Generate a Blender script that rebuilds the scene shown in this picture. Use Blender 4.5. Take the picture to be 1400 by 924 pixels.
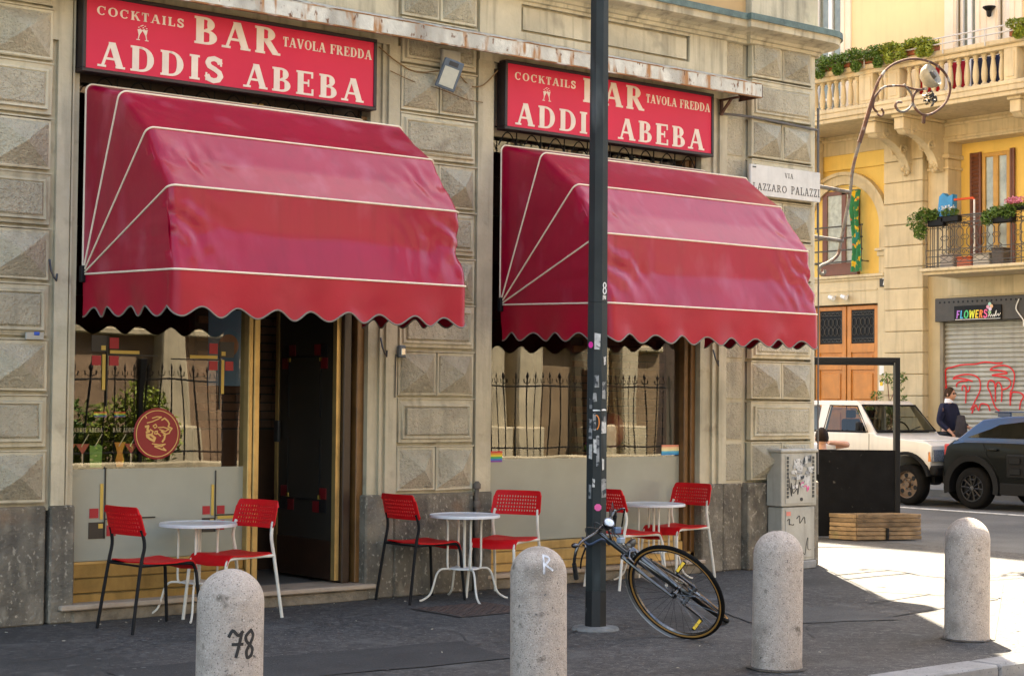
import bpy, bmesh, math, random
from math import sin, cos, pi, radians, sqrt, atan2, floor
from mathutils import Vector, Matrix, noise
random.seed(7)
S = bpy.context.scene
for o in list(bpy.data.objects): bpy.data.objects.remove(o)
COL = S.collection
# ------------------------------------------------------------------ camera
cam = bpy.data.cameras.new('camera'); camo = bpy.data.objects.new('camera', cam); COL.objects.link(camo)
cam.sensor_width = 36; cam.lens = 36*2346/1400; cam.clip_end = 2000; cam.clip_start = .1
_a = math.atan(2933/2346); _p = math.atan(86/2346); _r = radians(.5)
_f = Vector((cos(_a), sin(_a), 0)); _z = Vector((0, 0, 1)); _rt = Vector((sin(_a), -cos(_a), 0))
_fw = _f*cos(_p)+_z*sin(_p); _up = _z*cos(_p)-_f*sin(_p)
_R = _rt*cos(_r)+_up*sin(_r); _U = _up*cos(_r)-_rt*sin(_r)
camo.matrix_world = Matrix(((_R.x, _U.x, -_fw.x, 0), (_R.y, _U.y, -_fw.y, -11.51), (_R.z, _U.z, -_fw.z, 1.6), (0, 0, 0, 1)))
S.camera = camo
S.render.resolution_x = 1024; S.render.resolution_y = 675
# ------------------------------------------------------------------ light
SUN_DIR = Vector((.61, .79, 0)).normalized(); ELEV = radians(56)
W = bpy.data.worlds.new('World'); S.world = W; W.use_nodes = True
nt = W.node_tree; bg = nt.nodes['Background']; sky = nt.nodes.new('ShaderNodeTexSky'); sky.sky_type = 'NISHITA'
sky.sun_disc = False; sky.sun_elevation = ELEV; sky.sun_rotation = atan2(SUN_DIR.x, SUN_DIR.y)
sky.air_density = 1.0; sky.dust_density = 2.5; sky.ozone_density = .6
nt.links.new(sky.outputs[0], bg.inputs[0]); bg.inputs[1].default_value = .10
sl = bpy.data.lights.new('sun', 'SUN'); so = bpy.data.objects.new('sun', sl); COL.objects.link(so)
sl.energy = 5; sl.angle = radians(.5); sl.color = (1, .93, .82)
_d = Vector((SUN_DIR.x*cos(ELEV), SUN_DIR.y*cos(ELEV), sin(ELEV)))
so.rotation_euler = _d.to_track_quat('Z', 'Y').to_euler()
S.view_settings.view_transform = 'Standard'; S.view_settings.look = 'None'
S.view_settings.gamma = 1; S.view_settings.exposure = 3.0
S.view_settings.use_white_balance = True; S.view_settings.white_balance_temperature = 7400; S.view_settings.white_balance_tint = 7
S.render.engine = 'CYCLES'
try:
    S.cycles.max_bounces = 7; S.cycles.diffuse_bounces = 4; S.cycles.transparent_max_bounces = 12
except Exception: pass
# ------------------------------------------------------------------ materials
MATS = {}
def _mat(name):
    m = bpy.data.materials.new(name); m.use_nodes = True
    return m, m.node_tree, m.node_tree.nodes['Principled BSDF']
def mat(name, col, rough=.6, var=.0, scale=4., bump=0., bscale=None, metal=0., spec=.5, coat=0., col2=None, spots=None, streak=0., trans=0., detail=6, coords='pos', coatr=.1, rnd=0.):
    """base colour with noise variation, vertical dirt streaks, speckles and bump, all procedural"""
    if name in MATS: return MATS[name]
    m, t, b = _mat(name); N = t.nodes; L = t.links
    b.inputs['Base Color'].default_value = (*col, 1); b.inputs['Roughness'].default_value = rough
    b.inputs['Metallic'].default_value = metal; b.inputs['Specular IOR Level'].default_value = spec
    b.inputs['Coat Weight'].default_value = coat; b.inputs['Coat Roughness'].default_value = coatr
    if trans: b.inputs['Transmission Weight'].default_value = trans
    if coords == 'pos': P = N.new('ShaderNodeNewGeometry').outputs['Position']
    else:
        oi0 = N.new('ShaderNodeObjectInfo'); va_ = N.new('ShaderNodeVectorMath'); va_.operation = 'MULTIPLY_ADD'; va_.inputs[1].default_value = (1, 1, 1)
        vm_ = N.new('ShaderNodeVectorMath'); vm_.operation = 'SCALE'; vm_.inputs[0].default_value = (17, 23, 31); L.new(oi0.outputs['Random'], vm_.inputs['Scale'])
        L.new(N.new('ShaderNodeTexCoord').outputs['Object'], va_.inputs[0]); L.new(vm_.outputs[0], va_.inputs[2]); P = va_.outputs[0]
    cur = None
    if var:
        n = N.new('ShaderNodeTexNoise'); n.inputs['Scale'].default_value = scale; n.inputs['Detail'].default_value = detail; n.inputs['Roughness'].default_value = .6
        L.new(P, n.inputs['Vector'])
        r = N.new('ShaderNodeMapRange'); r.inputs[1].default_value = .3; r.inputs[2].default_value = .7; L.new(n.outputs[0], r.inputs[0])
        mx = N.new('ShaderNodeMix'); mx.data_type = 'RGBA'; L.new(r.outputs[0], mx.inputs[0])
        mx.inputs[6].default_value = (*[c*(1-var) for c in (col2 or col)], 1) if not col2 else (*col2, 1)
        mx.inputs[7].default_value = (*[min(1, c*(1+var*.6)) for c in col], 1)
        cur = mx.outputs[2]
    if streak:
        mp = N.new('ShaderNodeMapping'); mp.inputs['Scale'].default_value = (7, 7, .55); L.new(P, mp.inputs[0])
        n = N.new('ShaderNodeTexNoise'); n.inputs['Scale'].default_value = 1.6; n.inputs['Detail'].default_value = 5; L.new(mp.outputs[0], n.inputs['Vector'])
        r = N.new('ShaderNodeMapRange'); r.inputs[1].default_value = .5; r.inputs[2].default_value = .75; r.inputs[4].default_value = streak; L.new(n.outputs[0], r.inputs[0])
        mx = N.new('ShaderNodeMix'); mx.data_type = 'RGBA'; L.new(r.outputs[0], mx.inputs[0])
        if cur: L.new(cur, mx.inputs[6])
        else: mx.inputs[6].default_value = (*col, 1)
        mx.inputs[7].default_value = (*[c*.35 for c in col], 1); cur = mx.outputs[2]
    for sp in (spots or []):      # (colour, scale, lo, hi, stretch)
        mp = N.new('ShaderNodeMapping'); st = sp[4] if len(sp) > 4 else 1; mp.inputs['Scale'].default_value = (1, 1, st); mp.inputs['Location'].default_value = (sp[1]*.37, 1.3, sp[2]); L.new(P, mp.inputs[0])
        n = N.new('ShaderNodeTexNoise'); n.inputs['Scale'].default_value = sp[1]; n.inputs['Detail'].default_value = 3; L.new(mp.outputs[0], n.inputs['Vector'])
        r = N.new('ShaderNodeMapRange'); r.inputs[1].default_value = sp[2]; r.inputs[2].default_value = sp[3]; L.new(n.outputs[0], r.inputs[0])
        mx = N.new('ShaderNodeMix'); mx.data_type = 'RGBA'; L.new(r.outputs[0], mx.inputs[0])
        if cur: L.new(cur, mx.inputs[6])
        else: mx.inputs[6].default_value = (*col, 1)
        mx.inputs[7].default_value = (*sp[0], 1); cur = mx.outputs[2]
    if cur and rnd:
        oi = N.new('ShaderNodeObjectInfo'); r = N.new('ShaderNodeMapRange'); r.inputs[3].default_value = 1-rnd; r.inputs[4].default_value = 1+rnd; L.new(oi.outputs['Random'], r.inputs[0])
        mx = N.new('ShaderNodeVectorMath'); mx.operation = 'SCALE'; L.new(cur, mx.inputs[0]); L.new(r.outputs[0], mx.inputs['Scale']); cur = mx.outputs[0]
    if cur: L.new(cur, b.inputs['Base Color'])
    if bump:
        n = N.new('ShaderNodeTexNoise'); n.inputs['Scale'].default_value = bscale or scale*4; n.inputs['Detail'].default_value = 5; n.inputs['Roughness'].default_value = .65
        L.new(P, n.inputs['Vector'])
        bp = N.new('ShaderNodeBump'); bp.inputs['Strength'].default_value = min(1, bump); bp.inputs['Distance'].default_value = .02*max(1, bump)
        L.new(n.outputs[0], bp.inputs['Height']); L.new(bp.outputs[0], b.inputs['Normal'])
    MATS[name] = m; return m
STONE = mat('weathered_limestone', (.53, .465, .33), .9, .24, 2.2, .35, 22, streak=.55, rnd=.10, spots=[((.22, .175, .12), 5.5, .61, .86), ((.58, .52, .40), 3.1, .6, .82)])
ROUGH = mat('pointed_limestone', (.54, .475, .345), .95, .20, 3.0, 2.2, 34, streak=.35, rnd=.12, spots=[((.27, .22, .155), 4, .62, .86), ((.30, .25, .18), 55, .60, .74)])
PLINTH = mat('dark_granite_plinth', (.155, .133, .10), .85, .5, 3.0, .9, 30, rnd=.15, streak=.5, spots=[((.25, .215, .16), 5, .5, .75, .7), ((.36, .32, .25), 34, .59, .70, .8), ((.23, .20, .15), 11, .58, .74, .6), ((.2, .13, .08), 4, .62, .8), ((.06, .053, .045), 2.2, .55, .8)])
CORN = mat('cornice_stone', (.54, .47, .33), .9, .28, 1.6, .3, 20, streak=.85, spots=[((.16, .14, .11), 3.4, .6, .85)])
COPPER = mat('green_copper_flashing', (.12, .17, .15), .7, .5, 8, .2, 30, metal=.2)
RUSTWHITE = mat('rusty_white_paint', (.60, .57, .48), .75, .22, 9, .3, 30, spots=[((.30, .27, .22), 3, .5, .7, .3), ((.36, .17, .06), 12, .55, .68, .22), ((.16, .07, .03), 24, .62, .70, .5), ((.10, .05, .03), 3.3, .64, .70)])
RUST = mat('rusted_iron', (.10, .045, .028), .9, .5, 9, .5, 40, spots=[((.30, .28, .27), 9, .60, .68, .6)])
VINYL = mat('red_vinyl', (.32, .0, .024), .4, .12, 1.3, .06, 16, spec=.2, coat=.42, coatr=.18, streak=.25, spots=[((.40, .06, .10), 3.5, .55, .85, .5)])
VINYLV = mat('red_vinyl_valance', (.35, .0, .02), .45, .15, 2.2, .16, 6, spec=.2, coat=.35, coatr=.35)
CREAM = mat('cream_piping', (.78, .66, .5), .6, .1, 20)
GREYTRIM = mat('grey_hem_tape', (.18, .16, .13), .7, .1, 20)
BLACK = mat('black_metal', (.007, .007, .008), .5, .2, 10, spec=.18)
BLACKW = mat('black_worn_panel', (.006, .006, .007), .8, .4, 6, .1, 20, spec=.12, spots=[((.08, .075, .07), 13, .68, .8)])
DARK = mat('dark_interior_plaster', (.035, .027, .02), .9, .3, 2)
GOLD = mat('gold_anodised_aluminium', (.50, .335, .13), .42, .25, 5, .05, 30, metal=.55, streak=.3)
GOLDD = mat('darker_brass_panel', (.34, .22, .075), .4, .3, 6, .05, 30, metal=.6, streak=.35)
BROWNWD = mat('brown_varnished_frame', (.16, .075, .022), .4, .3, 7, .1, 30, streak=.3)
DKWOOD = mat('dark_stained_wood', (.03, .014, .008), .4, .3, 8, .1, 30)
FROST = mat('frosted_grey_film', (.32, .325, .27), .24, .1, 1.5, spec=.4)
MARBLE = mat('worn_marble_sill', (.42, .33, .245), .6, .3, 4, .2, 25, spots=[((.13, .1, .075), 5, .6, .75)])
RUBBLE = mat('crumbling_mortar', (.25, .205, .145), .95, .5, 6, 1.5, 22)
ASPH = mat('worn_pavement_asphalt', (.046, .041, .038), .8, .45, 1.1, .6, 60, col2=(.026, .024, .023), spots=[((.095, .086, .078), 20, .48, .72), ((.022, .02, .019), 15, .54, .72), ((.2, .185, .17), 55, .63, .70), ((.012, .012, .012), 38, .62, .7), ((.028, .027, .026), .7, .52, .7), ((.10, .094, .088), 2.6, .58, .8), ((.09, .085, .08), 9, .64, .75)])
ROAD = mat('road_asphalt', (.085, .083, .082), .85, .35, .8, .5, 70, spots=[((.045, .045, .046), .5, .5, .66)])
GRANITE = mat('grey_granite_bollard', (.47, .395, .335), .85, .18, 30, .7, 110, coords='obj', spots=[((.09, .08, .07), 150, .60, .68), ((.20, .165, .13), 4.5, .54, .8), ((.16, .13, .10), 14, .62, .74), ((.10, .09, .08), 42, .67, .73), ((.62, .57, .5), 120, .62, .7)])
KERBM = mat('granite_kerb', (.24, .235, .23), .8, .3, 3, .3, 50, spots=[((.08, .08, .08), 60, .62, .7)])
WHITEP = mat('white_enamel', (.72, .70, .66), .35, .08, 12)
IVORY = mat('ivory_painted_tube', (.66, .61, .52), .4, .12, 12)
REDP = mat('red_plastic', (.55, .004, .008), .5, .12, 8, .05, 40, spec=.22)
SIGNRED = mat('red_sign_face', (.60, .014, .055), .42, .10, 1.2, spec=.3, coords='pos')
SIGNWHITE = mat('sign_lettering', (.74, .62, .50), .6, .1, 9)
SIGNDK = mat('sign_case', (.02, .012, .012), .5, .3, 5)
POLE = mat('grey_painted_steel', (.024, .029, .029), .6, .3, 3, .1, 30, spec=.25, spots=[((.09, .10, .10), 4, .6, .75, .3)])
CHROME = mat('chrome', (.42, .42, .43), .2, .1, 20, metal=1)
STEELD = mat('dull_dark_steel', (.06, .06, .065), .4, .3, 20, metal=.6)
TYRE = mat('tyre_rubber', (.008, .0075, .007), .9, .3, 10, .2, 60, spec=.1)
GUMWALL = mat('gum_tyre_wall', (.34, .16, .03), .7, .15, 14)
CLEARW = mat('white_plastic', (.75, .75, .74), .4)
WHITEST = mat('white_marble_plaque', (.60, .57, .52), .5, .12, 5, .1, 20, streak=.25)
INK = mat('engraved_dark_letters', (.07, .065, .06), .7)
DARKRED = mat('dark_red_decal', (.24, .008, .015), .5)
REDDEC = mat('red_decal', (.36, .01, .02), .5)
YELDEC = mat('yellow_decal', (.55, .36, .07), .5)
DKDEC = mat('charcoal_decal', (.03, .024, .02), .5)
BLINE = mat('black_decal_line', (.008, .008, .008), .5)
GRAFF = mat('black_marker', (.012, .012, .014), .6)
GRAFR = mat('red_spray_paint', (.62, .01, .015), .6)
PINK = mat('pink_paint', (.75, .1, .3), .6)
CABM = mat('grey_utility_cabinet', (.40, .375, .315), .6, .2, 4, .1, 30, streak=.4)
PLANK = mat('weathered_timber', (.27, .175, .095), .85, .5, 5, .8, 26, rnd=.3, spots=[((.10, .07, .04), 6, .55, .75, 3), ((.12, .13, .05), 3, .62, .8), ((.40, .27, .14), 4, .62, .8)])
YEL = mat('ochre_render', (.80, .55, .15), .9, .12, 1.3, .12, 30, streak=.12)
YELUP = mat('pale_ochre_render', (.82, .61, .34), .9, .07, 1.0, .08, 30, streak=.08)
BEIGE = mat('beige_stone_render', (.50, .41, .25), .9, .13, 1.6, .15, 34, streak=.22)
BEIGEL = mat('pale_dressed_stone', (.60, .49, .31), .9, .16, 2.2, .3, 26, streak=.4, rnd=.04)
TRIMW = mat('cream_window_trim', (.78, .67, .53), .8, .06, 3)
ORWOOD = mat('orange_varnished_wood', (.56, .21, .035), .4, .22, 3, .06, 30, streak=.25)
BRWOOD = mat('brown_painted_wood', (.17, .055, .025), .5, .2, 5, streak=.2)
YWOOD = mat('yellow_varnished_wood', (.55, .30, .055), .45, .15, 6)
IRON = mat('grey_wrought_iron', (.075, .068, .058), .6, .3, 20)
SHUT = mat('galvanised_shutter', (.37, .36, .31), .5, .18, 3, metal=.25, streak=.3)
SHUTD = mat('shutter_joint', (.12, .115, .09), .7)
TERRA = mat('terracotta', (.28, .09, .04), .8, .2, 8)
LEAF = mat('green_leaves', (.10, .18, .024), .6, .5, 22, trans=0)
LEAFY = mat('yellow_green_leaves', (.30, .32, .035), .6, .4, 18, col2=(.09, .16, .02))
LEAFD = mat('dark_leaves', (.045, .085, .018), .6, .5, 6)
BRICKM = mat('brown_wall_brick', (.17, .085, .05), .9, .5, 3, .4, 30)
BRICKC = mat('church_brick', (.30, .20, .13), .9, .4, 2, .4, 20)
CHST = mat('pale_church_stone', (.52, .44, .31), .9, .3, 1.4, .3, 12, streak=.4)
SKIN = mat('skin', (.50, .26, .17), .5, .1, 20)
HAIR = mat('dark_brown_hair', (.016, .008, .005), .6, .3, 40, .5, 90, spec=.12)
NAVY = mat('navy_knit', (.008, .010, .034), .95, .2, 20, .3, 120)
SHIRT = mat('white_cotton', (.7, .72, .76), .8)
JEANS = mat('dark_trousers', (.03, .035, .05), .9)
CARW = mat('white_car_paint', (.66, .62, .56), .3, .06, 2, coat=.6, coatr=.1, streak=.12)
CARK = mat('dark_green_black_paint', (.003, .0035, .003), .35, .2, 3, spec=.08, coat=.10, coatr=.05)
CARB = mat('blue_car_paint', (.008, .03, .09), .3, .1, 3, metal=.2, spec=.3, coat=.4, coatr=.08)
CARP = mat('black_car_plastic', (.009, .0085, .008), .7, .2, 9, spec=.15)
RIMB = mat('bronze_steel_rim', (.13, .085, .055), .5, .2, 20, metal=.5)
LAMPR = mat('red_lamp_lens', (.4, .01, .01), .2)
PAPER = mat('paper_sticker', (.52, .51, .48), .7, .35, 25, spots=[((.12, .12, .12), 38, .58, .64)])
STAINP = mat('torn_grey_sticker', (.28, .28, .27), .8, .5, 20, spots=[((.04, .045, .05), 24, .5, .56)])
def flat(name, col, rough=.6): return mat(name, col, rough, .08, 12)
def glass(name, tint=(.8, .82, .78), boost=1.0, base=.03, wave=0.0, wscale=1.2):
    m = bpy.data.materials.new(name); m.use_nodes = True; t = m.node_tree; N = t.nodes; L = t.links
    N.remove(N['Principled BSDF']); out = N['Material Output']
    tr = N.new('ShaderNodeBsdfTransparent'); tr.inputs[0].default_value = (*tint, 1)
    gl = N.new('ShaderNodeBsdfGlossy'); gl.inputs['Roughness'].default_value = .0; gl.inputs[0].default_value = (1, 1, 1, 1)
    fr = N.new('ShaderNodeFresnel'); g0 = N.new('ShaderNodeNewGeometry'); io = N.new('ShaderNodeMath'); io.operation = 'MULTIPLY_ADD'; io.inputs[1].default_value = 1/1.5-1.5; io.inputs[2].default_value = 1.5; L.new(g0.outputs['Backfacing'], io.inputs[0]); L.new(io.outputs[0], fr.inputs[0])
    mu = N.new('ShaderNodeMath'); mu.operation = 'MULTIPLY_ADD'; mu.inputs[1].default_value = boost; mu.inputs[2].default_value = base; mu.use_clamp = True
    mx = N.new('ShaderNodeMixShader'); L.new(fr.outputs[0], mu.inputs[0]); L.new(mu.outputs[0], mx.inputs[0])
    L.new(tr.outputs[0], mx.inputs[1]); L.new(gl.outputs[0], mx.inputs[2]); L.new(mx.outputs[0], out.inputs[0])
    if wave:
        g = N.new('ShaderNodeNewGeometry'); n = N.new('ShaderNodeTexNoise'); n.inputs['Scale'].default_value = wscale; n.inputs['Detail'].default_value = 0
        mp = N.new('ShaderNodeMapping'); mp.inputs['Scale'].default_value = (1.6, 1, .45); L.new(g.outputs['Position'], mp.inputs[0]); L.new(mp.outputs[0], n.inputs['Vector'])
        bp = N.new('ShaderNodeBump'); bp.inputs['Strength'].default_value = 1; bp.inputs['Distance'].default_value = wave
        L.new(n.outputs[0], bp.inputs['Height']); L.new(bp.outputs[0], gl.inputs['Normal'])
    MATS[name] = m; return m
GLASS = glass('shop_window_glass', (.72, .72, .66), 1.3, .02, .0012, 2.0)
CGLASS = glass('tinted_car_glass', (.34, .35, .32), .8, .0)
WGLASS = glass('house_window_glass', (.35, .37, .36), 2.4, .10)
# ------------------------------------------------------------------ mesh helpers
class MB:
    """collects shapes, links them as ONE mesh object"""
    def __init__(s): s.v = []; s.f = []; s.mi = []; s.cur = 0
    def add(s, vs, fs):
        b = len(s.v); s.v += [tuple(v) for v in vs]
        for f in fs: s.f.append(tuple(b+i for i in f)); s.mi.append(s.cur)
        return s
    def box(s, x0, x1, y0, y1, z0, z1):
        return s.add([(x0, y0, z0), (x1, y0, z0), (x1, y1, z0), (x0, y1, z0), (x0, y0, z1), (x1, y0, z1), (x1, y1, z1), (x0, y1, z1)],
              [(0, 3, 2, 1), (4, 5, 6, 7), (0, 1, 5, 4), (1, 2, 6, 5), (2, 3, 7, 6), (3, 0, 4, 7)])
    def bbox(s, x0, x1, y0, y1, z0, z1, c=.01):
        """box with chamfered edges"""
        bm = bmesh.new(); r = bmesh.ops.create_cube(bm, size=1)
        for v in bm.verts: v.co = Vector(((x0+x1)/2+v.co.x*(x1-x0), (y0+y1)/2+v.co.y*(y1-y0), (z0+z1)/2+v.co.z*(z1-z0)))
        bmesh.ops.bevel(bm, geom=list(bm.edges), offset=c, segments=1, affect='EDGES')
        return s.bm(bm)
    def bm(s, bm):
        bm.verts.index_update(); s.add([v.co[:] for v in bm.verts], [[v.index for v in f.verts] for f in bm.faces]); bm.free(); return s
    def poly(s, pts, t):
        """extrude polygon pts (list of Vector) by vector t"""
        n = len(pts); pts = [Vector(p) for p in pts]; t = Vector(t)
        return s.add(pts+[p+t for p in pts], [tuple(range(n-1, -1, -1)), tuple(range(n, 2*n))]+[(i, (i+1) % n, n+(i+1) % n, n+i) for i in range(n)])
    def tube(s, pts, r, n=8, cap=True, closed=False):
        pts = [Vector(p) for p in pts]; m = len(pts); rs = r if isinstance(r, (list, tuple)) else [r]*m
        vs = []; prev = None
        for i, p in enumerate(pts):
            if closed: d = pts[(i+1) % m]-pts[i-1]
            else: d = pts[min(i+1, m-1)]-pts[max(i-1, 0)]
            if d.length < 1e-9: d = Vector((0, 0, 1))
            d.normalize()
            if prev is None:
                u = d.orthogonal().normalized()
            else:
                u = prev-d*prev.dot(d)
                if u.length < 1e-6: u = d.orthogonal()
                u.normalize()
            prev = u; w = d.cross(u)
            for k in range(n):
                a = 2*pi*k/n; vs.append(p+(u*cos(a)+w*sin(a))*rs[i])
        fs = []
        for i in range(m if closed else m-1):
            j = (i+1) % m
            for k in range(n): fs.append((i*n+k, i*n+(k+1) % n, j*n+(k+1) % n, j*n+k))
        if cap and not closed: fs += [tuple(range(n-1, -1, -1)), tuple((m-1)*n+k for k in range(n))]
        return s.add(vs, fs)
    def lathe(s, prof, c=(0, 0, 0), n=24, ax='z', cap=True):
        c = Vector(c); vs = []; m = len(prof)
        for r, h in prof:
            for k in range(n):
                a = 2*pi*k/n
                if ax == 'z': v = Vector((r*cos(a), r*sin(a), h))
                elif ax == 'x': v = Vector((h, r*cos(a), r*sin(a)))
                else: v = Vector((r*sin(a), h, r*cos(a)))
                vs.append(c+v)
        fs = [(i*n+k, i*n+(k+1) % n, (i+1)*n+(k+1) % n, (i+1)*n+k) for i in range(m-1) for k in range(n)]
        if cap and prof[0][0] > 1e-6: fs.append(tuple(range(n-1, -1, -1)))
        if cap and prof[-1][0] > 1e-6: fs.append(tuple((m-1)*n+k for k in range(n)))
        return s.add(vs, fs)
    def ellipsoid(s, c, r, n=16, m=10):
        c = Vector(c); vs = []; 
        for i in range(m+1):
            t = pi*i/m
            for k in range(n):
                a = 2*pi*k/n; vs.append((c.x+r[0]*sin(t)*cos(a), c.y+r[1]*sin(t)*sin(a), c.z+r[2]*cos(t)))
        return s.add(vs, [(i*n+k, (i+1)*n+k, (i+1)*n+(k+1) % n, i*n+(k+1) % n) for i in range(m) for k in range(n)])
    def grid(s, P):
        """P[i][j] points"""
        n = len(P); m = len(P[0]); vs = [p for row in P for p in row]
        return s.add(vs, [(i*m+j, i*m+j+1, (i+1)*m+j+1, (i+1)*m+j) for i in range(n-1) for j in range(m-1)])
    def xf(s, M): s.v = [tuple(M @ Vector(v)) for v in s.v]; return s
    def mesh(s, name, m, org=(0, 0, 0), smooth=False, ang=40, mats=None):
        me = bpy.data.meshes.new(name); o = Vector(org)
        me.from_pydata([tuple(Vector(v)-o) for v in s.v], [], s.f)
        for mm in (mats or [m]): me.materials.append(mm)
        if mats: me.polygons.foreach_set('material_index', s.mi)
        b = bmesh.new(); b.from_mesh(me); bmesh.ops.remove_doubles(b, verts=b.verts, dist=1e-5); 
        if smooth: bmesh.ops.recalc_face_normals(b, faces=b.faces)
        b.to_mesh(me); b.free()
        if smooth:
            me.polygons.foreach_set('use_smooth', [True]*len(me.polygons)); me.set_sharp_from_angle(angle=radians(ang))
        me.update(); return me
    def build(s, name, m, parent=None, smooth=False, ang=40, org=None, mats=None, label=None):
        """world-space vertices; when the parent sits away from the origin the mesh is stored relative to it"""
        po = Vector((0, 0, 0)); q = parent
        while q is not None: po = po+q.location; q = q.parent
        o_ = Vector(org) if org is not None else po
        me = s.mesh(name, m, o_, smooth, ang, mats)
        o = bpy.data.objects.new(name, me); COL.objects.link(o); o.location = o_-po
        if parent is not None: o.parent = parent
        if label: o['label'] = label
        return o
def tag(o, label, cat, group=None, kind=None):
    if label: o['label'] = label
    if cat: o['category'] = cat
    if group: o['group'] = group
    if kind: o['kind'] = kind
    return o
def thing(name, loc, label, cat, group=None, rz=0):
    o = bpy.data.objects.new(name, None); o.empty_display_size = .1; COL.objects.link(o); o.location = loc; o.rotation_euler.z = rz
    return tag(o, label, cat, group)
def struct(o): o['kind'] = 'structure'; return o
def copy_tree(o, parent=None, loc=None, rz=None, label=None):
    c = o.copy(); COL.objects.link(c)
    if parent is not None: c.parent = parent
    for ch in list(o.children): copy_tree(ch, c)
    if loc is not None: c.location = loc
    if rz is not None: c.rotation_euler.z = rz
    if label: c['label'] = label
    return c
def inst(name, me, parent, loc, scale=None):
    o = bpy.data.objects.new(name, me); COL.objects.link(o); o.parent = parent; o.location = Vector(loc)-(parent.location if parent else Vector())
    if scale: o.scale = scale
    return o
# ------------------------------------------------------------------ lettering (slab serif glyphs from strokes)
def _arc(cx, cy, rx, ry, a0, a1, ws, wt, n=14):
    q = []
    for i in range(n):
        A = [radians(a0+(a1-a0)*(i+k)/n) for k in (0, 1)]; P = []
        for a in A:
            w = wt+(ws-wt)*abs(cos(a)); P.append(((cx+rx*cos(a), cy+ry*sin(a)), (cx+(rx-w)*cos(a), cy+(ry-min(w, wt*1.05))*sin(a))))
        q.append([P[0][0], P[1][0], P[1][1], P[0][1]])
    return q
def _line(x0, y0, x1, y1, w): return [[(x0-w/2, y0), (x0+w/2, y0), (x1+w/2, y1), (x1-w/2, y1)]]
def _r(x0, x1, y0, y1): return [[(x0, y0), (x1, y0), (x1, y1), (x0, y1)]]
def _pl(P, w):
    q = []
    for a, b in zip(P, P[1:]):
        d = Vector((b[0]-a[0], b[1]-a[1])).normalized()*w/2; n = (-d.y, d.x)
        q.append([(a[0]-n[0]-d.x*.3, a[1]-n[1]-d.y*.3), (b[0]-n[0]+d.x*.3, b[1]-n[1]+d.y*.3), (b[0]+n[0]+d.x*.3, b[1]+n[1]+d.y*.3), (a[0]+n[0]-d.x*.3, a[1]+n[1]-d.y*.3)])
    return q
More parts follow.
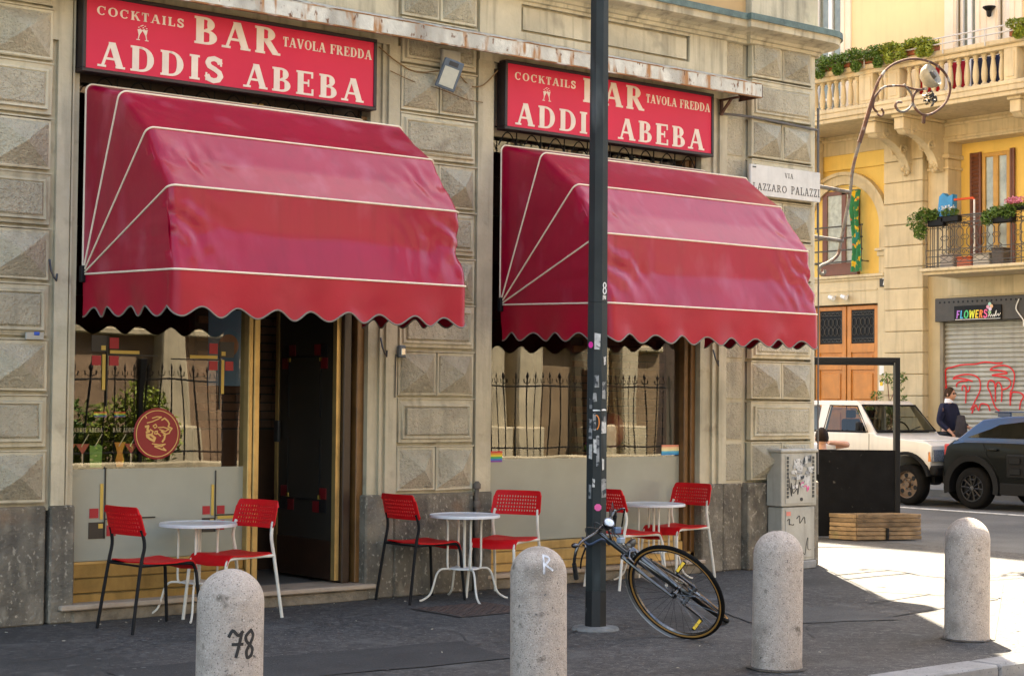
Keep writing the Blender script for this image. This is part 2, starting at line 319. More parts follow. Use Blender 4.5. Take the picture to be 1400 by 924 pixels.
def glyph(c, T=.2, t=.09, h=.085):
    sf = lambda x, y, k=.17: _r(x-k, x+k, y, y+h)
    st = lambda x: _r(x-T/2, x+T/2, 0, 1)
    if c == 'A': return _line(.16, 0, .46, 1, t*1.1)+_line(.8, 0, .5, 1, T)+_r(.22, .7, .3, .3+t)+sf(.15, 0, .15)+sf(.8, 0), .98
    if c == 'B': return st(.22)+_r(.04, .45, 0, h)+_r(.04, .42, 1-h, 1)+_r(.3, .45, .5-t/2, .5+t/2)+_arc(.40, .745, .30, .255, -90, 90, T, t)+_arc(.43, .27, .35, .27, -90, 90, T, t), .84
    if c == 'C': return _arc(.48, .5, .44, .51, 48, 318, T, t)+_r(.76, .84, .62, .98), .92
    if c == 'D': return st(.22)+_r(.04, .42, 0, h)+_r(.04, .42, 1-h, 1)+_arc(.40, .5, .48, .5, -90, 90, T, t), .94
    if c == 'E': return st(.22)+_r(.04, .74, 0, h)+_r(.04, .72, 1-h, 1)+_r(.3, .55, .47, .47+t)+_r(.68, .76, 0, .28)+_r(.66, .74, .74, 1)+_r(.52, .58, .37, .67), .82
    if c == 'F': return st(.22)+sf(.22, 0, .2)+_r(.04, .72, 1-h, 1)+_r(.3, .55, .47, .47+t)+_r(.66, .74, .72, 1)+_r(.52, .58, .37, .67), .78
    if c == 'I': return st(.22)+sf(.22, 0, .19)+sf(.22, 1-h, .19), .44
    if c == 'K': return st(.22)+sf(.22, 0)+sf(.22, 1-h)+_line(.34, .42, .72, 1, t*1.2)+_line(.8, 0, .48, .62, T)+sf(.8, 0, .15)+sf(.72, 1-h, .14), .95
    if c == 'L': return st(.22)+sf(.22, 1-h, .18)+_r(.04, .72, 0, h)+_r(.66, .74, 0, .32), .78
    if c == 'O': return _arc(.5, .5, .46, .51, 0, 360, T, t, 24), 1.0
    if c == 'P': return st(.22)+sf(.22, 0)+_r(.04, .42, 1-h, 1)+_arc(.40, .73, .34, .27, -90, 90, T, t)+_r(.3, .42, .46, .46+t), .78
    if c == 'R': return st(.22)+sf(.22, 0)+_r(.04, .42, 1-h, 1)+_arc(.40, .74, .33, .26, -90, 90, T, t)+_r(.3, .42, .48, .48+t)+_line(.78, 0, .46, .5, T)+sf(.8, 0, .12), .95
    if c == 'S': return _pl([(.60, .78), (.54, .9), (.38, .955), (.2, .9), (.13, .76), (.2, .62), (.4, .52), (.57, .41), (.63, .26), (.54, .1), (.36, .045), (.18, .1), (.11, .24)], T*.82)+_r(.60, .67, .66, .97)+_r(.05, .12, .03, .36), .76
    if c == 'T': return _r(.36-T/2, .36+T/2, 0, 1)+sf(.36, 0, .18)+_r(.02, .70, 1-h, 1)+_r(.02, .09, .7, 1)+_r(.63, .70, .7, 1), .74
    if c == 'V': return _line(.48, 0, .16, 1, T)+_line(.5, 0, .80, 1, t*1.1)+sf(.17, 1-h)+sf(.8, 1-h, .14), .95
    if c == 'Z': return _r(.06, .68, 0, h)+_r(.06, .68, 1-h, 1)+_line(.16, .05, .58, .95, T)+_r(.62, .70, 0, .28)+_r(.05, .13, .72, 1), .76
    if c == '7': return _r(.05, .6, .86, 1)+_line(.22, 0, .52, .9, .17), .66
    if c == 'W': return _line(.24, 0, .08, 1, T)+_line(.24, 0, .48, .9, T*.8)+_line(.74, 0, .48, .9, T)+_line(.74, 0, .92, 1, T*.8), 1.02
    if c == 'N': return st(.2)+_line(.72, 0, .28, 1, T)+_r(.7, .7+t, 0, 1), .92
    if c == 'M': return st(.2)+_line(.5, .1, .26, 1, T)+_line(.5, .1, .8, 1, t)+_r(.75, .75+T, 0, 1), 1.05
    return [], .4
def sans(c, T=.19):
    st = lambda x: _r(x-T/2, x+T/2, 0, 1)
    if c == 'F': return st(.15)+_r(.1, .58, .84, 1)+_r(.1, .5, .44, .6), .62
    if c == 'L': return st(.15)+_r(.1, .55, 0, .16), .6
    if c == 'O': return _arc(.42, .5, .4, .51, 0, 360, T, .16, 20), .88
    if c == 'W': return _line(.26, 0, .1, 1, T)+_line(.26, 0, .48, .9, T*.8)+_line(.72, 0, .5, .9, T*.8)+_line(.72, 0, .9, 1, T), 1.0
    if c == 'E': return st(.15)+_r(.1, .58, .84, 1)+_r(.1, .52, .43, .58)+_r(.1, .58, 0, .16), .64
    if c == 'R': return st(.15)+_arc(.3, .73, .3, .27, -90, 90, T, .15)+_r(.1, .32, .85, 1)+_r(.1, .32, .46, .6)+_line(.55, 0, .34, .5, T), .68
    if c == 'S': return [p for p in glyph('S', .22)[0][:-2]], .74
    return [], .4
def text(mb, s, x0, x1, z0, h, P, font=glyph, gap=.1, slant=0, d=.003, T=None):
    """lay string between x0 and x1 on a plane; P(x,z,d) maps to space"""
    G = [(font(c, T) if T else font(c)) if c != ' ' else ([], .55) for c in s]; W = sum(g[1] for g in G)+gap*(len(G)-1); k = (x1-x0)/W; x = x0; i = 0
    for g, w in G:
        for q in g:
            i += 1; dd = d+(i % 7)*.00025
            q = [(x+(a+slant*b)*k, z0+b*h) for a, b in q]; A = sum(q[j][0]*q[(j+1) % 4][1]-q[(j+1) % 4][0]*q[j][1] for j in range(4))
            if A < 0: q = q[::-1]
            mb.add([P(a, b, 0) for a, b in q]+[P(a, b, dd) for a, b in q], [(4, 5, 6, 7), (0, 1, 5, 4), (1, 2, 6, 5), (2, 3, 7, 6), (3, 0, 4, 7)])
        x += (w+gap)*k
    return mb
def ribbon(mb, pts, w, P, d=.003):
    """flat hand-drawn stroke"""
    for i, (a, b) in enumerate(zip(pts, pts[1:])):
        t = Vector((b[0]-a[0], b[1]-a[1]))
        if t.length < 1e-6: continue
        t = t.normalized()*w/2; n = Vector((-t.y, t.x)); dd = d+(i % 5)*.0003
        q = [(a[0]-n.x-t.x*.6, a[1]-n.y-t.y*.6), (b[0]-n.x+t.x*.6, b[1]-n.y+t.y*.6), (b[0]+n.x+t.x*.6, b[1]+n.y+t.y*.6), (a[0]+n.x-t.x*.6, a[1]+n.y-t.y*.6)]
        mb.add([P(*c, 0) for c in q]+[P(*c, dd) for c in q], [(4, 5, 6, 7), (0, 1, 5, 4), (1, 2, 6, 5), (2, 3, 7, 6), (3, 0, 4, 7)])
    return mb
def leaves(mb, blobs, n, size, seed=1):
    """many small bent leaf faces spread through ellipsoid blobs (centre, radii)"""
    rd = random.Random(seed)
    for i in range(n):
        c, r = blobs[rd.randrange(len(blobs))]
        while True:
            p = Vector((rd.uniform(-1, 1), rd.uniform(-1, 1), rd.uniform(-1, 1)))
            if .25 < p.length < 1: break
        p = Vector((c[0]+p.x*r[0], c[1]+p.y*r[1], c[2]+p.z*r[2])); s = size*rd.uniform(.6, 1.3)
        u = Vector((rd.gauss(0, 1), rd.gauss(0, 1), rd.gauss(0, .7))).normalized(); w = u.cross(Vector((rd.gauss(0, .6), rd.gauss(0, .6), 1))).normalized()
        nn = u.cross(w)
        mb.add([p-u*s, p+w*s*.45+nn*s*.15, p+u*s, p-w*s*.45+nn*s*.15], [(0, 1, 2, 3)])
    return mb
def smoothpts(P, k=4):
    """Catmull-Rom resample"""
    P = [Vector(p) for p in P]; out = []
    for i in range(len(P)-1):
        p0 = P[max(i-1, 0)]; p1 = P[i]; p2 = P[i+1]; p3 = P[min(i+2, len(P)-1)]
        for j in range(k):
            t = j/k; out.append(.5*((2*p1)+(p2-p0)*t+(2*p0-5*p1+4*p2-p3)*t*t+(3*p1-p0-3*p2+p3)*t**3))
    out.append(P[-1]); return out
# ================================================================== GROUND
MB().add([(-150, -150, -.13), (200, -150, -.13), (200, 200, -.13), (-150, 200, -.13)], [(0, 1, 2, 3)]).build('ground', ROAD)['kind'] = 'structure'
def slab_with_grid(name, x0, x1, y0, y1, z, m, step=1.0, kind='structure', rough=.004):
    nx = max(1, int((x1-x0)/step)); ny = max(1, int((y1-y0)/step)); g = MB(); P = []
    for i in range(nx+1):
        P.append([(x0+(x1-x0)*i/nx, y0+(y1-y0)*j/ny, z+rough*(noise.noise(Vector((i*.7, j*.7, 3)))) if 0 < i < nx and 0 < j < ny else z) for j in range(ny+1)])
    g.grid(P); o = g.build(name, m, smooth=True, ang=80)
    if kind: o['kind'] = kind
    return o
slab_with_grid('pavement', -20, 16.0, -4.86, .5, 0, ASPH, .25)
slab_with_grid('side_street', 16.0, 24.6, -24, 60, -.004, ROAD, 1)
struct(MB().add([(13.0, .5, -.003), (16, .5, -.003), (16, 60, -.003), (13.0, 60, -.003)], [(0, 1, 2, 3)]).build('side_pavement', ASPH))
struct(MB().box(-20, 24.6, -24, -4.9, -.125, -.09).build('road', ROAD))
kr = MB()
kb = thing('kerb', (0, -4.95, 0), None, None); kb['kind'] = 'structure'
kme = MB().bbox(0, .985, -.13, .10, -.14, .006, .012).mesh('kerb_stone', KERBM)
for i in range(-6, 17): inst('kerb_stone', kme, kb, (i*1.0, -4.97, 0))
for o in (struct(MB().box(24.6, 26.6, -24, 60, -.1, .12).build('far_pavement', mat('far_pavement_stone', (.26, .25, .23), .85, .25, 2, .2, 30))),): pass
# painted parking line on the side street
struct(MB().box(21.45, 21.57, -6, 20, -.003, .0035).build('parking_line', mat('worn_road_paint', (.6, .6, .58), .8, .3, 6, spots=[((.1, .1, .1), 9, .56, .7)])))
# pale worn patch edges and joints of the corner paving (thin recessed strips)
jm = MB()
for a, b in [((11.6, -1.9), (12.1, -2.9)), ((12.1, -2.9), (10.4, -3.15)), ((11.9, -2.35), (10.9, -2.5)), ((13.1, -2.2), (9.9, -4.4))]:
    d = Vector((b[0]-a[0], b[1]-a[1], 0)); n = Vector((-d.y, d.x, 0)).normalized()*.012
    jm.add([(a[0]-n.x, a[1]-n.y, .006), (a[0]+n.x, a[1]+n.y, .006), (b[0]+n.x, b[1]+n.y, .006), (b[0]-n.x, b[1]-n.y, .006)], [(0, 3, 2, 1)])
rdc = random.Random(31)
for sx, sy, ln, an in ((5.2, -2.2, 3.2, .15), (8.9, -1.4, 2.6, -.4), (6.0, -3.6, 2.2, -.15), (10.6, -1.2, 2.2, -1.1), (3.9, -1.6, 2.6, .3), (9.0, -3.6, 1.8, .5), (7.0, -1.2, 1.4, -1.3)):
    x, y = sx, sy; a = an
    for k in range(int(ln/.11)):
        a += rdc.uniform(-.5, .5)+(an-a)*.3; nx_, ny_ = x+.11*cos(a), y+.11*sin(a); wdt = rdc.uniform(.0025, .006); n = Vector((-(ny_-y), nx_-x, 0)).normalized()*wdt
        jm.add([(x-n.x, y-n.y, .0062), (x+n.x, y+n.y, .0062), (nx_+n.x, ny_+n.y, .0062), (nx_-n.x, ny_-n.y, .0062)], [(0, 3, 2, 1)]); x, y = nx_, ny_
for nm_, pts_, mm in (('repair_patch', [(4.2, -2.9), (6.7, -3.15), (6.9, -2.35), (4.5, -2.1)], mat('asphalt_patch', (.034, .032, .031), .85, .3, 3, .6, 50, spots=[((.1, .095, .09), 55, .66, .74)])), ('repair_patch', [(9.2, -2.9), (10.3, -3.3), (10.6, -2.5), (9.5, -2.2)], mat('asphalt_patch_pale', (.064, .060, .056), .85, .3, 3, .6, 50, spots=[((.12, .115, .11), 50, .66, .74)]))):
    P_ = []
    for (a, b), (c_, d_) in zip(pts_, pts_[1:]+pts_[:1]):
        for k in range(8): P_.append((a+(c_-a)*k/8+rdc.uniform(-.03, .03), b+(d_-b)*k/8+rdc.uniform(-.03, .03), .0055))
    struct(MB().add(P_, [tuple(range(len(P_)))]).build(nm_, mm))
gum = MB(); lit = MB()
for i in range(130):
    x, y = rdc.uniform(3, 13), rdc.uniform(-4.7, -.2); r_ = rdc.uniform(.008, .02); gum.add([(x+r_*cos(t)*rdc.uniform(.8, 1.2), y+r_*sin(t)*rdc.uniform(.8, 1.2), .0072) for t in [k*pi/4 for k in range(8)]], [tuple(range(8))])
o = gum.build('gum_spot', mat('trodden_gum', (.12, .115, .11), .8, .3, 20)); o['kind'] = 'stuff'; o['label'] = 'trodden chewing gum spots on the dark pavement'; o['category'] = 'gum'
for i in range(60):
    x, y = rdc.uniform(3.5, 13), (rdc.uniform(-4.6, -.1) if i % 2 else rdc.uniform(-.35, -.05)); a = rdc.uniform(0, pi); l_ = rdc.uniform(.008, .022)
    lit.tube([(x, y, .009), (x+l_*cos(a), y+l_*sin(a), .010)], rdc.uniform(.002, .0035), 4)
o = lit.build('litter', mat('pale_litter', (.42, .38, .3), .8, .5, 9)); o['kind'] = 'stuff'; o['label'] = 'scattered pale cigarette ends and scraps on the pavement'; o['category'] = 'litter'
struct(jm.build('paving_joint', mat('tar_joint', (.035, .034, .033), .8)))
# manhole
mh = thing('manhole_cover', (8.03, -1.04, 0), 'rusty square iron manhole cover in the pavement behind the second bollard', 'manhole cover')
MB().box(7.66, 8.40, -1.36, -.72, .0055, .009).build('frame', mat('rusty_iron_frame', (.05, .036, .03), .8, .4, 12), mh)
rib = MB()
for i in range(12):
    for j in range(11):
        x = 7.70+i*.057; y = -1.33+j*.055; rib.box(x, x+.04, y, y+.018+.02*((i+j) % 2), .009, .0125)
o = rib.build('tread_lug', mat('rusty_cover', (.085, .05, .038), .8, .4, 14), mh); o['kind'] = 'stuff'

# ================================================================== CORNER BUILDING
B = thing('corner_building', (8, 0, 0), 'grey-beige rusticated stone corner building with the two red awnings of the bar', 'building')
KZ = .84; KH = .391
w = MB()
w.box(-6, 5.23, .04, .5, .8, 5.2); w.box(7.75, 9.0, .04, .5, .8, 5.2); w.box(11.52, 12.98, .04, .5, .8, 5.2)
w.box(5.23, 7.75, .045, .5, 4.45, 5.2); w.box(9.0, 11.52, .045, .5, 4.45, 5.2)
w.build('wall', STONE, B)
# side wall on the cross street with the rounded corner, upper storeys
c = MB(); pts = [(12.98, .03), ]
arc = [(13.0+.11*sin(radians(t)), .075-.11*cos(radians(t))) for t in range(0, 91, 10)]
pl = [(12.985, -.035)]+arc+[(13.11, 12), (12.985, 12)]
c.poly([(x, y, 0) for x, y in pl], (0, 0, 5.15)); c.build('rounded_corner_strip', STONE, B)
u = MB(); u.box(-6, 12.95, .06, 12, 5.28, 20.5); u.build('upper_wall', mat('warm_upper_render', (.55, .36, .17), .9, .15, 1.2, .1, 20), B)
MB().box(12.14, 13.1, -.02, .9, 5.3, 20).build('corner_quoin', CORN, B)
MB().box(-6.2, 13.6, -.5, 12.4, 20.5, 20.9).build('roof', TERRA, B)
MB().box(-6, -5.8, .5, 12, 0, 5.28).box(-6, 13, 11.8, 12, 0, 5.28).build('rear_wall', STONE, B)
# plinth stones
for x0, x1, y in [(1.6, 2.9, 0), (2.91, 3.96, 0), (3.97, 5.02, 0), (5.05, 5.235, -.006), (7.72, 7.995, -.004), (8.0, 8.81, 0), (8.84, 9.005, -.006), (11.515, 11.80, .0), (11.82, 12.085, .03), (12.09, 13.10, -.05)]:
    m = MB().bbox(x0, x1, y, .5, 0, .832, .012)
    m.build('plinth_stone', PLINTH, B)
MB().box(-6, 1.59, 0, .5, 0, .832).build('plinth_stone', PLINTH, B)
# rusticated blocks
def blockmesh(kind, w_, h_, var=0):
    rv = random.Random(var*77+int(w_*1000)); jit = {}
    m = MB(); a = w_/2; b = h_/2; y = 0
    def ring(da, yy): return [(-a+da, yy, -b+da), (a-da, yy, -b+da), (a-da, yy, b-da), (-a+da, yy, b-da)]
    def band(r0, r1): 
        bse = len(m.v); m.add(r0+r1, [(i, (i+1) % 4, 4+(i+1) % 4, 4+i) for i in range(4)])
    band(ring(0, .06), ring(0, .006)); band(ring(0, .006), ring(.006, 0))
    if kind == 'd':
        band(ring(.006, 0), ring(.022, 0)); m.cur = 1; r = ring(.022, 0)
        band(ring(.022, 0), ring(.028, -.008))
        m.add(ring(.028, -.008)+[(0, -.12, 0)], [(0, 1, 4), (1, 2, 4), (2, 3, 4), (3, 0, 4)])
    elif kind == 'p':
        band(ring(.006, 0), ring(.03, 0)); band(ring(.03, 0), ring(.038, -.022)); band(ring(.038, -.022), ring(.052, -.022)); band(ring(.052, -.022), ring(.06, -.012)); m.cur = 1
        band(ring(.06, -.012), ring(.075, -.03)); m.add(ring(.075, -.03), [(0, 1, 2, 3)])
    else:
        m.cur = 1; m.add(ring(.006, 0), [(0, 1, 2, 3)])
    def J(v):
        key = tuple(round(c, 4) for c in v)
        if v[1] > .04: return v
        if key not in jit:
            big = abs(v[0]) < .01 and abs(v[2]) < .01; k = .014 if big else .0035
            c_ = .008 if (rv.random() < .16 and not big) else 0
            jit[key] = (v[0]*(1-c_*3)+rv.uniform(-k, k)*.6, v[1]+rv.uniform(-k, k)*.7+c_, v[2]*(1-c_*3)+rv.uniform(-k, k)*.6)
        return jit[key]
    m.v = [J(v) for v in m.v]
    return m.mesh('block', STONE, mats=[STONE, ROUGH])
_bm = {}
def blk(kind, x0, x1, k, y0):
    x0 += .004; x1 -= .004; vr = random.randrange(5); key = (kind, round(x1-x0, 3), vr)
    if key not in _bm: _bm[key] = blockmesh(kind, x1-x0, KH-.034, vr)
    j = random.uniform(-.003, .003)
    inst('block', _bm[key], B, ((x0+x1)/2, y0+j, KZ+KH*(k+.5)))
for k in range(0, 11):
    if k % 2 == 0:
        for x0 in (2.25, 2.71, 3.17, 3.63, 4.09, 4.55): blk('d', x0, x0+.46, k, -.005)
        blk('d', 8.015, 8.405, k, -.005); blk('d', 8.405, 8.795, k, -.005)
        blk('d', 12.12, 12.555, k, -.045); blk('d', 12.555, 12.99, k, -.045)
    else:
        for x0 in (2.25, 3.17, 4.09): blk('p', x0, x0+.92, k, -.005)
        blk('p', 8.015, 8.795, k, -.005); blk('p', 12.12, 12.99, k, -.045)
    blk('r', 11.83, 12.08, k, .03)
# small ledge under every course
ld = MB()
for k in range(1, 11):
    for x0, x1, y in ((2.25, 5.01, 0), (8.01, 8.80, 0), (12.12, 13.0, -.04)): ld.box(x0, x1, y-.012, .045, KZ+KH*k-.015, KZ+KH*k-.004)
ld.build('course_ledge', STONE, B)['kind'] = 'stuff'
# moulded jambs of the two openings (stepped profile)
def jamb(xe, d, wf, wm, z1=4.5, ext=0):
    m = MB(); a = lambda p, q, y: m.box(min(xe+d*p, xe+d*q), max(xe+d*p, xe+d*q), y, .3, .833, z1)
    s_ = wm/5
    a(.001, s_*1.2, .10); a(s_*1.2, s_*1.9, .045); a(s_*1.9, s_*3.2, .065); a(s_*3.2, s_*4.0, .012); a(s_*4.0, s_*5, .03); a(wm, wm+wf, .0)
    return m.build('jamb_moulding', STONE, B)
jamb(5.235, -1, .10, .085); jamb(7.75, 1, .11, .15); jamb(8.995, -1, .165, .01); jamb(11.52, 1, .10, .21)
MB().box(5.0, 5.05, .001, .04, 4.14, 5.14).build('jamb_ear', STONE, B)
# frieze with sunk panels above the canopy
fz = MB()
for x0, x1 in ((5.05, 7.98), (8.83, 11.82)):
    a0 = x0+.45; a1 = x1-.5; za, zb = 4.80, 5.045
    fz.box(x0, x1, 0, .045, 4.5, za); fz.box(x0, x1, 0, .045, zb, 5.1); fz.box(x0, a0, 0, .045, za, zb); fz.box(a1, x1, 0, .045, za, zb)
    fz.box(a0+.03, a1-.03, .012, .045, za+.025, zb-.025)
fz.build('frieze', CORN, B)
def sweep(path, prof):
    """profile (out, z) along a plan path, mitred"""
    n = len(path); rows = []
    for i, p in enumerate(path):
        p = Vector(p); a = Vector(path[i-1]) if i else None; b = Vector(path[i+1]) if i < n-1 else None
        N = []
        for q, r in ((a, p), (p, b)):
            if q is not None and r is not None and (r-q).length > 1e-9: d = (r-q).normalized(); N.append(Vector((d.y, -d.x)))
        m = (N[0]+N[-1]); m = m/m.length; k = 1/max(.35, m.dot(N[0]))
        rows.append([(p.x+m.x*o*k, p.y+m.y*o*k, z) for o, z in prof])
    return MB().grid(rows)
cpath = [(-6, 0), (12.09, 0), (12.09, -.05), (13.0, -.05)]+[(13.0+.12*sin(radians(t)), .07-.12*cos(radians(t))) for t in range(15, 91, 15)]+[(13.12, 12)]
sweep(cpath, [(-.1, 5.07), (.0, 5.07), (.03, 5.075), (.035, 5.105), (.06, 5.11), (.075, 5.135), (.12, 5.155), (.20, 5.165), (.23, 5.175), (.235, 5.225), (.245, 5.235), (.245, 5.25), (-.05, 5.31)]).build('cornice', CORN, B)
sweep(cpath, [(.235, 5.236), (.262, 5.236), (.262, 5.295), (.25, 5.30), (-.03, 5.325)]).build('copper_flashing', COPPER, B)
# ---------------- shop fronts
GY = .2
W1 = thing('window', Vector((5.3, GY, 0))-B.location, None, None); W1.parent = B
W2 = thing('window', Vector((9.1, GY, 0))-B.location, None, None); W2.parent = B
MB().bbox(5.24, 6.72, .10, .30, .12, .185, .006).bbox(5.24, 6.70, .14, .30, .185, .29, .006).bbox(5.24, 6.70, .16, .30, .29, .405, .006).build('sill', GOLDD, W1)
MB().box(5.24, 6.70, .15, .165, .392, .41).build('frame', GOLD, W1)
MB().add([(5.24, GY, .41), (6.72, GY, .41), (6.72, GY, 3.9), (5.24, GY, 3.9)], [(0, 1, 2, 3)]).build('pane', GLASS, W1)
MB().box(5.24, 6.71, GY-.003, GY-.001, .41, 1.077).build('frosted_film', FROST, W1)
MB().bbox(6.705, 6.745, .13, .26, .12, 3.9, .005).bbox(6.75, 6.80, .12, .26, .12, 3.9, .005).build('post', GOLD, W1)
MB().bbox(9.0, 11.52, .10, .30, .13, .20, .006).bbox(9.0, 11.40, .14, .30, .20, .30, .006).bbox(9.0, 11.40, .16, .30, .30, .375, .006).build('sill', GOLD, W2)
MB().add([(9.0, GY, .38), (11.42, GY, .38), (11.42, GY, 3.9), (9.0, GY, 3.9)], [(0, 1, 2, 3)]).build('pane', GLASS, W2)
MB().box(9.0, 11.41, GY-.003, GY-.001, .38, 1.095).build('frosted_film', FROST, W2)
MB().bbox(11.40, 11.455, .13, .28, .13, 3.9, .006).bbox(11.458, 11.515, .10, .28, .13, 3.9, .006).build('frame', BROWNWD, W2)
# decals on the glass
def decal(parts, name, m, par, y=GY-.003):
    for i, (x0, x1, z0, z1) in enumerate(parts): MB().box(x0, x1, y-.0015-.0004*(i % 3), y+.001, z0, z1).build(name, m, par)
def ornament(xc, zc, sx, sz, y, par, k=1.0, dark=False):
    """cross of black lines, yellow bars, red and charcoal squares; sx, sz give the direction of the long arms"""
    q = lambda a0, a1, b0, b1: (min(xc+sx*a0*k, xc+sx*a1*k), max(xc+sx*a0*k, xc+sx*a1*k), min(zc+sz*b0*k, zc+sz*b1*k), max(zc+sz*b0*k, zc+sz*b1*k))
    decal([q(-.13, -.01, -.12, .0), q(.02, .10, -.12, -.04)][:1], 'charcoal_square', DKDEC, par, y)
    decal([q(.012, .085, -.105, -.025), q(-.125, -.055, .03, .10), q(.012, .085, .03, .10)], 'red_square', REDDEC, par, y)
    decal([q(.015, .25, -.012, .012), q(-.045, -.02, .02, .28), q(-.055, -.02, -.045, -.012)], 'yellow_bar', YELDEC, par, y-.003)
    decal([q(-.012, -.001, -.12, .40), q(-.012, .40, .016, .026)], 'black_line', BLINE, par, y-.005)
ornament(5.56, 1.935, 1, -1, GY-.004, W1); ornament(6.48, 1.915, -1, -1, GY-.004, W1)
ornament(5.56, .69, 1, 1, GY-.006, W1); ornament(6.47, .69, 1, 1, GY-.006, W1, .9)
# round red logo with the coffee-cup drawing
lg = MB().lathe([(.0, 0), (.186, 0), (.192, .002), (.186, .004), (.0, .004)], (5.965, GY-.012, 1.333), 48, 'y'); lg.build('round_logo', DARKRED, W1)
Pw = lambda x, z, d: (x, GY-.0125-d, z)
rg = MB(); ring = [(5.965+.172*cos(t*pi/24), 1.333+.172*sin(t*pi/24)) for t in range(49)]; ribbon(rg, ring, .006, Pw)
def lp(*p): return [(5.965+(x-458)/962*1.5, 1.333-(y-612)/924*1.30) for x, y in p]
for st, wd in [(((395, 520), (400, 530)), .008), (((404, 555), (430, 548), (460, 535), (478, 524), (455, 522), (430, 530)), .008), (((480, 540), (495, 530), (512, 545), (520, 560), (515, 575), (535, 585), (525, 598)), .010), (((395, 575), (410, 572), (405, 590), (415, 600), (400, 605)), .016),
    (((435, 570), (448, 562), (455, 575), (444, 583), (435, 572)), .007), (((420, 590), (435, 600), (430, 612)), .010), (((445, 600), (458, 598), (455, 615), (443, 612), (446, 600)), .008), (((462, 580), (490, 578), (520, 588), (500, 600), (470, 590)), .008), (((480, 600), (500, 615), (495, 640), (485, 655)), .014),
    (((402, 620), (425, 618), (445, 635), (440, 650), (420, 640), (405, 628)), .018), (((432, 665), (470, 672), (500, 668), (480, 680), (445, 676)), .008), (((445, 680), (480, 695), (505, 702), (490, 688)), .009), (((490, 620), (520, 610), (530, 590)), .009), (((460, 610), (475, 625)), .008)]:
    ribbon(rg, lp(*st), wd, Pw)
rg.build('logo_drawing', mat('logo_gold', (.68, .42, .14), .5), W1)
# printed cocktail strip behind the glass
ck = thing('printed_cocktail_strip', Vector((5.5, GY+.02, 1.08)), 'printed cocktail glasses and tiny rainbow flags along the bottom of the left shop window', 'decal')
Pc = lambda x, z, d: (x, GY+.02-d, z)
def cpoly(pts, m, nm):
    mb = MB(); mb.poly([(x, GY+.02, z) for x, z in pts], (0, .0015, 0)); return mb.build(nm, m, ck)
def cocktail(x, kind, c1):
    m = flat('drink_%d' % int(c1[0]*100+c1[1]*10), c1, .5)
    if kind == 'm':
        cpoly([(x-.055, 1.26), (x+.055, 1.26), (x+.012, 1.2), (x, 1.185), (x-.012, 1.2)], m, 'glass_print'); cpoly([(x-.006, 1.1), (x+.006, 1.1), (x+.006, 1.188), (x-.006, 1.188)], SIGNWHITE, 'stem_print'); cpoly([(x-.03, 1.092), (x+.03, 1.092), (x+.03, 1.1), (x-.03, 1.1)], SIGNWHITE, 'foot_print')
    elif kind == 't':
        cpoly([(x-.045, 1.09), (x+.045, 1.09), (x+.05, 1.24), (x+.02, 1.26), (x-.02, 1.245), (x-.05, 1.25)], m, 'glass_print')
    else:
        cpoly([(x-.025, 1.09), (x+.025, 1.09), (x+.035, 1.14), (x+.02, 1.19), (x+.03, 1.23), (x+.045, 1.27), (x-.045, 1.27), (x-.03, 1.23), (x-.02, 1.19), (x-.035, 1.14)], m, 'glass_print')
    s_ = MB(); ribbon(s_, [(x-.01, 1.24), (x+.045, 1.33)], .006, Pc); s_.build('straw_print', SIGNWHITE, ck)
cocktail(5.385, 'm', (.55, .12, .1)); cocktail(5.49, 't', (.22, .42, .1)); cocktail(5.68, 'h', (.7, .28, .05)); cocktail(5.77, 'm', (.5, .07, .08)); cocktail(5.28, 'm', (.6, .2, .1))
RB = [flat('rainbow_%d' % i, c) for i, c in enumerate([(.6, .05, .04), (.75, .3, .04), (.75, .65, .05), (.05, .4, .12), (.02, .2, .55), (.2, .05, .35)])]
def rainbow(x0, x1, z0, z1, y, par, n=6, cols=None):
    cols = cols or RB
    for i, c_ in enumerate(cols):
        a = z1-(z1-z0)*(i+1)/len(cols); b = z1-(z1-z0)*i/len(cols); MB().box(x0, x1, y-.001, y+.0005, a+.0003, b-.0003).build('stripe', c_, par)
rainbow(5.47, 5.57, 1.455, 1.495, GY+.02, ck); rainbow(5.63, 5.72, 1.455, 1.495, GY+.02, ck)
for s_, a, b in (('ADDIS ABEBA', 5.31, 5.54), ('BAR ADDIS', 5.62, 5.80)):
    text(MB(), s_, a, b, 1.345, .032, Pc).build('lettering', SIGNWHITE, ck)
rf = thing('rainbow_sticker', (11.28, GY-.005, 1.15), 'wide pastel rainbow sticker at the right end of the second window', 'sticker')
RBP = [flat('pastel_%d' % i, c) for i, c in enumerate([(.75, .28, .18), (.85, .62, .35), (.80, .75, .40), (.08, .42, .62), (.03, .25, .55)])]
rainbow(11.17, 11.395, 1.105, 1.20, GY-.005, rf, cols=RBP)
rf = thing('rainbow_sticker', (9.1, GY-.005, 1.13), 'small rainbow sticker at the left end of the second window', 'sticker')
rainbow(9.06, 9.265, 1.07, 1.165, GY-.005, rf)
ps_ = thing('poster', Vector((5.36, .55, 1.8)), 'tall purple poster with an orange oval figure at the left end of the left window', 'poster')
MB().box(5.27, 5.44, .55, .555, 1.62, 2.5).build('sheet', flat('dusky_purple', (.10, .07, .16)), ps_); MB().lathe([(0, -.003), (.055, -.002), (.05, 0), (0, 0)], (0, 0, 0), 20, 'y').xf(Matrix.Translation((5.36, .548, 1.98)) @ Matrix.Diagonal((1, 1, 1.9, 1))).build('orange_figure', flat('poster_orange', (.75, .35, .03)), ps_)
ps_ = thing('poster', Vector((6.5, .55, 1.8)), 'blue picture with a brown round shape behind the right ornament of the left shop window', 'poster')
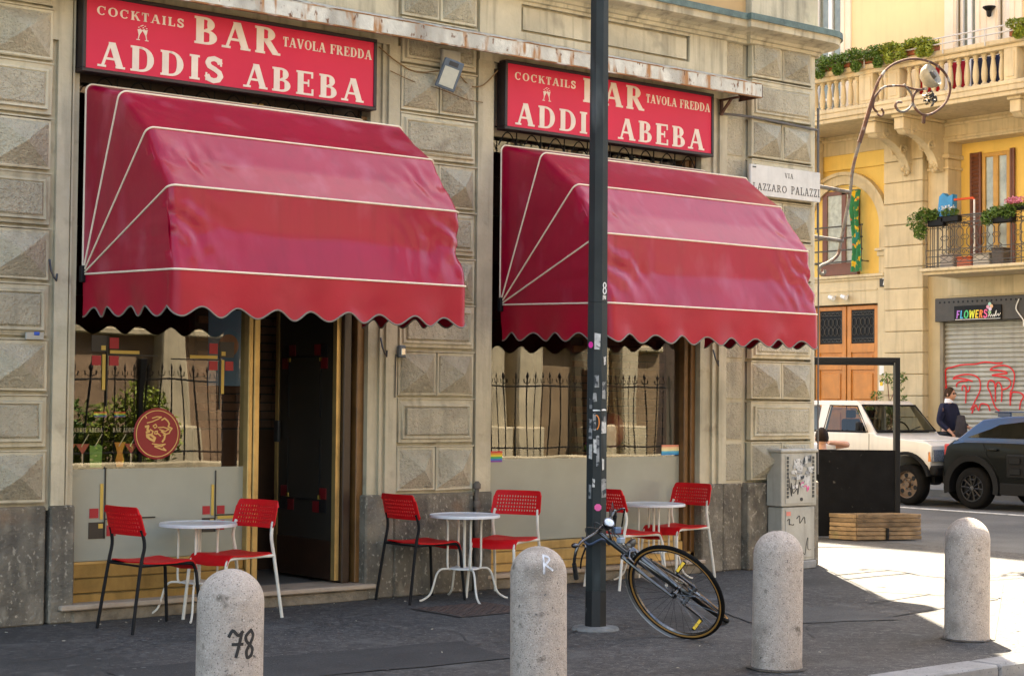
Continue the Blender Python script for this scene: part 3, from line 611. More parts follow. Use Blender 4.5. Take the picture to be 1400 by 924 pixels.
MB().box(6.58, 6.95, .55, .555, 1.70, 2.3).build('sheet', flat('poster_blue', (.06, .14, .26)), ps_); MB().lathe([(0, -.003), (.09, -.002), (.085, 0), (0, 0)], (6.76, .549, 2.02), 20, 'y').build('brown_shape', flat('poster_brown', (.28, .12, .06)), ps_)
# ---------------- doorway with the glass leaf folded inwards
DR = thing('door', Vector((7.56, .25, .13))-B.location, None, None); DR.parent = B
lf = MB(); x = 7.53
lf.box(x, x+.04, .16, .215, .15, 3.3).box(x, x+.04, 1.06, 1.11, .15, 3.3); lf.build('leaf_edge', GOLD, DR)
MB().box(x+.002, x+.038, .216, 1.059, .15, .46).build('kick_panel', DKWOOD, DR)
MB().box(x+.008, x+.032, .216, 1.059, .46, 3.3).build('dark_glass_leaf', mat('smoked_glass', (.034, .028, .022), .15, spec=.3), DR)
MB().bbox(x-.035, x-.01, 1.0, 1.075, 1.24, 1.42, .004).build('handle', STEELD, DR)
OM1 = ('charcoal_print', BLINE); OM2 = ('red_print', mat('dim_red_print', (.14, .008, .01), .4)); OM3 = ('yellow_print', YELDEC)
for zc, sz in ((1.95, -1), (.78, 1)):
    for yc, s2 in ((.40, 1), (.90, -1)):
        f = lambda a0, a1, b0, b1, M: MB().box(x-.001, x+.006, min(yc+s2*a0, yc+s2*a1), max(yc+s2*a0, yc+s2*a1), min(zc+sz*b0, zc+sz*b1), max(zc+sz*b0, zc+sz*b1)).build(*M, DR)
        f(-.10, 0, -.1, .0, OM1); f(.01, .1, -.1, -.01, OM2); f(-.1, 0, .01, .1, OM2); f(-.02, .02, .001, .04, OM3); f(-.004, .004, 0.001, .5, OM1)
    MB().box(x-.002, x+.005, .34, .96, zc-.008, zc+.008).build('black_print', BLINE, DR)
MB().bbox(7.575, 7.645, .12, .34, .13, 3.9, .005).bbox(7.65, 7.675, .16, .34, .13, 3.9, .004).build('frame', DKWOOD, DR)
MB().bbox(7.68, 7.75, .09, .32, .13, 3.9, .006).build('outer_frame', BROWNWD, DR)
MB().bbox(5.12, 7.80, -.055, .36, .09, .128, .008).build('step', MARBLE, B)
MB().bbox(5.22, 7.74, -.02, .3, -.01, .089, .015).build('rubble_base', RUBBLE, B)
MB().bbox(8.96, 11.56, -.01, .36, .09, .128, .008).build('step', MARBLE, B)
MB().bbox(8.98, 11.54, .02, .3, -.01, .089, .015).build('rubble_base', RUBBLE, B)
# iron hook and transom bits in the head of the openings
MB().box(5.24, 7.74, .19, .24, 3.9, 4.45).build('transom', DKWOOD, B)
MB().box(9.0, 11.52, .19, .24, 3.9, 4.45).build('transom', mat('pale_transom', (.5, .44, .32), .8, .2, 5), B)
for x0, x1 in ((5.3, 7.7), (9.05, 11.5)):
    g = MB(); g.tube([(x0, .06, 3.955), (x1, .06, 3.955)], .008, 5); n = 9
    for i in range(n):
        cx = x0+(i+.5)*(x1-x0)/n; g.tube([(cx-.1+.2*t/8, .06, 3.80+.12*sin(pi*t/8)) for t in range(9)], .006, 5)
        g.tube([(cx+.1, .06, 3.7), (cx+.1, .06, 3.95)], .006, 4)
    g.build('iron_grille', BLACK, B)
# ---------------- rooms seen through the glass
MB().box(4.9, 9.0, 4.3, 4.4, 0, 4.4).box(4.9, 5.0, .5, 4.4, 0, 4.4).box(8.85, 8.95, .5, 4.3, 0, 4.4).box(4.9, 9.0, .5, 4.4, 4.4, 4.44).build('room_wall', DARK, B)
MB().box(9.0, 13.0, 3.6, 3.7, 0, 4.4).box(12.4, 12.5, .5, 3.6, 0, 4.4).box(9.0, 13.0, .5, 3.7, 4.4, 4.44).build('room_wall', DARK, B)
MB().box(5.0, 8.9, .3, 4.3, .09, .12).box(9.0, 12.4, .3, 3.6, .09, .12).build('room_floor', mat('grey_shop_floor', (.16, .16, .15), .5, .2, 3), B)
bw = MB(); bme = MB().bbox(0, .235, 0, .05, 0, .062, .005).mesh('brick', BRICKM)
# brick pier behind the doorway (seen left of the door leaf) and at the right end of the second room
MB().box(7.0, 8.0, 1.56, 1.66, .12, 3.4).build('brick_pier', mat('dark_mortar', (.045, .035, .028), .9), B)
for r in range(24):
    for c_ in range(4):
        xx = 7.02+c_*.247-(.12 if r % 2 else 0)
        if xx > 6.99: inst('brick', bme, B, (xx, 1.535, 1.35+r*.074))
MB().box(7.0, 8.0, 1.53, 1.56, .12, 1.33).build('wainscot', mat('brown_wainscot', (.09, .04, .02), .5, .3, 4), B)
MB().box(10.9, 12.4, 1.2, 1.3, .12, 3.6).build('brick_pier', MATS['dark_mortar'], B)
for r in range(30):
    for c_ in range(5):
        xx = 10.92+c_*.247-(.12 if r % 2 else 0)
        if xx > 10.9: inst('brick', bme, B, (xx, 1.175, .9+r*.074))
# things inside the second room
bl = MB().ellipsoid((10.93, .62, 1.33), (.125, .125, .17)).tube([(10.93, .62, 1.16), (10.94, .62, .95)], .002, 4)
tag(bl.build('balloon', mat('wine_red_balloon', (.20, .02, .02), .3), smooth=True), 'round wine-red balloon floating inside the second shop window', 'balloon')
for px_, lab in ((10.05, 'dark round chair back inside the second window, left of the pole'), (11.75, 'dark round chair back inside the second window near the brick pier')):
    t = thing('indoor_chair', (px_, .75, .12), lab, 'chair', 'dark chairs inside the bar')
    MB().lathe([(0, 0), (.19, 0), (.2, .02), (.19, .04), (0, .04)], (px_, .75, .98), 20, 'y').build('backrest', mat('dark_indoor_chair', (.03, .03, .035), .5), t, smooth=True)
    MB().bbox(px_-.2, px_+.2, .75, 1.15, .54, .58, .01).build('seat', MATS['dark_indoor_chair'], t)
    for a in (-.17, .17):
        for b in (.77, 1.12): MB().tube([(px_+a, b, .12), (px_+a, b, .55 if b > 1 else .9)], .012, 6).build('leg', MATS['dark_indoor_chair'], t)
fp = thing('flower_pot', (10.62, .5, 1.0), 'pot of pink flowers on the inner sill of the second window', 'flower pot')
MB().lathe([(.05, 0), (.07, .1), (.065, .1), (0, .09)], (10.62, .5, 1.0), 12).build('pot', TERRA, fp, smooth=True)
leaves(MB(), [((10.62, .5, 1.16), (.12, .08, .08))], 160, .03, 4).build('leaves', LEAF, fp)
leaves(MB(), [((10.60, .5, 1.22), (.10, .06, .05))], 40, .02, 5).build('flowers', PINK, fp)
MB().box(9.2, 12.3, .42, .62, .96, 1.0).build('inner_sill', DKWOOD, B)

# ================================================================== CANOPY, SIGNS
cn = thing('canopy', (8, 0, 4.5), 'long rusty white sheet-metal canopy above both signs, reaching the corner pilaster', 'canopy')
cp = MB(); P = []
nx = 96
for i in range(nx+1):
    x = 3.0+8.97*i/nx; d = .006*noise.noise(Vector((x*2.3, 0, 0))); P.append([(x, -.012, 4.73), (x, -.30+d, 4.625), (x, -.315+d, 4.622), (x, -.315+d, 4.50), (x, -.28+d, 4.497), (x, -.28, 4.515), (x, -.01, 4.60)])
cp.grid(P); cp.build('sheet', RUSTWHITE, cn)
MB().box(3.0, 11.965, -.322, -.30, 4.492, 4.504).box(3.0, 11.965, -.318, -.296, 4.6225, 4.632).build('rusty_rim', mat('rust_streaked_rim', (.30, .14, .05), .9, .5, 7, spots=[((.5, .46, .38), 5, .5, .62)]), cn)['kind'] = 'stuff'
MB().poly([(11.97, -.012, 4.73), (11.97, -.315, 4.622), (11.97, -.315, 4.50), (11.97, -.01, 4.5)], (.012, 0, 0)).build('end_plate', RUST, cn)
for x in (11.72, ):
    MB().box(x, x+.03, -.24, .0, 4.478, 4.495).box(x, x+.03, -.025, -.005, 4.34, 4.478).poly([(x, -.15, 4.478), (x, -.025, 4.36), (x, -.025, 4.38), (x, -.13, 4.478)], (.03, 0, 0)).build('bracket', RUST, cn)
def sign(x0, x1, z0, z1, label):
    s_ = thing('shop_sign', ((x0+x1)/2, -.04, z0), label, 'sign', 'red bar signs under the canopy')
    m = MB(); t = .028
    m.bbox(x0, x1, -.09, .03, z0, z0+t, .004).bbox(x0, x1, -.09, .03, z1-t, z1, .004).bbox(x0, x0+t, -.09, .03, z0+t, z1-t, .004).bbox(x1-t, x1, -.09, .03, z0+t, z1-t, .004); m.build('case', SIGNDK, s_)
    MB().box(x0+t, x1-t, -.078, .02, z0+t, z1-t).build('face', SIGNRED, s_)
    X = lambda a: x0+(a-5.19)/(7.72-5.19)*(x1-x0); P_ = lambda x, z, d: (x, -.078-d, z0+(z-3.925)/(4.50-3.925)*(z1-z0))
    text(MB(), 'ADDIS', X(5.308), X(6.335), 3.975, .185, P_, gap=.14, T=.24).build('lettering_addis', SIGNWHITE, s_); text(MB(), 'ABEBA', X(6.50), X(7.60), 3.972, .185, P_, gap=.14, T=.24).build('lettering_abeba', SIGNWHITE, s_)
    text(MB(), 'BAR', X(6.07), X(6.83), 4.248, .205, P_, gap=.10, T=.25).build('lettering_bar', SIGNWHITE, s_)
    text(MB(), 'COCKTAILS', X(5.296), X(5.995), 4.347, .064, P_, gap=.16, T=.22).build('lettering_cocktails', SIGNWHITE, s_)
    text(MB(), 'TAVOLA', X(6.845), X(7.235), 4.328, .075, P_, gap=.05, T=.24).build('lettering_tavola', SIGNWHITE, s_); text(MB(), 'FREDDA', X(7.275), X(7.672), 4.328, .075, P_, gap=.05, T=.24).build('lettering_fredda', SIGNWHITE, s_)
    g = MB(); cx = X(5.658)
    for k, tl in ((-1, .25), (1, -.25)):
        q = lambda u, v: (cx+k*.012+u+tl*v*k*k, 4.205+v)
        def Q(*p): return [(cx+k*.018+u*1.0+k*(.085-v)*.22, 4.20+v) for u, v in p]
        for quad in (Q((-.022, .085), (.022, .085), (.004, .045), (-.004, .045)), Q((-.004, .045), (.004, .045), (.003, .012), (-.003, .012)), Q((-.014, .012), (.014, .012), (.014, .006), (-.014, .006))):
            quad = quad[::-1]; g.add([P_(a_, b_, 0) for a_, b_ in quad]+[P_(a_, b_, .003) for a_, b_ in quad], [(4, 5, 6, 7), (0, 1, 5, 4), (1, 2, 6, 5), (2, 3, 7, 6), (3, 0, 4, 7)])
    for u, v in ((-.03, .115), (-.012, .128), (.005, .115), (.02, .13), (.032, .112), (-.02, .10), (.012, .102), (0, .135), (.036, .098)): ribbon(g, [(cx+u-.004, 4.20+v*.86), (cx+u+.004, 4.20+v*.86+.003)], .006, P_)
    g.build('clinking_glasses_emblem', SIGNWHITE, s_)
sign(5.19, 7.72, 3.925, 4.50, 'red sign reading BAR ADDIS ABEBA over the awning of the doorway, left one')
sign(9.04, 11.56, 3.918, 4.515, 'red sign reading BAR ADDIS ABEBA crossed by the grey pole, right one')
# ================================================================== AWNINGS
HO = [(90, 1.37), (66.5, 1.36), (44.2, 1.355), (22.0, 1.40), (-1.5, 1.40)]
def awning(xl, xr, zp, label, seed):
    A = thing('awning', ((xl+xr)/2, 0, zp), label, 'awning', 'red scalloped awnings of the bar')
    rd = random.Random(seed); rc = .055
    NU_s, NU_c, NU_t = 16, 8, 96
    def hoop(th, r, grow=0):
        """points from left pivot out, round the corner, across, and back to the right pivot"""
        d = Vector((0, -cos(radians(th)), sin(radians(th)))); pts = []
        for i in range(NU_s): pts.append(Vector((xl, 0, zp))+d*((r-rc)*i/NU_s))
        for i in range(NU_c+1):
            a = pi/2*i/NU_c; pts.append(Vector((xl+rc*(1-cos(a)), 0, zp))+d*(r-rc+rc*sin(a)))
        for i in range(1, NU_t): pts.append(Vector((xl+rc+(xr-xl-2*rc)*i/NU_t, 0, zp))+d*r)
        for i in range(NU_c+1):
            a = pi/2*(1-i/NU_c); pts.append(Vector((xr-rc*(1-cos(a)), 0, zp))+d*(r-rc+rc*sin(a)))
        for i in range(NU_s-1, -1, -1): pts.append(Vector((xr, 0, zp))+d*((r-rc)*i/NU_s))
        return pts
    H = [hoop(t, r) for t, r in HO]; n = len(H[0]); V = 16
    for k in range(4):
        rows = []
        for j in range(V+1):
            v = j/V; row = []
            for i in range(n):
                p = H[k][i].lerp(H[k+1][i], v); s_ = sin(pi*v)
                cen = Vector((min(max(p.x, xl+.4), xr-.4), -.25, zp+.1)); out = (p-cen).normalized()
                cx = min(abs(p.x-xl), abs(p.x-xr)); rad = sqrt(p.y**2+(p.z-zp)**2)
                corner = math.exp(-(cx/.38)**2)*min(1, max(0, (rad-.6)/.6))
                q = p*1.0; f1 = noise.noise(Vector((q.x*1.7+seed, q.y*5, q.z*5))); f2 = noise.noise(Vector((q.x*6+seed, q.y*9, q.z*9)))
                cr = 1-abs(noise.noise(Vector((q.x*9+q.z*4, q.y*7+seed, q.z*8-q.x*5))))*2.2
                f3 = 1-abs(noise.noise(Vector((q.x*3.1-q.z*2+seed, q.y*3+q.z*4, q.z*2.2))))*2.5
                amp = s_*(.003*f1+.001*f2+(.012 if k >= 2 else .004)*corner*max(-.3, cr))
                ph_ = (p.z-zp)*3.2+cx*4.5*(1 if p.x-xl < xr-p.x else -1)+1.3*noise.noise(Vector((p.x*2.5+seed, p.z*3, 0)))
                tri = abs((ph_ % 1)-.5)*2-.5; ph2 = (p.z-zp)*5.5-cx*3.5+1.1*noise.noise(Vector((p.x*3, p.z*2+seed, 4))); tri2 = abs((ph2 % 1)-.5)*2-.5
                amp += s_*corner*(tri*.036+tri2*.016)*(1 if k == 3 else (.3 if k == 2 else .12))
                sag = -.010*s_ if i > NU_s else -.003*s_
                if k == 3 and NU_s < i < n-NU_s: sag = -.030*(1-abs(2*v-1.0))*(1-.3*f1)
                if k == 2 and NU_s < i < n-NU_s: sag = -.014*(1-abs(2*v-1.0))*(1-.3*f1)
                p = p+out*(amp+sag)+Vector((0, 0, -.006*s_*(1-corner)*(k >= 1)*(.5+f1)))
                row.append(tuple(p))
            rows.append(row)
        MB().grid(rows).build('canvas', VINYL, A, smooth=True, ang=60)
    for k in range(5):
        MB().tube([p+(p-Vector(((xl+xr)/2, -.3, zp))).normalized()*.004 for p in H[k]], .0072, 6).build('piping', CREAM, A, smooth=True)
    # valance with scalloped hem
    fr = H[4]; L = [0]
    for a, b in zip(fr, fr[1:]): L.append(L[-1]+(b-a).length)
    tot = L[-1]; N = 260; per = tot/(round(tot/.29)); rows = []; hem = []
    def at(s):
        for i in range(len(L)-1):
            if s <= L[i+1]+1e-9: return fr[i].lerp(fr[i+1], (s-L[i])/max(1e-9, L[i+1]-L[i])), i
        return fr[-1], len(L)-2
    Vn = 7
    for j in range(Vn+1):
        row = []
        for i in range(N+1):
            s = tot*i/N; p, ii = at(s); ph = 2*pi*s/per
            drop = .272+.034*cos(ph)+.008*noise.noise(Vector((s*2, seed, 0))); v = j/Vn
            side = 1 if (s < 1.3 or s > tot-1.3) else 0
            sd = Vector((-1, 0, 0)) if s < 1.3 else (Vector((1, 0, 0)) if s > tot-1.3 else Vector((0, -1, 0)))
            wv = v*(.018*sin(ph*.5+seed)+.014*noise.noise(Vector((s*5, v*2, seed)))-.006)
            q = p+sd*wv+Vector((0, 0, -drop*v)); row.append(tuple(q))
            if j == Vn: hem.append(q)
        rows.append(row)
    MB().grid(rows).build('valance', VINYLV, A, smooth=True, ang=70)
    MB().tube(hem, .0065, 5).build('hem_tape', GREYTRIM, A, smooth=True)
    MB().bbox(xl-.03, xl+.01, -.04, .01, zp-.06, zp+.06, .006).build('pivot_bracket', BLACK, A); MB().bbox(xr-.01, xr+.03, -.04, .01, zp-.06, zp+.06, .006).build('pivot_bracket', BLACK, A)
    for x in (xl+.02, (xl+xr)/2, xr-.02):
        MB().tube([(x, -.01, zp-.02), (x, -1.36, zp-.04)], .012, 6).build('support_arm', STEELD, A)
awning(5.265, 7.665, 2.48, 'glossy dark red vinyl awning over the doorway and left window, left of the floodlight', 3)
awning(9.075, 11.555, 2.42, 'glossy dark red vinyl awning over the right window behind the grey pole', 11)
# ================================================================== WALL-MOUNTED THINGS
fl = thing('floodlight', (8.37, -.03, 4.35), 'grey square floodlight on the pilaster between the two signs, tilted down', 'floodlight')
MB().bbox(8.385, 8.575, -.075, -.03, 4.345, 4.52, .008).build('junction_box', CABM, fl)
MB().tube([(8.45, -.07, 4.40), (8.40, -.14, 4.39), (8.38, -.19, 4.36)], .014, 8).build('arm', STEELD, fl)
M_ = Matrix.Translation((8.34, -.235, 4.27)) @ Matrix.Rotation(radians(-25), 4, 'Z') @ Matrix.Rotation(radians(18), 4, 'Y') @ Matrix.Rotation(radians(14), 4, 'X')
MB().bbox(-.085, .085, -.0, .045, -.125, .125, .008).xf(M_).build('housing', mat('blue_grey_casting', (.10, .125, .15), .5, .2, 10), fl)
MB().box(-.062, .062, -.006, 0, -.10, .06).xf(M_).build('lens', mat('lens_glass', (.52, .50, .40), .3, .1, 20), fl)
MB().box(-.04, .04, -.004, 0, .075, .11).xf(M_).build('sensor', STEELD, fl)
wr = MB(); wr.tube(smoothpts([(7.78, -.02, 4.46), (7.95, -.03, 4.36), (8.15, -.03, 4.30), (8.40, -.06, 4.34)]), .006, 5).tube(smoothpts([(8.56, -.06, 4.33), (8.7, -.04, 4.25), (8.85, -.03, 4.28), (9.0, -.03, 4.42)]), .006, 5)
wr.tube(smoothpts([(7.9, -.015, 4.28), (8.1, -.06, 4.21), (8.35, -.1, 4.17), (8.6, -.1, 4.12), (8.85, -.02, 4.13)]), .004, 5)
tag(wr.build('cable', mat('yellowed_cable', (.20, .12, .05), .7)), 'thin yellowed cables drooping either side of the floodlight', 'cable')
pq = thing('street_name_plaque', (12.57, -.06, 3.6), 'white marble street name plaque reading VIA LAZZARO PALAZZI on the corner pilaster', 'sign')
MB().bbox(12.03, 13.03, -.118, -.088, 3.60, 3.895, .003).build('slab', WHITEST, pq)
Pp = lambda x, z, d: (x, -.118-d, z)
text(MB(), 'VIA', 12.51, 12.63, 3.80, .048, Pp, gap=.25, T=.15, d=.0015).build('lettering_via', INK, pq)
text(MB(), 'LAZZARO', 12.06, 12.54, 3.652, .068, Pp, gap=.12, T=.14, d=.0015).build('lettering_lazzaro', INK, pq); text(MB(), 'PALAZZI', 12.60, 13.02, 3.648, .078, Pp, gap=.12, T=.15, d=.0015).build('lettering_palazzi', INK, pq)
ribbon(MB(), [(12.06, 3.87), (12.10, 3.87)], .012, Pp).build('small_mark', INK, pq)
cb = MB(); cb.tube(smoothpts([(11.72, -.0, 4.36), (12.1, -.06, 4.36), (12.6, -.07, 4.345), (13.04, -.07, 4.33)]), .012, 6).tube([(13.045, -.075, 4.55), (13.045, -.075, 3.3)], .014, 6).tube([(13.07, -.06, 3.3), (13.07, -.06, .9)], .008, 5)
tag(cb.build('cable', mat('old_lead_cable', (.11, .10, .095), .7)), 'grey conduit running across and down the corner pilaster beside the street name plaque', 'cable')
kbx = thing('key_box', (8.03, -.02, 1.99), 'small grey key safe on the stone between doorway and middle pilaster', 'key safe')
MB().bbox(7.995, 8.065, -.055, -.006, 1.945, 2.045, .01).build('case', mat('grey_plastic_case', (.10, .12, .14), .4), kbx)
MB().bbox(8.01, 8.05, -.062, -.055, 1.965, 2.02, .003).build('dial_plate', CHROME, kbx)
MB().tube([(7.99, -.012, 1.97), (7.985, -.012, 1.8), (7.985, -.012, 1.62)], .005, 5).build('cable', STEELD, kbx)
pp = thing('drain_pipe', (8.80, -.06, .0), 'rusty dark iron standpipe in front of the middle plinth', 'pipe')
MB().tube([(8.80, -.055, .0), (8.80, -.055, .86)], .02, 10).build('pipe', mat('dark_iron_pipe', (.12, .10, .08), .8, .4, 12, .3, 40), pp, smooth=True)
MB().lathe([(.025, .70), (.031, .71), (.031, .75), (.025, .76)], (8.80, -.055, 0), 12).lathe([(.02, .86), (.032, .865), (.034, .90), (.015, .925)], (8.80, -.055, 0), 12).build('valve', MATS['dark_iron_pipe'], pp, smooth=True)
bd = thing('call_button', (4.93, -.02, 1.98), 'small white doorbell panel on the left pilaster', 'doorbell')
MB().bbox(4.83, 4.96, -.045, -.02, 2.0, 2.05, .003).build('plate', CABM, bd); MB().bbox(4.885, 4.925, -.05, -.045, 2.03, 2.055, .003).build('blue_badge', flat('badge_blue', (.02, .08, .4)), bd)
for x, z, lab in ((5.0, 2.47, 'iron ring hook on the left pilaster beside the awning pivot'), (7.83, 2.0, 'iron hook hanging on the door jamb under the awning'), (11.63, 2.0, 'iron hook hanging on the jamb right of the second window')):
    tag(MB().tube([(x, -.02, z+.1), (x, -.05, z+.02), (x+.02, -.06, z-.03), (x+.04, -.05, z-.05), (x+.05, -.04, z)], .008, 6).build('hook', STEELD, org=(x, 0, z)), lab, 'hook')
# ================================================================== UTILITY CABINET
uc = thing('utility_cabinet', (12.57, -.13, 0), 'grey two-part utility cabinet covered with graffiti and torn stickers at the building corner', 'utility cabinet')
MB().bbox(12.33, 12.83, -.26, -.06, 0, .08, .01).build('base', mat('concrete_base', (.25, .24, .22), .9, .3, 6, .3, 30), uc)
MB().bbox(12.345, 12.815, -.245, -.06, .08, .60, .008).build('lower_body', CABM, uc)
MB().bbox(12.325, 12.83, -.255, -.06, .61, 1.125, .008).build('upper_body', CABM, uc)
MB().bbox(12.31, 12.845, -.27, -.055, 1.126, 1.16, .01).build('lid', CABM, uc)
MB().bbox(12.375, 12.80, -.262, -.2555, .635, 1.105, .003).build('door', CABM, uc)
MB().bbox(12.39, 12.79, -.251, -.2455, .11, .58, .003).build('door', CABM, uc)
sl_ = MB().box(0, .026, -.004, 0, 0, .028).mesh('vent_slot', mat('dark_slot', (.05, .05, .045)))
for k in range(11):
    for x in (12.392, 12.757): inst('vent_slot', sl_, uc, (x, -.263, .69+k*.037))
MB().lathe([(0, 0), (.018, .0), (.018, .01), (0, .01)], (12.60, -.268, .675), 14, 'y').build('lock', STEELD, uc)
Pu = lambda x, z, d: (x, -.263-d, z); Pl = lambda x, z, d: (x, -.252-d, z)
rd = random.Random(5)
for i in range(24):
    x = rd.uniform(12.44, 12.70); z = rd.uniform(.78, 1.06); w_ = rd.uniform(.03, .08); h_ = rd.uniform(.03, .08); t = rd.uniform(-.01, .01)
    m = MB(); dd = .0005*i; m.add([(x, -.263-dd, z+t), (x+w_, -.263-dd, z-t), (x+w_*1.1, -.263-dd, z+h_), (x+w_*.4, -.263-dd, z+h_+t), (x-.005, -.263-dd, z+h_*.8)], [(0, 1, 2, 3, 4)]); m.build('torn_sticker', PAPER if i % 3 else STAINP, uc)
def scrawl(x0, x1, z0, z1, n, seed, w_, P_, m, par):
    r_ = random.Random(seed); pts = [(x0+(x1-x0)*(i/n)+r_.uniform(-.02, .02), r_.uniform(z0, z1)) for i in range(n+1)]
    pts = [(p.x, p.y) for p in smoothpts([(a_, b_, 0) for a_, b_ in pts], 5)]
    return ribbon(MB(), pts, w_, P_).build('graffiti', m, par)
scrawl(12.42, 12.58, .70, .86, 9, 3, .006, Pu, GRAFF, uc); scrawl(12.42, 12.54, .74, .92, 6, 8, .005, Pu, GRAFF, uc); scrawl(12.58, 12.72, .74, .84, 8, 5, .008, Pu, PINK, uc)
scrawl(12.42, 12.5, .42, .50, 5, 13, .006, Pl, GRAFF, uc); scrawl(12.56, 12.68, .42, .52, 6, 14, .006, Pl, GRAFF, uc); scrawl(12.6, 12.74, .14, .3, 6, 15, .004, Pl, GRAFF, uc)
MB().box(12.40, 12.46, -.2535, -.2525, .52, .56).build('pink_sticker', flat('pink_label', (.65, .2, .15)), uc)
# ================================================================== BOLLARDS
BH, BR_ = .83, .151
prof = [(BR_+.004, -.02), (BR_+.003, .01), (BR_, .05), (BR_, BH-BR_)]+[(BR_*cos(radians(t)), BH-BR_+BR_*sin(radians(t))) for t in (8, 16, 24, 32, 40, 48, 56, 64, 72, 80, 86)]+[(0, BH)]
bome = MB().lathe(prof, n=40).mesh('bollard', GRANITE, smooth=True, ang=60)
for x, y, rz, lab in [(3.891, -4.617, 0, 'grey granite bollard with black painted 78, nearest the left edge'), (5.857, -4.44, 2.1, 'grey granite bollard with a pale R mark, left of the grey pole'), (7.78, -4.372, 4.0, 'plain granite bollard standing in front of the utility cabinet'), (9.82, -4.244, 5.2, 'plain granite bollard at the right edge, casting a shadow onto the sunlit paving')]:
    o = bpy.data.objects.new('bollard', bome); COL.objects.link(o); o.location = (x, y, 0); o.rotation_euler.z = rz
    tag(o, lab, 'bollard', 'granite bollards along the kerb')
    rdb = random.Random(int(x*100)); o.rotation_euler.x = rdb.uniform(-.012, .012); o.rotation_euler.y = rdb.uniform(-.012, .012)
    ring_o = [((BR_+.012+rdb.uniform(0, .03))*cos(k*pi/16), (BR_+.012+rdb.uniform(0, .03))*sin(k*pi/16), .0075) for k in range(32)]; ring_i = [((BR_-.01)*cos(k*pi/16), (BR_-.01)*sin(k*pi/16), .014) for k in range(32)]
    me_ = MB().add(ring_o+ring_i, [(k, (k+1) % 32, 32+(k+1) % 32, 32+k) for k in range(32)]).mesh('mortar_collar', mat('dirty_mortar_joint', (.075, .065, .055), .9, .5, 30, .5, 60)); q_ = bpy.data.objects.new('mortar_collar', me_); COL.objects.link(q_); q_.parent = o
    if '78' in lab:
        B78 = o
    if 'R mark' in lab: BRm = o
def onbollard(o, a0, P2, w_, nm, m):
    """stroke points (angle metres, height) wrapped on the bollard's side"""
    mb = MB(); rz = o.rotation_euler.z
    def P_(s, z, d):
        r = BR_+.0006+d; 
        zc = BH-BR_
        if z > zc: t = math.asin(min(.99, (z-zc)/BR_)); rr = r*cos(t); zz = zc+r*sin(t)
        else: rr = r; zz = z
        A = a0+s/BR_-rz; return (rr*cos(A), rr*sin(A), zz)
    for L_ in P2:
        pts = [(p.x, p.y) for p in smoothpts([(a_, b_, 0) for a_, b_ in L_], 6)]; ribbon(mb, pts, w_, P_, .0008)
    me = mb.mesh(nm, m); q = bpy.data.objects.new(nm, me); COL.objects.link(q); q.parent = o; return q
va = atan2(-11.51+4.617, -3.891)   # towards the camera
# 78 : blackletter style strokes, to the right of the centre line
A7 = va-.18; U7 = lambda L: [tuple((a*.82+.022, (b-.36)*1.0+.505) for a, b in q) for q in L]
onbollard(B78, A7, U7([((.0, .40), (.02, .425), (.05, .405), (.075, .42)), ((.07, .418), (.055, .36), (.04, .31)), ((.02, .365), (.075, .365))]), .014, 'painted_number_seven', GRAFF)
onbollard(B78, A7, U7([((.125, .425), (.095, .40), (.10, .375), (.135, .345), (.13, .315), (.105, .305), (.10, .335), (.125, .37), (.14, .40), (.125, .425))]), .014, 'painted_number_eight', GRAFF)
vb = atan2(-11.51+4.44, -5.857)
onbollard(BRm, vb+.20, [((.0, .70), (.005, .79)), ((.005, .79), (.045, .775), (.01, .745)), ((.01, .745), (.05, .715))], .011, 'painted_letter_r', mat('faded_white_paint', (.60, .60, .62), .7, .5, 30))
# ================================================================== POLE
PX, PY = 8.058, -2.404
po = thing('street_pole', (PX, PY, 0), 'tall dark grey octagonal steel pole covered with stickers, with the white number 8', 'pole')
def octo(r0, r1, z0, z1, m, nm):
    mb = MB(); n = 8; off = pi/8+_a; vs = []
    for r, z in ((r0, z0), (r1, z1)): vs += [(PX+r*cos(off+2*pi*k/n), PY+r*sin(off+2*pi*k/n), z) for k in range(n)]
    mb.add(vs, [(k, (k+1) % n, n+(k+1) % n, n+k) for k in range(n)]+[tuple(range(n-1, -1, -1)), tuple(range(n, 2*n))]); return mb.build(nm, m, po)
octo(.076, .0735, .275, 2.3, POLE, 'shaft'); octo(.0725, .055, 2.302, 9, POLE, 'shaft'); octo(.079, .078, 0, .274, mat('black_band_paint', (.008, .008, .009), .5, .3, 9, spots=[((.06, .06, .06), 20, .68, .74)]), 'black_band')
MB().lathe([(.0, .0), (.17, .0), (.158, .018), (.10, .026), (0, .026)], (PX, PY, .001), 22).build('concrete_foot', mat('worn_concrete', (.20, .195, .18), .9, .4, 8, .8, 30), po)
vd = Vector((0, -11.51, 0))-Vector((PX, PY, 0)); vd.normalize(); rr = Vector((-vd.y, vd.x, 0))
def Ppole(face):
    a = atan2(vd.y, vd.x)+face*pi/4; n = Vector((cos(a), sin(a), 0)); t = Vector((-n.y, n.x, 0))
    return lambda s, z, d: tuple(Vector((PX, PY, 0))+n*(.0705*(1 if z < 2.3 else .97)+.0028+d)+t*s+Vector((0, 0, z)))
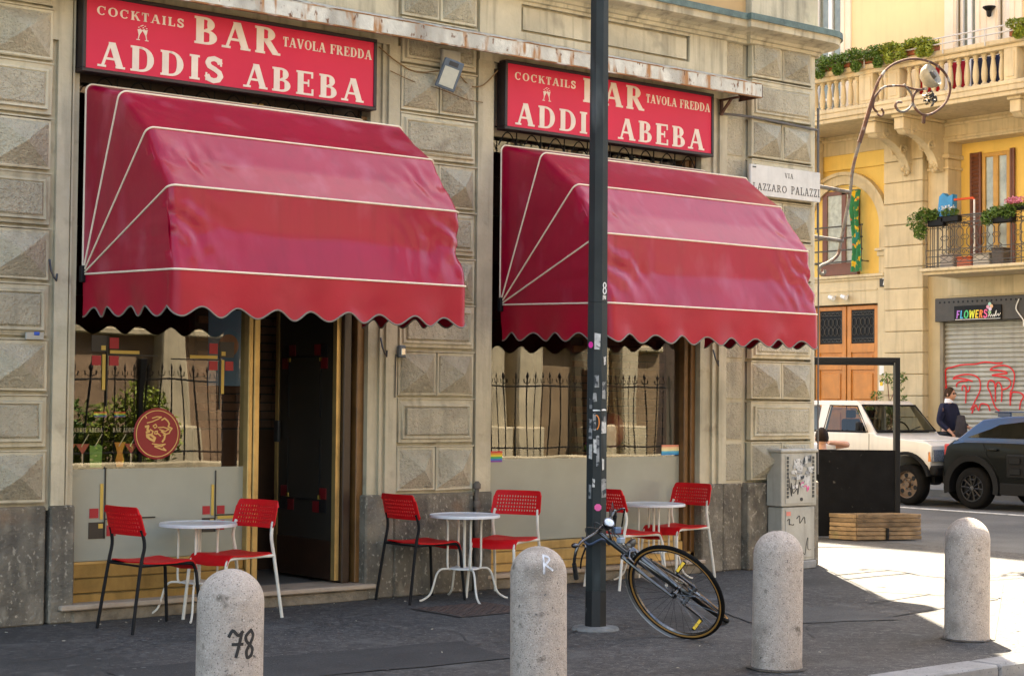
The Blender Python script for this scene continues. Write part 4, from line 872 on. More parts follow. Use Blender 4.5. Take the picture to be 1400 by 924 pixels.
# octagon faces are aligned with the view: the face toward the camera, and the two beside it
rd = random.Random(9)
def stick(face, s0, s1, z0, z1, m, nm='sticker'):
    P_ = Ppole(face); j = lambda: rd.uniform(-.004, .004)
    q = [P_(s0+j(), z0+j(), 0), P_(s1, z0+j(), 0), P_(s1+j(), z1+j(), 0), P_((s0+s1)/2, z1+j()*1.5, 0), P_(s0, z1+j(), 0)]
    n = (Vector(q[1])-Vector(q[0])).cross(Vector(q[2])-Vector(q[1])).normalized()*.0012
    MB().poly([Vector(p) for p in q], n).build(nm, m, po)
stick(0, -.02, .02, 1.97, 2.08, PAPER, 'paper_note')
stick(0, -.027, .0, 1.60, 1.66, STAINP); stick(1, -.026, .02, 1.54, 1.545, CLEARW, 'tape'); stick(0, -.029, .026, 1.535, 1.542, CLEARW, 'tape')
for f, s0, s1, z0, z1, m in [(0, -.028, -.005, 1.40, 1.52, STAINP), (0, -.024, .0, 1.24, 1.34, PAPER), (0, -.005, .02, 1.15, 1.36, STAINP), (1, -.024, .02, 1.38, 1.46, PAPER), (1, -.018, .015, 1.46, 1.5, STAINP), (1, -.02, .0, 1.12, 1.2, PAPER), (1, -.025, .02, .93, 1.06, STAINP), (0, -.028, -.012, 1.0, 1.06, PAPER), (-1, -.0, .025, 1.55, 1.62, STAINP), (-1, -.005, .028, 1.34, 1.48, STAINP), (-1, .0, .028, 1.2, 1.3, PAPER), (1, -.02, .01, 1.62, 1.74, STAINP), (0, -.02, .015, 1.70, 1.79, STAINP), (1, -.01, .01, 1.86, 1.92, PAPER), (-1, .0, .02, .92, 1.02, STAINP), (1, -.02, .01, 2.32, 2.35, PAPER)]: stick(f, s0, s1, z0, z1, m, 'torn_sticker')
def disc(face, s, z, r, m, nm):
    P_ = Ppole(face); MB().add([P_(s, z, .002)]+[P_(s+r*cos(t*pi/8)*(1+.08*(t % 2)), z+r*sin(t*pi/8)*(1+.08*(t % 2)), .002) for t in range(16)], [(0, 1+t, 1+(t+1) % 16) for t in range(16)]).build(nm, m, po)
disc(0, .012, .86, .024, PINK, 'pink_sticker'); disc(-1, .01, 2.0, .022, flat('magenta', (.75, .03, .3)), 'magenta_sticker')
ribbon(MB(), [(-.005+.022*cos(t*pi/10), 1.455+.05*sin(t*pi/10)) for t in range(-4, 6)], .007, Ppole(0)).build('orange_arc_sticker', flat('orange', (.8, .25, .04)), po)
e8 = MB(); P_ = Ppole(1)
ribbon(e8, [(-.004+.013*cos(t*pi/9), 2.42+.018*sin(t*pi/9)) for t in range(19)], .007, P_); ribbon(e8, [(-.004+.015*cos(t*pi/9), 2.381+.021*sin(t*pi/9)) for t in range(19)], .007, P_); e8.build('number_eight', CLEARW, po)
# ================================================================== CHAIRS AND TABLES
def make_chair(frame_mat, label):
    """stacking chair; local origin under the seat, facing +x"""
    c = thing('cafe_chair', (0, 0, 0), label, 'chair', 'red plastic chairs on tubular legs outside the bar')
    r = .0122; w_ = .205
    for s in (-1, 1):
        MB().tube(smoothpts([(-.30, s*.225, 0), (-.232, s*w_, .44), (-.203, s*(w_), .58), (-.212, s*(w_-.005), .66), (-.225, s*(w_-.01), .70)], 4), r, 8).build('rear_leg', frame_mat, c, smooth=True)
        MB().tube(smoothpts([(-.232, s*w_, .455), (-.10, s*(w_-.012), .457), (.15, s*(w_-.014), .455), (.208, s*(w_-.014), .438), (.226, s*(w_-.012), .39), (.232, s*(w_-.008), .34), (.262, s*(.215), 0)], 3), r, 8).build('front_leg', frame_mat, c, smooth=True)
    MB().tube([(-.232, -w_, .455), (-.232, w_, .455)], .008, 8).build('crossbar', frame_mat, c, smooth=True)
    # seat shell with rolled front and a field of small dimples
    rows = []
    for i in range(19):
        u = i/18; x = -.205+.455*u; z = .484-.010*sin(pi*min(1, u*1.25)); 
        if u > .82: a = (u-.82)/.18; z -= .065*a*a; x -= .022*a*a
        row = []
        for j in range(13):
            v = j/12*2-1; row.append((x, v*.212*(1-.03*(abs(u-.5)*2)**2), z-.012*(1-abs(v))**1.0+.006*max(0, abs(v)-.85)*(-6)))
        rows.append(row)
    bm = MB().grid(rows); top = bm.v[:]; n = len(top)
    bm.add([(a, b_, c_-.009) for a, b_, c_ in top], [tuple(reversed(f)) for f in bm.f[:]])
    ed = [(0, j) for j in range(13)]+[(i, 12) for i in range(1, 19)]+[(18, j) for j in range(11, -1, -1)]+[(i, 0) for i in range(17, 0, -1)]; ids = [i*13+j for i, j in ed]
    bm.f += [(ids[k], n+ids[k], n+ids[(k+1) % len(ids)], ids[(k+1) % len(ids)]) for k in range(len(ids))]; bm.mi += [0]*len(ids)
    bm.build('seat', REDP, c, smooth=True, ang=50)
    # backrest: curved shell pierced by rows of square holes
    NU, NV = 37, 15; zb, zt = .655, .855
    def BP(i, j, th=0):
        u = i/(NU-1)*2-1; v = j/(NV-1); hw = .228-.012*v
        zz = zb+(zt-zb)*v; e = abs(u)
        if e > .86: k = (e-.86)/.14; cut = .05*(1-sqrt(max(0, 1-k*k))); zz = min(zz, zt-cut) if v > .5 else max(zz, zb+cut*.5)
        return Vector((-.200-.055*v-.028*(1-u*u)-th, u*hw, zz))
    fm = MB(); P0 = [BP(i, j) for i in range(NU) for j in range(NV)]; P1 = [BP(i, j, .009) for i in range(NU) for j in range(NV)]
    hole = lambda i, j: (3 <= i <= NU-5 and 2 <= j <= NV-4 and i % 2 == 1 and j % 2 == 0)
    I = lambda i, j: i*NV+j; n = NU*NV; F = []
    for i in range(NU-1):
        for j in range(NV-1):
            a, b_, c_, d_ = I(i, j), I(i+1, j), I(i+1, j+1), I(i, j+1)
            if hole(i, j): F += [(a, b_, n+b_, n+a), (b_, c_, n+c_, n+b_), (c_, d_, n+d_, n+c_), (d_, a, n+a, n+d_)]
            else: F += [(a, d_, c_, b_), (n+a, n+b_, n+c_, n+d_)]
    for i in range(NU-1): F += [(I(i, 0), I(i+1, 0), n+I(i+1, 0), n+I(i, 0)), (I(i, NV-1), n+I(i, NV-1), n+I(i+1, NV-1), I(i+1, NV-1))]
    for j in range(NV-1): F += [(I(0, j), n+I(0, j), n+I(0, j+1), I(0, j+1)), (I(NU-1, j), I(NU-1, j+1), n+I(NU-1, j+1), n+I(NU-1, j))]
    fm.add(P0+P1, F); fm.build('backrest', REDP, c)
    return c
chB = make_chair(BLACK, 'black-legged red chair left of the left table, in front of the shop window')
chW = make_chair(IVORY, 'white-legged red chair right of the left table, in front of the doorway')
def put(o, xr, yr, ang, nearside):
    """xr,yr: the rear leg nearest the street stands here"""
    # local rear foot nearest the street: (-.275, -+.225)
    lx, ly = -.30, (-.225 if nearside > 0 else .225); a = radians(ang)
    o.location = (xr-(lx*cos(a)-ly*sin(a)), yr-(lx*sin(a)+ly*cos(a)), 0); o.rotation_euler.z = a
put(chB, 5.29, -.82, 6, 1)
put(chW, 6.60, -.586, 180+13, -1)
c3 = copy_tree(chB, label='black-legged red chair left of the middle table, against the dark plinth'); put(c3, 7.80, -.51, 2, 1)
c4 = copy_tree(chW, label='white-legged red chair right of the middle table, behind the second bollard'); put(c4, 9.17, -.50, 180+26, -1)
c5 = copy_tree(chW, label='white-legged red chair left of the right table, partly hidden by the grey pole'); put(c5, 9.85, -.68, 0, 1)
c6 = copy_tree(chW, label='white-legged red chair right of the right table, behind the bicycle wheel'); put(c6, 11.35, -.33, 180+8, -1)
def make_table(label):
    t = thing('cafe_table', (0, 0, 0), label, 'table', 'small round white metal tables outside the bar'); H_ = .685
    MB().lathe([(0, H_-.004), (.272, H_-.004), (.28, H_+.002), (.284, H_-.004), (.284, H_-.020), (.279, H_-.022), (.276, H_-.010), (0, H_-.010)], n=48).build('tabletop', mat('white_tabletop', (.66, .66, .67), .28, .06, 9, spec=.5), t, smooth=True, ang=30)
    MB().lathe([(0, .262), (.112, .262), (.118, .258), (.118, .250), (.112, .247), (0, .247)], n=32).build('lower_shelf', WHITEP, t, smooth=True, ang=30)
    for k in range(4):
        a = radians(45+90*k); u = Vector((cos(a), sin(a), 0)); q = lambda r_, z: u*r_+Vector((0, 0, z))
        MB().tube(smoothpts([q(.20, H_-.012), q(.165, H_-.02), q(.145, H_-.06), q(.142, .5), q(.142, .275), q(.115, .252), q(.15, .255), q(.20, .25), q(.235, .21), q(.262, .12), q(.29, .055), q(.345, .016), q(.375, .008)], 4), .0085, 8).build('leg', IVORY, t, smooth=True)
    MB().tube([(0, 0, .262), (0, 0, H_-.01)], .012, 8).build('centre_post', IVORY, t, smooth=True)
    return t
t1 = make_table('small round white table at the left, in front of the frosted left window'); t1.location = (6.11, -.20, 0); t1.rotation_euler.z = radians(10)
t2 = copy_tree(t1, loc=(8.36, -.47, 0), rz=radians(28), label='small round white table in the middle, in front of the dark plinth and standpipe')
t3 = copy_tree(t1, loc=(10.74, -.16, 0), rz=radians(20), label='small round white table at the right, beside the pole and bicycle')
BIKECH = mat('worn_bicycle_chrome', (.13, .13, .135), .26, .3, 20, metal=1)
# ================================================================== BICYCLE (leaning on the pole, front wheel turned)
F_ = Vector((.6247, .7809, 0)); L_ = Vector((.7809, -.6247, 0)); Z_ = Vector((0, 0, 1))
HB = Vector((8.10, -3.168, .326)); WV = (-.53*L_+.15*F_+.40*Z_).normalized(); NV_ = (.546*L_+.70*F_+.461*Z_).normalized()
BK = thing('bicycle', (8.10, -3.0, 0), 'old dark bicycle with chrome parts leaning over against the grey pole, front wheel turned', 'bicycle')
e1 = WV.cross(NV_).normalized(); e2 = NV_.cross(e1).normalized()
if e2.z < 0: e2 = -e2
def circ(c, r, n=64, a0=0, a1=360, off=0): return [c+(e1*cos(radians(a0+(a1-a0)*i/n))+e2*sin(radians(a0+(a1-a0)*i/n)))*r+NV_*off for i in range(n+(0 if a1-a0 == 360 else 1))]
def wheel(hub, ax, nm, rim_r=.345):
    u = ax.orthogonal().normalized(); v = ax.cross(u)
    W_ = thing(nm, hub-BK.location, None, None); W_.parent = BK
    ring = lambda r, o, n=72: [hub+(u*cos(2*pi*i/n)+v*sin(2*pi*i/n))*r+ax*o for i in range(n)]
    MB().tube(ring(.352, 0), .0155, 10, closed=True).build('tyre', TYRE, W_, smooth=True)
    MB().tube(ring(.3425, -.0095), .0072, 6, closed=True).tube(ring(.3425, .0095), .0072, 6, closed=True).build('tyre_wall', GUMWALL, W_, smooth=True)
    MB().tube(ring(.331, -.004), .0085, 8, closed=True).tube(ring(.331, .004), .0085, 8, closed=True).build('rim', BIKECH, W_, smooth=True)
    sp = MB(); n = 36
    for i in range(n):
        a = 2*pi*i/n; b_ = a+(.35 if i % 4 < 2 else -.35); s_ = 1 if i % 2 else -1
        sp.tube([hub+ax*.03*s_+(u*cos(b_)+v*sin(b_))*.022, hub+(u*cos(a)+v*sin(a))*.326], .0012, 3)
    sp.build('spokes', BIKECH, W_); q = ax
    MB().tube([hub-ax*.05, hub+ax*.05], .013, 10).tube([hub-ax*.034, hub-ax*.028], .026, 14).tube([hub+ax*.028, hub+ax*.034], .026, 14).build('hub', BIKECH, W_, smooth=True)
    return W_
wheel(HB, NV_, 'front_wheel')
u_ = (Z_*.602-L_*.798); E_ = (F_*.995+L_*.06).normalized(); RH = HB+E_*1.04+u_*(-.165); RH.z = .228
MN = E_.cross(u_).normalized(); 
wheel(RH, MN, 'rear_wheel')
d_ = (HB-RH).normalized(); up_ = (u_-d_*u_.dot(d_)).normalized()
BBk = RH+d_*.45-up_*.05; HT0 = HB+WV*.425; HT1 = HB+WV*.56; ST = HB+WV*.66; SEAT = BBk+up_*.50-d_*.16
fr = MB(); FR = mat('dark_green_frame_paint', (.010, .013, .014), .35, .3, 12, coat=.3, coatr=.2)
fr.tube([HT0-WV*.02, HT1+WV*.02], .020, 10).tube([HT0, BBk], .017, 10).tube([HT1, SEAT-up_*.02], .016, 10).tube([BBk, SEAT], .016, 10)
for s_ in (-1, 1): fr.tube([BBk, RH+MN*.055*s_], .010, 8).tube([SEAT-up_*.03, RH+MN*.055*s_], .009, 8)
fr.build('frame', FR, BK, smooth=True)
fk = MB(); 
for s_ in (-1, 1): fk.tube([HT0-WV*.0+NV_*.045*s_, HB+WV*.2+NV_*.055*s_, HB+NV_*.05*s_], [.0135, .0115, .008], 8)
fk.tube([HT0+NV_*.052, HT0-NV_*.052], .015, 10).build('fork', BIKECH, BK, smooth=True)
FW = NV_.cross(WV).normalized()
if FW.dot(-F_) < 0: FW = -FW
MB().tube([HT1, ST+WV*.01], .013, 10).tube([ST, ST+FW*.07], .013, 10).build('stem', BIKECH, BK, smooth=True)
C0 = ST+FW*.07; bp = [C0-NV_*.34-FW*.20-WV*.09, C0-NV_*.35-FW*.09-WV*.03, C0-NV_*.28+FW*.01+WV*.02, C0-NV_*.10, C0, C0+NV_*.10, C0+NV_*.19+FW*.0+WV*.015, C0+NV_*.22-FW*.07, C0+NV_*.22-FW*.17-WV*.03]
MB().tube(smoothpts(bp, 5), .011, 10).build('handlebar', BIKECH, BK, smooth=True)
for a_, b_ in ((bp[0], bp[1]), (bp[-1], bp[-2])):
    MB().tube([a_+(a_-b_)*.02, a_.lerp(b_, .5), b_], [.017, .016, .015], 10).build('grip', mat('black_rubber_grip', (.012, .012, .012), .7), BK, smooth=True)
for s_ in (-1, 1):
    k = C0+NV_*(.19 if s_ > 0 else .26)*s_+FW*.01
    MB().tube(smoothpts([k, k+FW*.03-WV*.03+NV_*.03*s_, k-FW*.06-WV*.05+NV_*.05*s_, k-FW*.14-WV*.075+NV_*.05*s_]), .006, 8).build('brake_lever', BIKECH, BK, smooth=True)
MB().ellipsoid(C0-NV_*.30+WV*.035, (.026, .026, .018)).build('bell', BIKECH, BK, smooth=True)
HLp = HB+WV*.63+FW*.125
hl = thing('headlight', HLp-BK.location, None, None); hl.parent = BK
R3 = FW.to_track_quat('Z', 'Y').to_matrix().to_4x4(); Tm = Matrix.Translation(HLp) @ R3
MB().lathe([(.008, -.05), (.03, -.035), (.038, -.01), (.041, .012), (.038, .016)], n=22).xf(Tm).build('shell', BIKECH, hl, smooth=True)
MB().lathe([(.038, .010), (.028, .020), (0, .026)], n=22).xf(Tm).build('lens', mat('ribbed_lens', (.62, .68, .72), .15, .2, 60, spec=.8), hl, smooth=True)
MB().tube([HT1+FW*.02, HLp-FW*.03], .007, 6).build('bracket', STEELD, hl)
cab = MB()
for a_, b_, c_ in ((C0-NV_*.17, .13, .02), (C0+NV_*.16, .12, -.02), (C0+NV_*.10, .07, .01), (C0-NV_*.08, .09, .0)):
    cab.tube(smoothpts([a_, a_+FW*.07+WV*(b_*.4), HT1+FW*.07+NV_*c_, HT0+FW*.03+NV_*c_, HB+WV*.36+NV_*(c_+.03)], 6), .0032, 5)
cab.build('cables', mat('dark_cable', (.02, .02, .022), .5), BK)
# brake caliper, mudguard, dynamo
MB().tube([HB+WV*.385-NV_*.045+FW*.03, HB+WV*.41+FW*.035, HB+WV*.385+NV_*.045+FW*.03], .009, 8).tube([HB+WV*.34-NV_*.04+FW*.02, HB+WV*.39-NV_*.045+FW*.03], .010, 8).tube([HB+WV*.34+NV_*.04+FW*.02, HB+WV*.39+NV_*.045+FW*.03], .010, 8).build('brake_caliper', BIKECH, BK, smooth=True)
MB().tube([HB+WV*.33+NV_*.075, HB+WV*.42+NV_*.07], .018, 12).build('dynamo', BIKECH, BK, smooth=True)
# silver mudguard strip along the rear part of the front wheel
wl = [HB+(WV*cos(radians(a))-FW*sin(radians(a)))*.378-NV_*.012 for a in range(20, 146, 6)]
mg = MB(); rows = [[p-NV_*.014, p+(p-HB).normalized()*.006, p+NV_*.012] for p in wl]; mg.grid(rows); mg.build('mudguard', mat('brushed_mudguard', (.35, .345, .33), .35, .15, 12, metal=.8), BK, smooth=True)
# cranks and pedals with yellow reflectors
cd = (d_*.25+up_*.97).normalized()
MB().tube([BBk-MN*.075, BBk+MN*.075], .022, 12).build('bottom_bracket', STEELD, BK, smooth=True)
tr = MB(); n = 40; tr.tube([BBk+MN*.045+(d_*cos(2*pi*i/n)+up_*sin(2*pi*i/n))*.088 for i in range(n)], .004, 5, closed=True)
for i in range(5): tr.tube([BBk+MN*.045, BBk+MN*.045+(d_*cos(2*pi*i/5)+up_*sin(2*pi*i/5))*.088], .006, 5)
tr.build('chainring', BIKECH, BK)
for s_ in (-1, 1):
    a_ = BBk+MN*.07*s_; b_ = a_+cd*.17*s_; MB().tube([a_, b_], [.012, .009], 8).build('crank', BIKECH, BK, smooth=True)
    pd = thing('pedal', b_-BK.location, None, None); pd.parent = BK; c_ = b_+MN*.055*s_
    Mx = Matrix((( MN.x, d_.x, up_.x, c_.x), (MN.y, d_.y, up_.y, c_.y), (MN.z, d_.z, up_.z, c_.z), (0, 0, 0, 1)))
    MB().bbox(-.048, .048, -.036, .036, -.013, .013, .004).xf(Mx).build('block', TYRE, pd)
    MB().bbox(-.040, .040, .037, .043, -.011, .011, .002).bbox(-.040, .040, -.043, -.037, -.011, .011, .002).xf(Mx).build('reflector', flat('amber_reflector', (.85, .55, .02), .3), pd)
ch = MB()
for s_ in (1, -1): ch.tube([BBk+MN*.045+up_*.085*s_, RH+MN*.045+up_*.032*s_], .004, 4)
ch.build('chain', STEELD, BK)
sd = MB(); sd.ellipsoid((0, 0, 0), (.13, .07, .03)).ellipsoid((.11, 0, .0), (.09, .028, .024)); sc = SEAT+up_*.06
Mx = Matrix(((d_.x, MN.x, up_.x, sc.x), (d_.y, MN.y, up_.y, sc.y), (d_.z, MN.z, up_.z, sc.z), (0, 0, 0, 1)))
sd.xf(Mx).build('saddle', mat('black_saddle', (.015, .013, .012), .5), BK, smooth=True)
MB().tube([SEAT-up_*.02, sc], .012, 8).build('seat_post', BIKECH, BK, smooth=True)
MB().bbox(-.03, .03, -.02, .02, -.022, .022, .006).xf(Matrix.Translation(HB+WV*.57+NV_*.06+FW*.06)).build('blue_reflector', flat('dull_blue', (.06, .12, .22), .4), BK)
MB().bbox(-.025, .025, -.02, .02, -.02, .02, .006).xf(Matrix.Translation(HB+WV*.50+FW*.07)).build('pale_lamp', flat('pale_blue_plastic', (.22, .28, .36), .4), BK)
lk = MB(); lk.tube([Vector((PX, PY, .62))+Vector((cos(t*pi/10)*.095, sin(t*pi/10)*.095, .02*sin(t))) for t in range(20)], .009, 8, closed=True)
lk.build('cable_lock', mat('blue_lock', (.03, .05, .09), .5), BK, smooth=True)

# ================================================================== PLANTER, BLACK ENCLOSURE
pt = thing('timber_planter', (16.1, 1.75, 0), 'low weathered plank box in front of the black panel', 'planter')
def plank_wall(a, b, z0, z1, n, th=.03):
    a = Vector((*a, 0)); b = Vector((*b, 0)); d = (b-a); Ln = d.length; d.normalize(); nrm = Vector((-d.y, d.x, 0)); rd = random.Random(int(a.x*100))
    for i in range(n):
        h = (z1-z0)/n; j = rd.uniform(-.005, .005)
        m = MB().bbox(0, Ln+rd.uniform(-.01, .01), -th/2, th/2, 0, h-.007, .004)
        ang = atan2(d.y, d.x); m.xf(Matrix.Translation(a+nrm*j+Z_*(z0+h*i)) @ Matrix.Rotation(ang, 4, 'Z')); m.build('plank', PLANK, pt)
pA, pB, pC = (15.66, 2.02), (15.767, 1.71), (16.51, 1.36)
pD = (16.40, 1.67)
plank_wall(pA, pB, .01, .315, 6); plank_wall(pB, pC, .01, .315, 6); plank_wall(pC, pD, .01, .315, 6); plank_wall(pD, pA, .01, .315, 6)
MB().poly([Vector((*q, .2)) for q in (pA, pB, pC, pD)], (0, 0, .03)).build('soil', mat('dry_soil', (.12, .085, .055), .95, .4, 9, .8, 40), pt)
for q in (pB, ): MB().bbox(-.025, .025, -.02, .02, 0, .29, .004).xf(Matrix.Translation((q[0]+.02, q[1]+.03, 0))).build('corner_post', PLANK, pt)
MB().bbox(16.08, 16.11, 1.505, 1.535, .0, .15, .003).build('metal_peg', BLACK, pt)
en = thing('dining_enclosure', (15.9, 2.2, 0), 'black panel with a thin black frame enclosing the street seating behind the corner', 'enclosure')
q1 = Vector((15.80, 2.36, 0)); q2 = Vector((16.50, 1.70, 0)); bk_ = Vector((.78, .64, 0))
q1 = q1+(q1-q2)*.9
def panel(a, b, z0, z1, th, nm, m):
    d = (b-a); ln = d.length; ang = atan2(d.y, d.x)
    return MB().bbox(0, ln, -th/2, th/2, z0, z1, .004).xf(Matrix.Translation(a) @ Matrix.Rotation(ang, 4, 'Z')).build(nm, m, en)
panel(q1, q2, .01, 1.05, .03, 'panel', BLACKW)
cs = [q1, q2, q2+bk_*1.5, q1+bk_*1.5]
for p in cs: MB().bbox(-.03, .03, -.03, .03, 0, 2.16, .004).xf(Matrix.Translation(p+Vector((.0, .0, 0))) @ Matrix.Rotation(_a-pi/2, 4, 'Z')).build('post', BLACK, en)
for a, b in zip(cs, cs[1:]+cs[:1]): panel(a, b, 2.10, 2.16, .05, 'top_rail', BLACK)
tb = thing('street_table', (16.75, 3.1, 0), 'dark table hidden behind the black panel', 'table')
MB().bbox(16.35, 17.0, 2.75, 3.4, .72, .75, .006).build('tabletop', BLACK, tb); MB().tube([(16.68, 3.08, 0), (16.68, 3.08, .72)], .03, 10).build('post', BLACK, tb)

# ================================================================== PEOPLE
def skin_chain(nodes, edges, sub=2):
    me = bpy.data.meshes.new('t'); me.from_pydata([n[0] for n in nodes], edges, []); o = bpy.data.objects.new('t', me); COL.objects.link(o)
    md = o.modifiers.new('s', 'SKIN'); 
    for i, n in enumerate(nodes):
        sv = me.skin_vertices[0].data[i]; r = n[1]; sv.radius = (r, r) if not isinstance(r, tuple) else r
        sv.use_root = (i == 0)
    ms = o.modifiers.new('u', 'SUBSURF'); ms.levels = sub; ms.render_levels = sub
    dg = bpy.context.evaluated_depsgraph_get(); out = bpy.data.meshes.new_from_object(o.evaluated_get(dg)); bpy.data.objects.remove(o)
    return out
def figure(name_label, loc, ang, J, cloth_top, cloth_leg, hair_r, sleeves='long', glasses=False, collar=False):
    """J: joints in local coordinates (x forward, y left, z up)"""
    P_ = thing('person', loc, name_label, 'person'); P_.rotation_euler.z = ang
    def add(me, nm, m):
        me.materials.clear(); me.materials.append(m); me.name = nm; me.polygons.foreach_set('use_smooth', [True]*len(me.polygons)); o = bpy.data.objects.new(nm, me); COL.objects.link(o); o.parent = P_; return o
    V = {k: Vector(v) for k, v in J.items()}
    N = [(V['pelvis'], (.135, .10)), (V['waist'], (.10, .08)), (V['chest'], (.12, .08)), (V['neckb'], (.06, .06)), (V['neck'], .055), (V['head0'], (.07, .078))]
    Eg = [(0, 1), (1, 2), (2, 3), (3, 4), (4, 5)]
    top = [(V['pelvis']+Z_*.0, (.145, .115)), (V['waist'], (.14, .115)), (V['chest'], (.19, .14)), (V['neckb']-Z_*.01, (.085, .08))]; te = [(0, 1), (1, 2), (2, 3)]
    leg = [(V['pelvis']+Z_*.03, (.14, .11))]; le = []
    for s_ in ('l', 'r'):
        b_ = len(N); sl_k = .6 if sleeves == 'long' else 1; N += [(V['sh'+s_], .052*sl_k), (V['el'+s_], .042*sl_k), (V['wr'+s_], .029)]; Eg += [(2, b_), (b_, b_+1), (b_+1, b_+2)]
        # palm and five fingers
        w0 = V['wr'+s_]; hd = (w0-V['el'+s_]).normalized(); sd_ = hd.cross(Z_); sd_ = sd_.normalized() if sd_.length > .1 else Vector((0, 1, 0)); up2 = sd_.cross(hd)
        N.append((w0+hd*.055, (.036, .018))); Eg.append((b_+2, b_+3)); pb = b_+3
        for fi, (off, ln) in enumerate(((-.026, .075), (-.009, .085), (.009, .08), (.025, .062))):
            q0 = len(N); N += [(w0+hd*.085+sd_*off, .0095), (w0+hd*(.085+ln*.5)+sd_*off*1.1-up2*.012, .0085), (w0+hd*(.085+ln*.85)+sd_*off*1.1-up2*.038, .007)]; Eg += [(pb, q0), (q0, q0+1), (q0+1, q0+2)]
        q0 = len(N); N += [(w0+hd*.045-sd_*.036, .011), (w0+hd*.085-sd_*.05-up2*.02, .009)]; Eg += [(pb, q0), (q0, q0+1)]
        t0 = len(top); endp = V['wr'+s_] if sleeves == 'long' else V['sh'+s_].lerp(V['el'+s_], .6)
        if sleeves == 'long': top += [(V['sh'+s_], .076), (V['el'+s_], .056), (V['el'+s_].lerp(V['wr'+s_], .93), .041)]; te += [(2, t0), (t0, t0+1), (t0+1, t0+2)]
        else: top += [(V['sh'+s_], .078), (endp, .062)]; te += [(2, t0), (t0, t0+1)]
        b2 = len(N); N += [(V['hip'+s_], .088), (V['kn'+s_], .056), (V['an'+s_], .036), (V['an'+s_]+Vector((.13, 0, -.05)), (.038, .025))]; Eg += [(0, b2), (b2, b2+1), (b2+1, b2+2), (b2+2, b2+3)]
        l0 = len(leg); leg += [(V['hip'+s_], .098), (V['kn'+s_], .07), (V['an'+s_]+Z_*.03, .055)]; le += [(0, l0), (l0, l0+1), (l0+1, l0+2)]
        sh = MB().ellipsoid(V['an'+s_]+Vector((.07, 0, -.045)), (.14, .05, .042)); o = sh.build('shoe', BLACK, None, smooth=True); o.parent = P_
    add(skin_chain(N, Eg), 'body', SKIN); add(skin_chain(top, te), 'top_garment', cloth_top); add(skin_chain(leg, le), 'trousers', cloth_leg)
    # head
    H0 = V['head']; hm = MB(); n, m = 28, 20; vs = []
    for i in range(m+1):
        t = pi*i/m
        for k in range(n):
            a = 2*pi*k/n; x = cos(a)*sin(t); y = sin(a)*sin(t); z = cos(t)
            rx = .098; ry = .075*(1-.18*max(0, -z)); px = x*rx+(.012 if z < 0 else 0)*max(0, x); pz = z*.122
            if x > .5: 
                px += .022*math.exp(-((y/.16)**2))*math.exp(-(((z+.14)/.16)**2))      # nose
                px -= .010*math.exp(-(((abs(y)-.40)/.16)**2))*math.exp(-(((z-.08)/.11)**2))  # eye sockets
                px += .006*math.exp(-((y/.3)**2))*math.exp(-(((z+.46)/.07)**2))      # lips
                px += .010*math.exp(-((y/.3)**2))*math.exp(-(((z+.78)/.16)**2))      # chin
            vs.append(H0+Vector((px, y*ry, pz)))
    hm.add(vs, [(i*n+k, (i+1)*n+k, (i+1)*n+(k+1) % n, i*n+(k+1) % n) for i in range(m) for k in range(n)])
    for s_ in (-1, 1): hm.ellipsoid(H0+Vector((-.005, s_*.077, -.005)), (.018, .010, .030), 8, 6)
    o = hm.build('head', SKIN, None, smooth=True); o.parent = P_
    if not glasses:
        for s_ in (-1, 1): o = MB().ellipsoid(H0+Vector((.082, s_*.031, .012)), (.012, .012, .008), 8, 6).build('eye', CLEARW, None, smooth=True); o.parent = P_
    hr = MB(); vs = []
    for i in range(13):
        t = (pi*.60)*i/12
        for k in range(n):
            a = 2*pi*k/n; x = cos(a); cutf = 1 if x < .35 else 1-.50*(x-.35)/.65; tt = t*cutf
            nz = 1+.05*noise.noise(Vector((x*4, sin(a)*4, tt*5)))
            vs.append(H0+Vector((x*sin(tt)*.104*nz-.006, sin(a)*sin(tt)*.084*nz, cos(tt)*.131*nz)))
    hr.add(vs, [(i*n+k, (i+1)*n+k, (i+1)*n+(k+1) % n, i*n+(k+1) % n) for i in range(12) for k in range(n)])
    o = hr.build('hair', hair_r, None, smooth=True); o.parent = P_
    if glasses:
        g = MB()
        for s_ in (-1, 1): g.ellipsoid(H0+Vector((.094, s_*.032, .012)), (.007, .026, .019), 12, 6).tube([H0+Vector((.09, s_*.056, .016)), H0+Vector((.0, s_*.082, .012))], .003, 5)
        g.tube([H0+Vector((.102, -.01, .016)), H0+Vector((.102, .01, .016))], .003, 5); o = g.build('sunglasses', BLACK, None, smooth=True); o.parent = P_
    if collar:
        c_ = MB().lathe([(.082, -.03), (.072, .03), (.066, .045), (.060, .03)], V['neck']-Z_*.015, 20); o = c_.build('collar', SHIRT, None, smooth=True); o.parent = P_
    return P_
walk = dict(pelvis=(0, 0, .98), waist=(0, 0, 1.14), chest=(.01, 0, 1.36), neckb=(.0, 0, 1.51), neck=(.01, 0, 1.56), head0=(.02, 0, 1.62), head=(.035, 0, 1.665), shl=(0, .19, 1.45), shr=(0, -.19, 1.45), ell=(.06, .25, 1.18), wrl=(.28, .22, 1.08), elr=(-.04, -.25, 1.17), wrr=(.17, -.25, 1.02),
            hipl=(0, .09, .93), hipr=(0, -.09, .93), knl=(.16, .09, .52), anl=(.14, .09, .09), knr=(-.05, -.09, .50), anr=(-.30, -.09, .14))
man = figure('walking man in navy sweater, white collar and sunglasses, carrying a dark jacket', (25.1, 7.45, .12), -pi/2+.1, walk, NAVY, JEANS, mat('short_brown_hair', (.045, .026, .015), .8, .4, 60, .5, 90, spec=.12), glasses=True, collar=True)
jk = MB()
rows = []
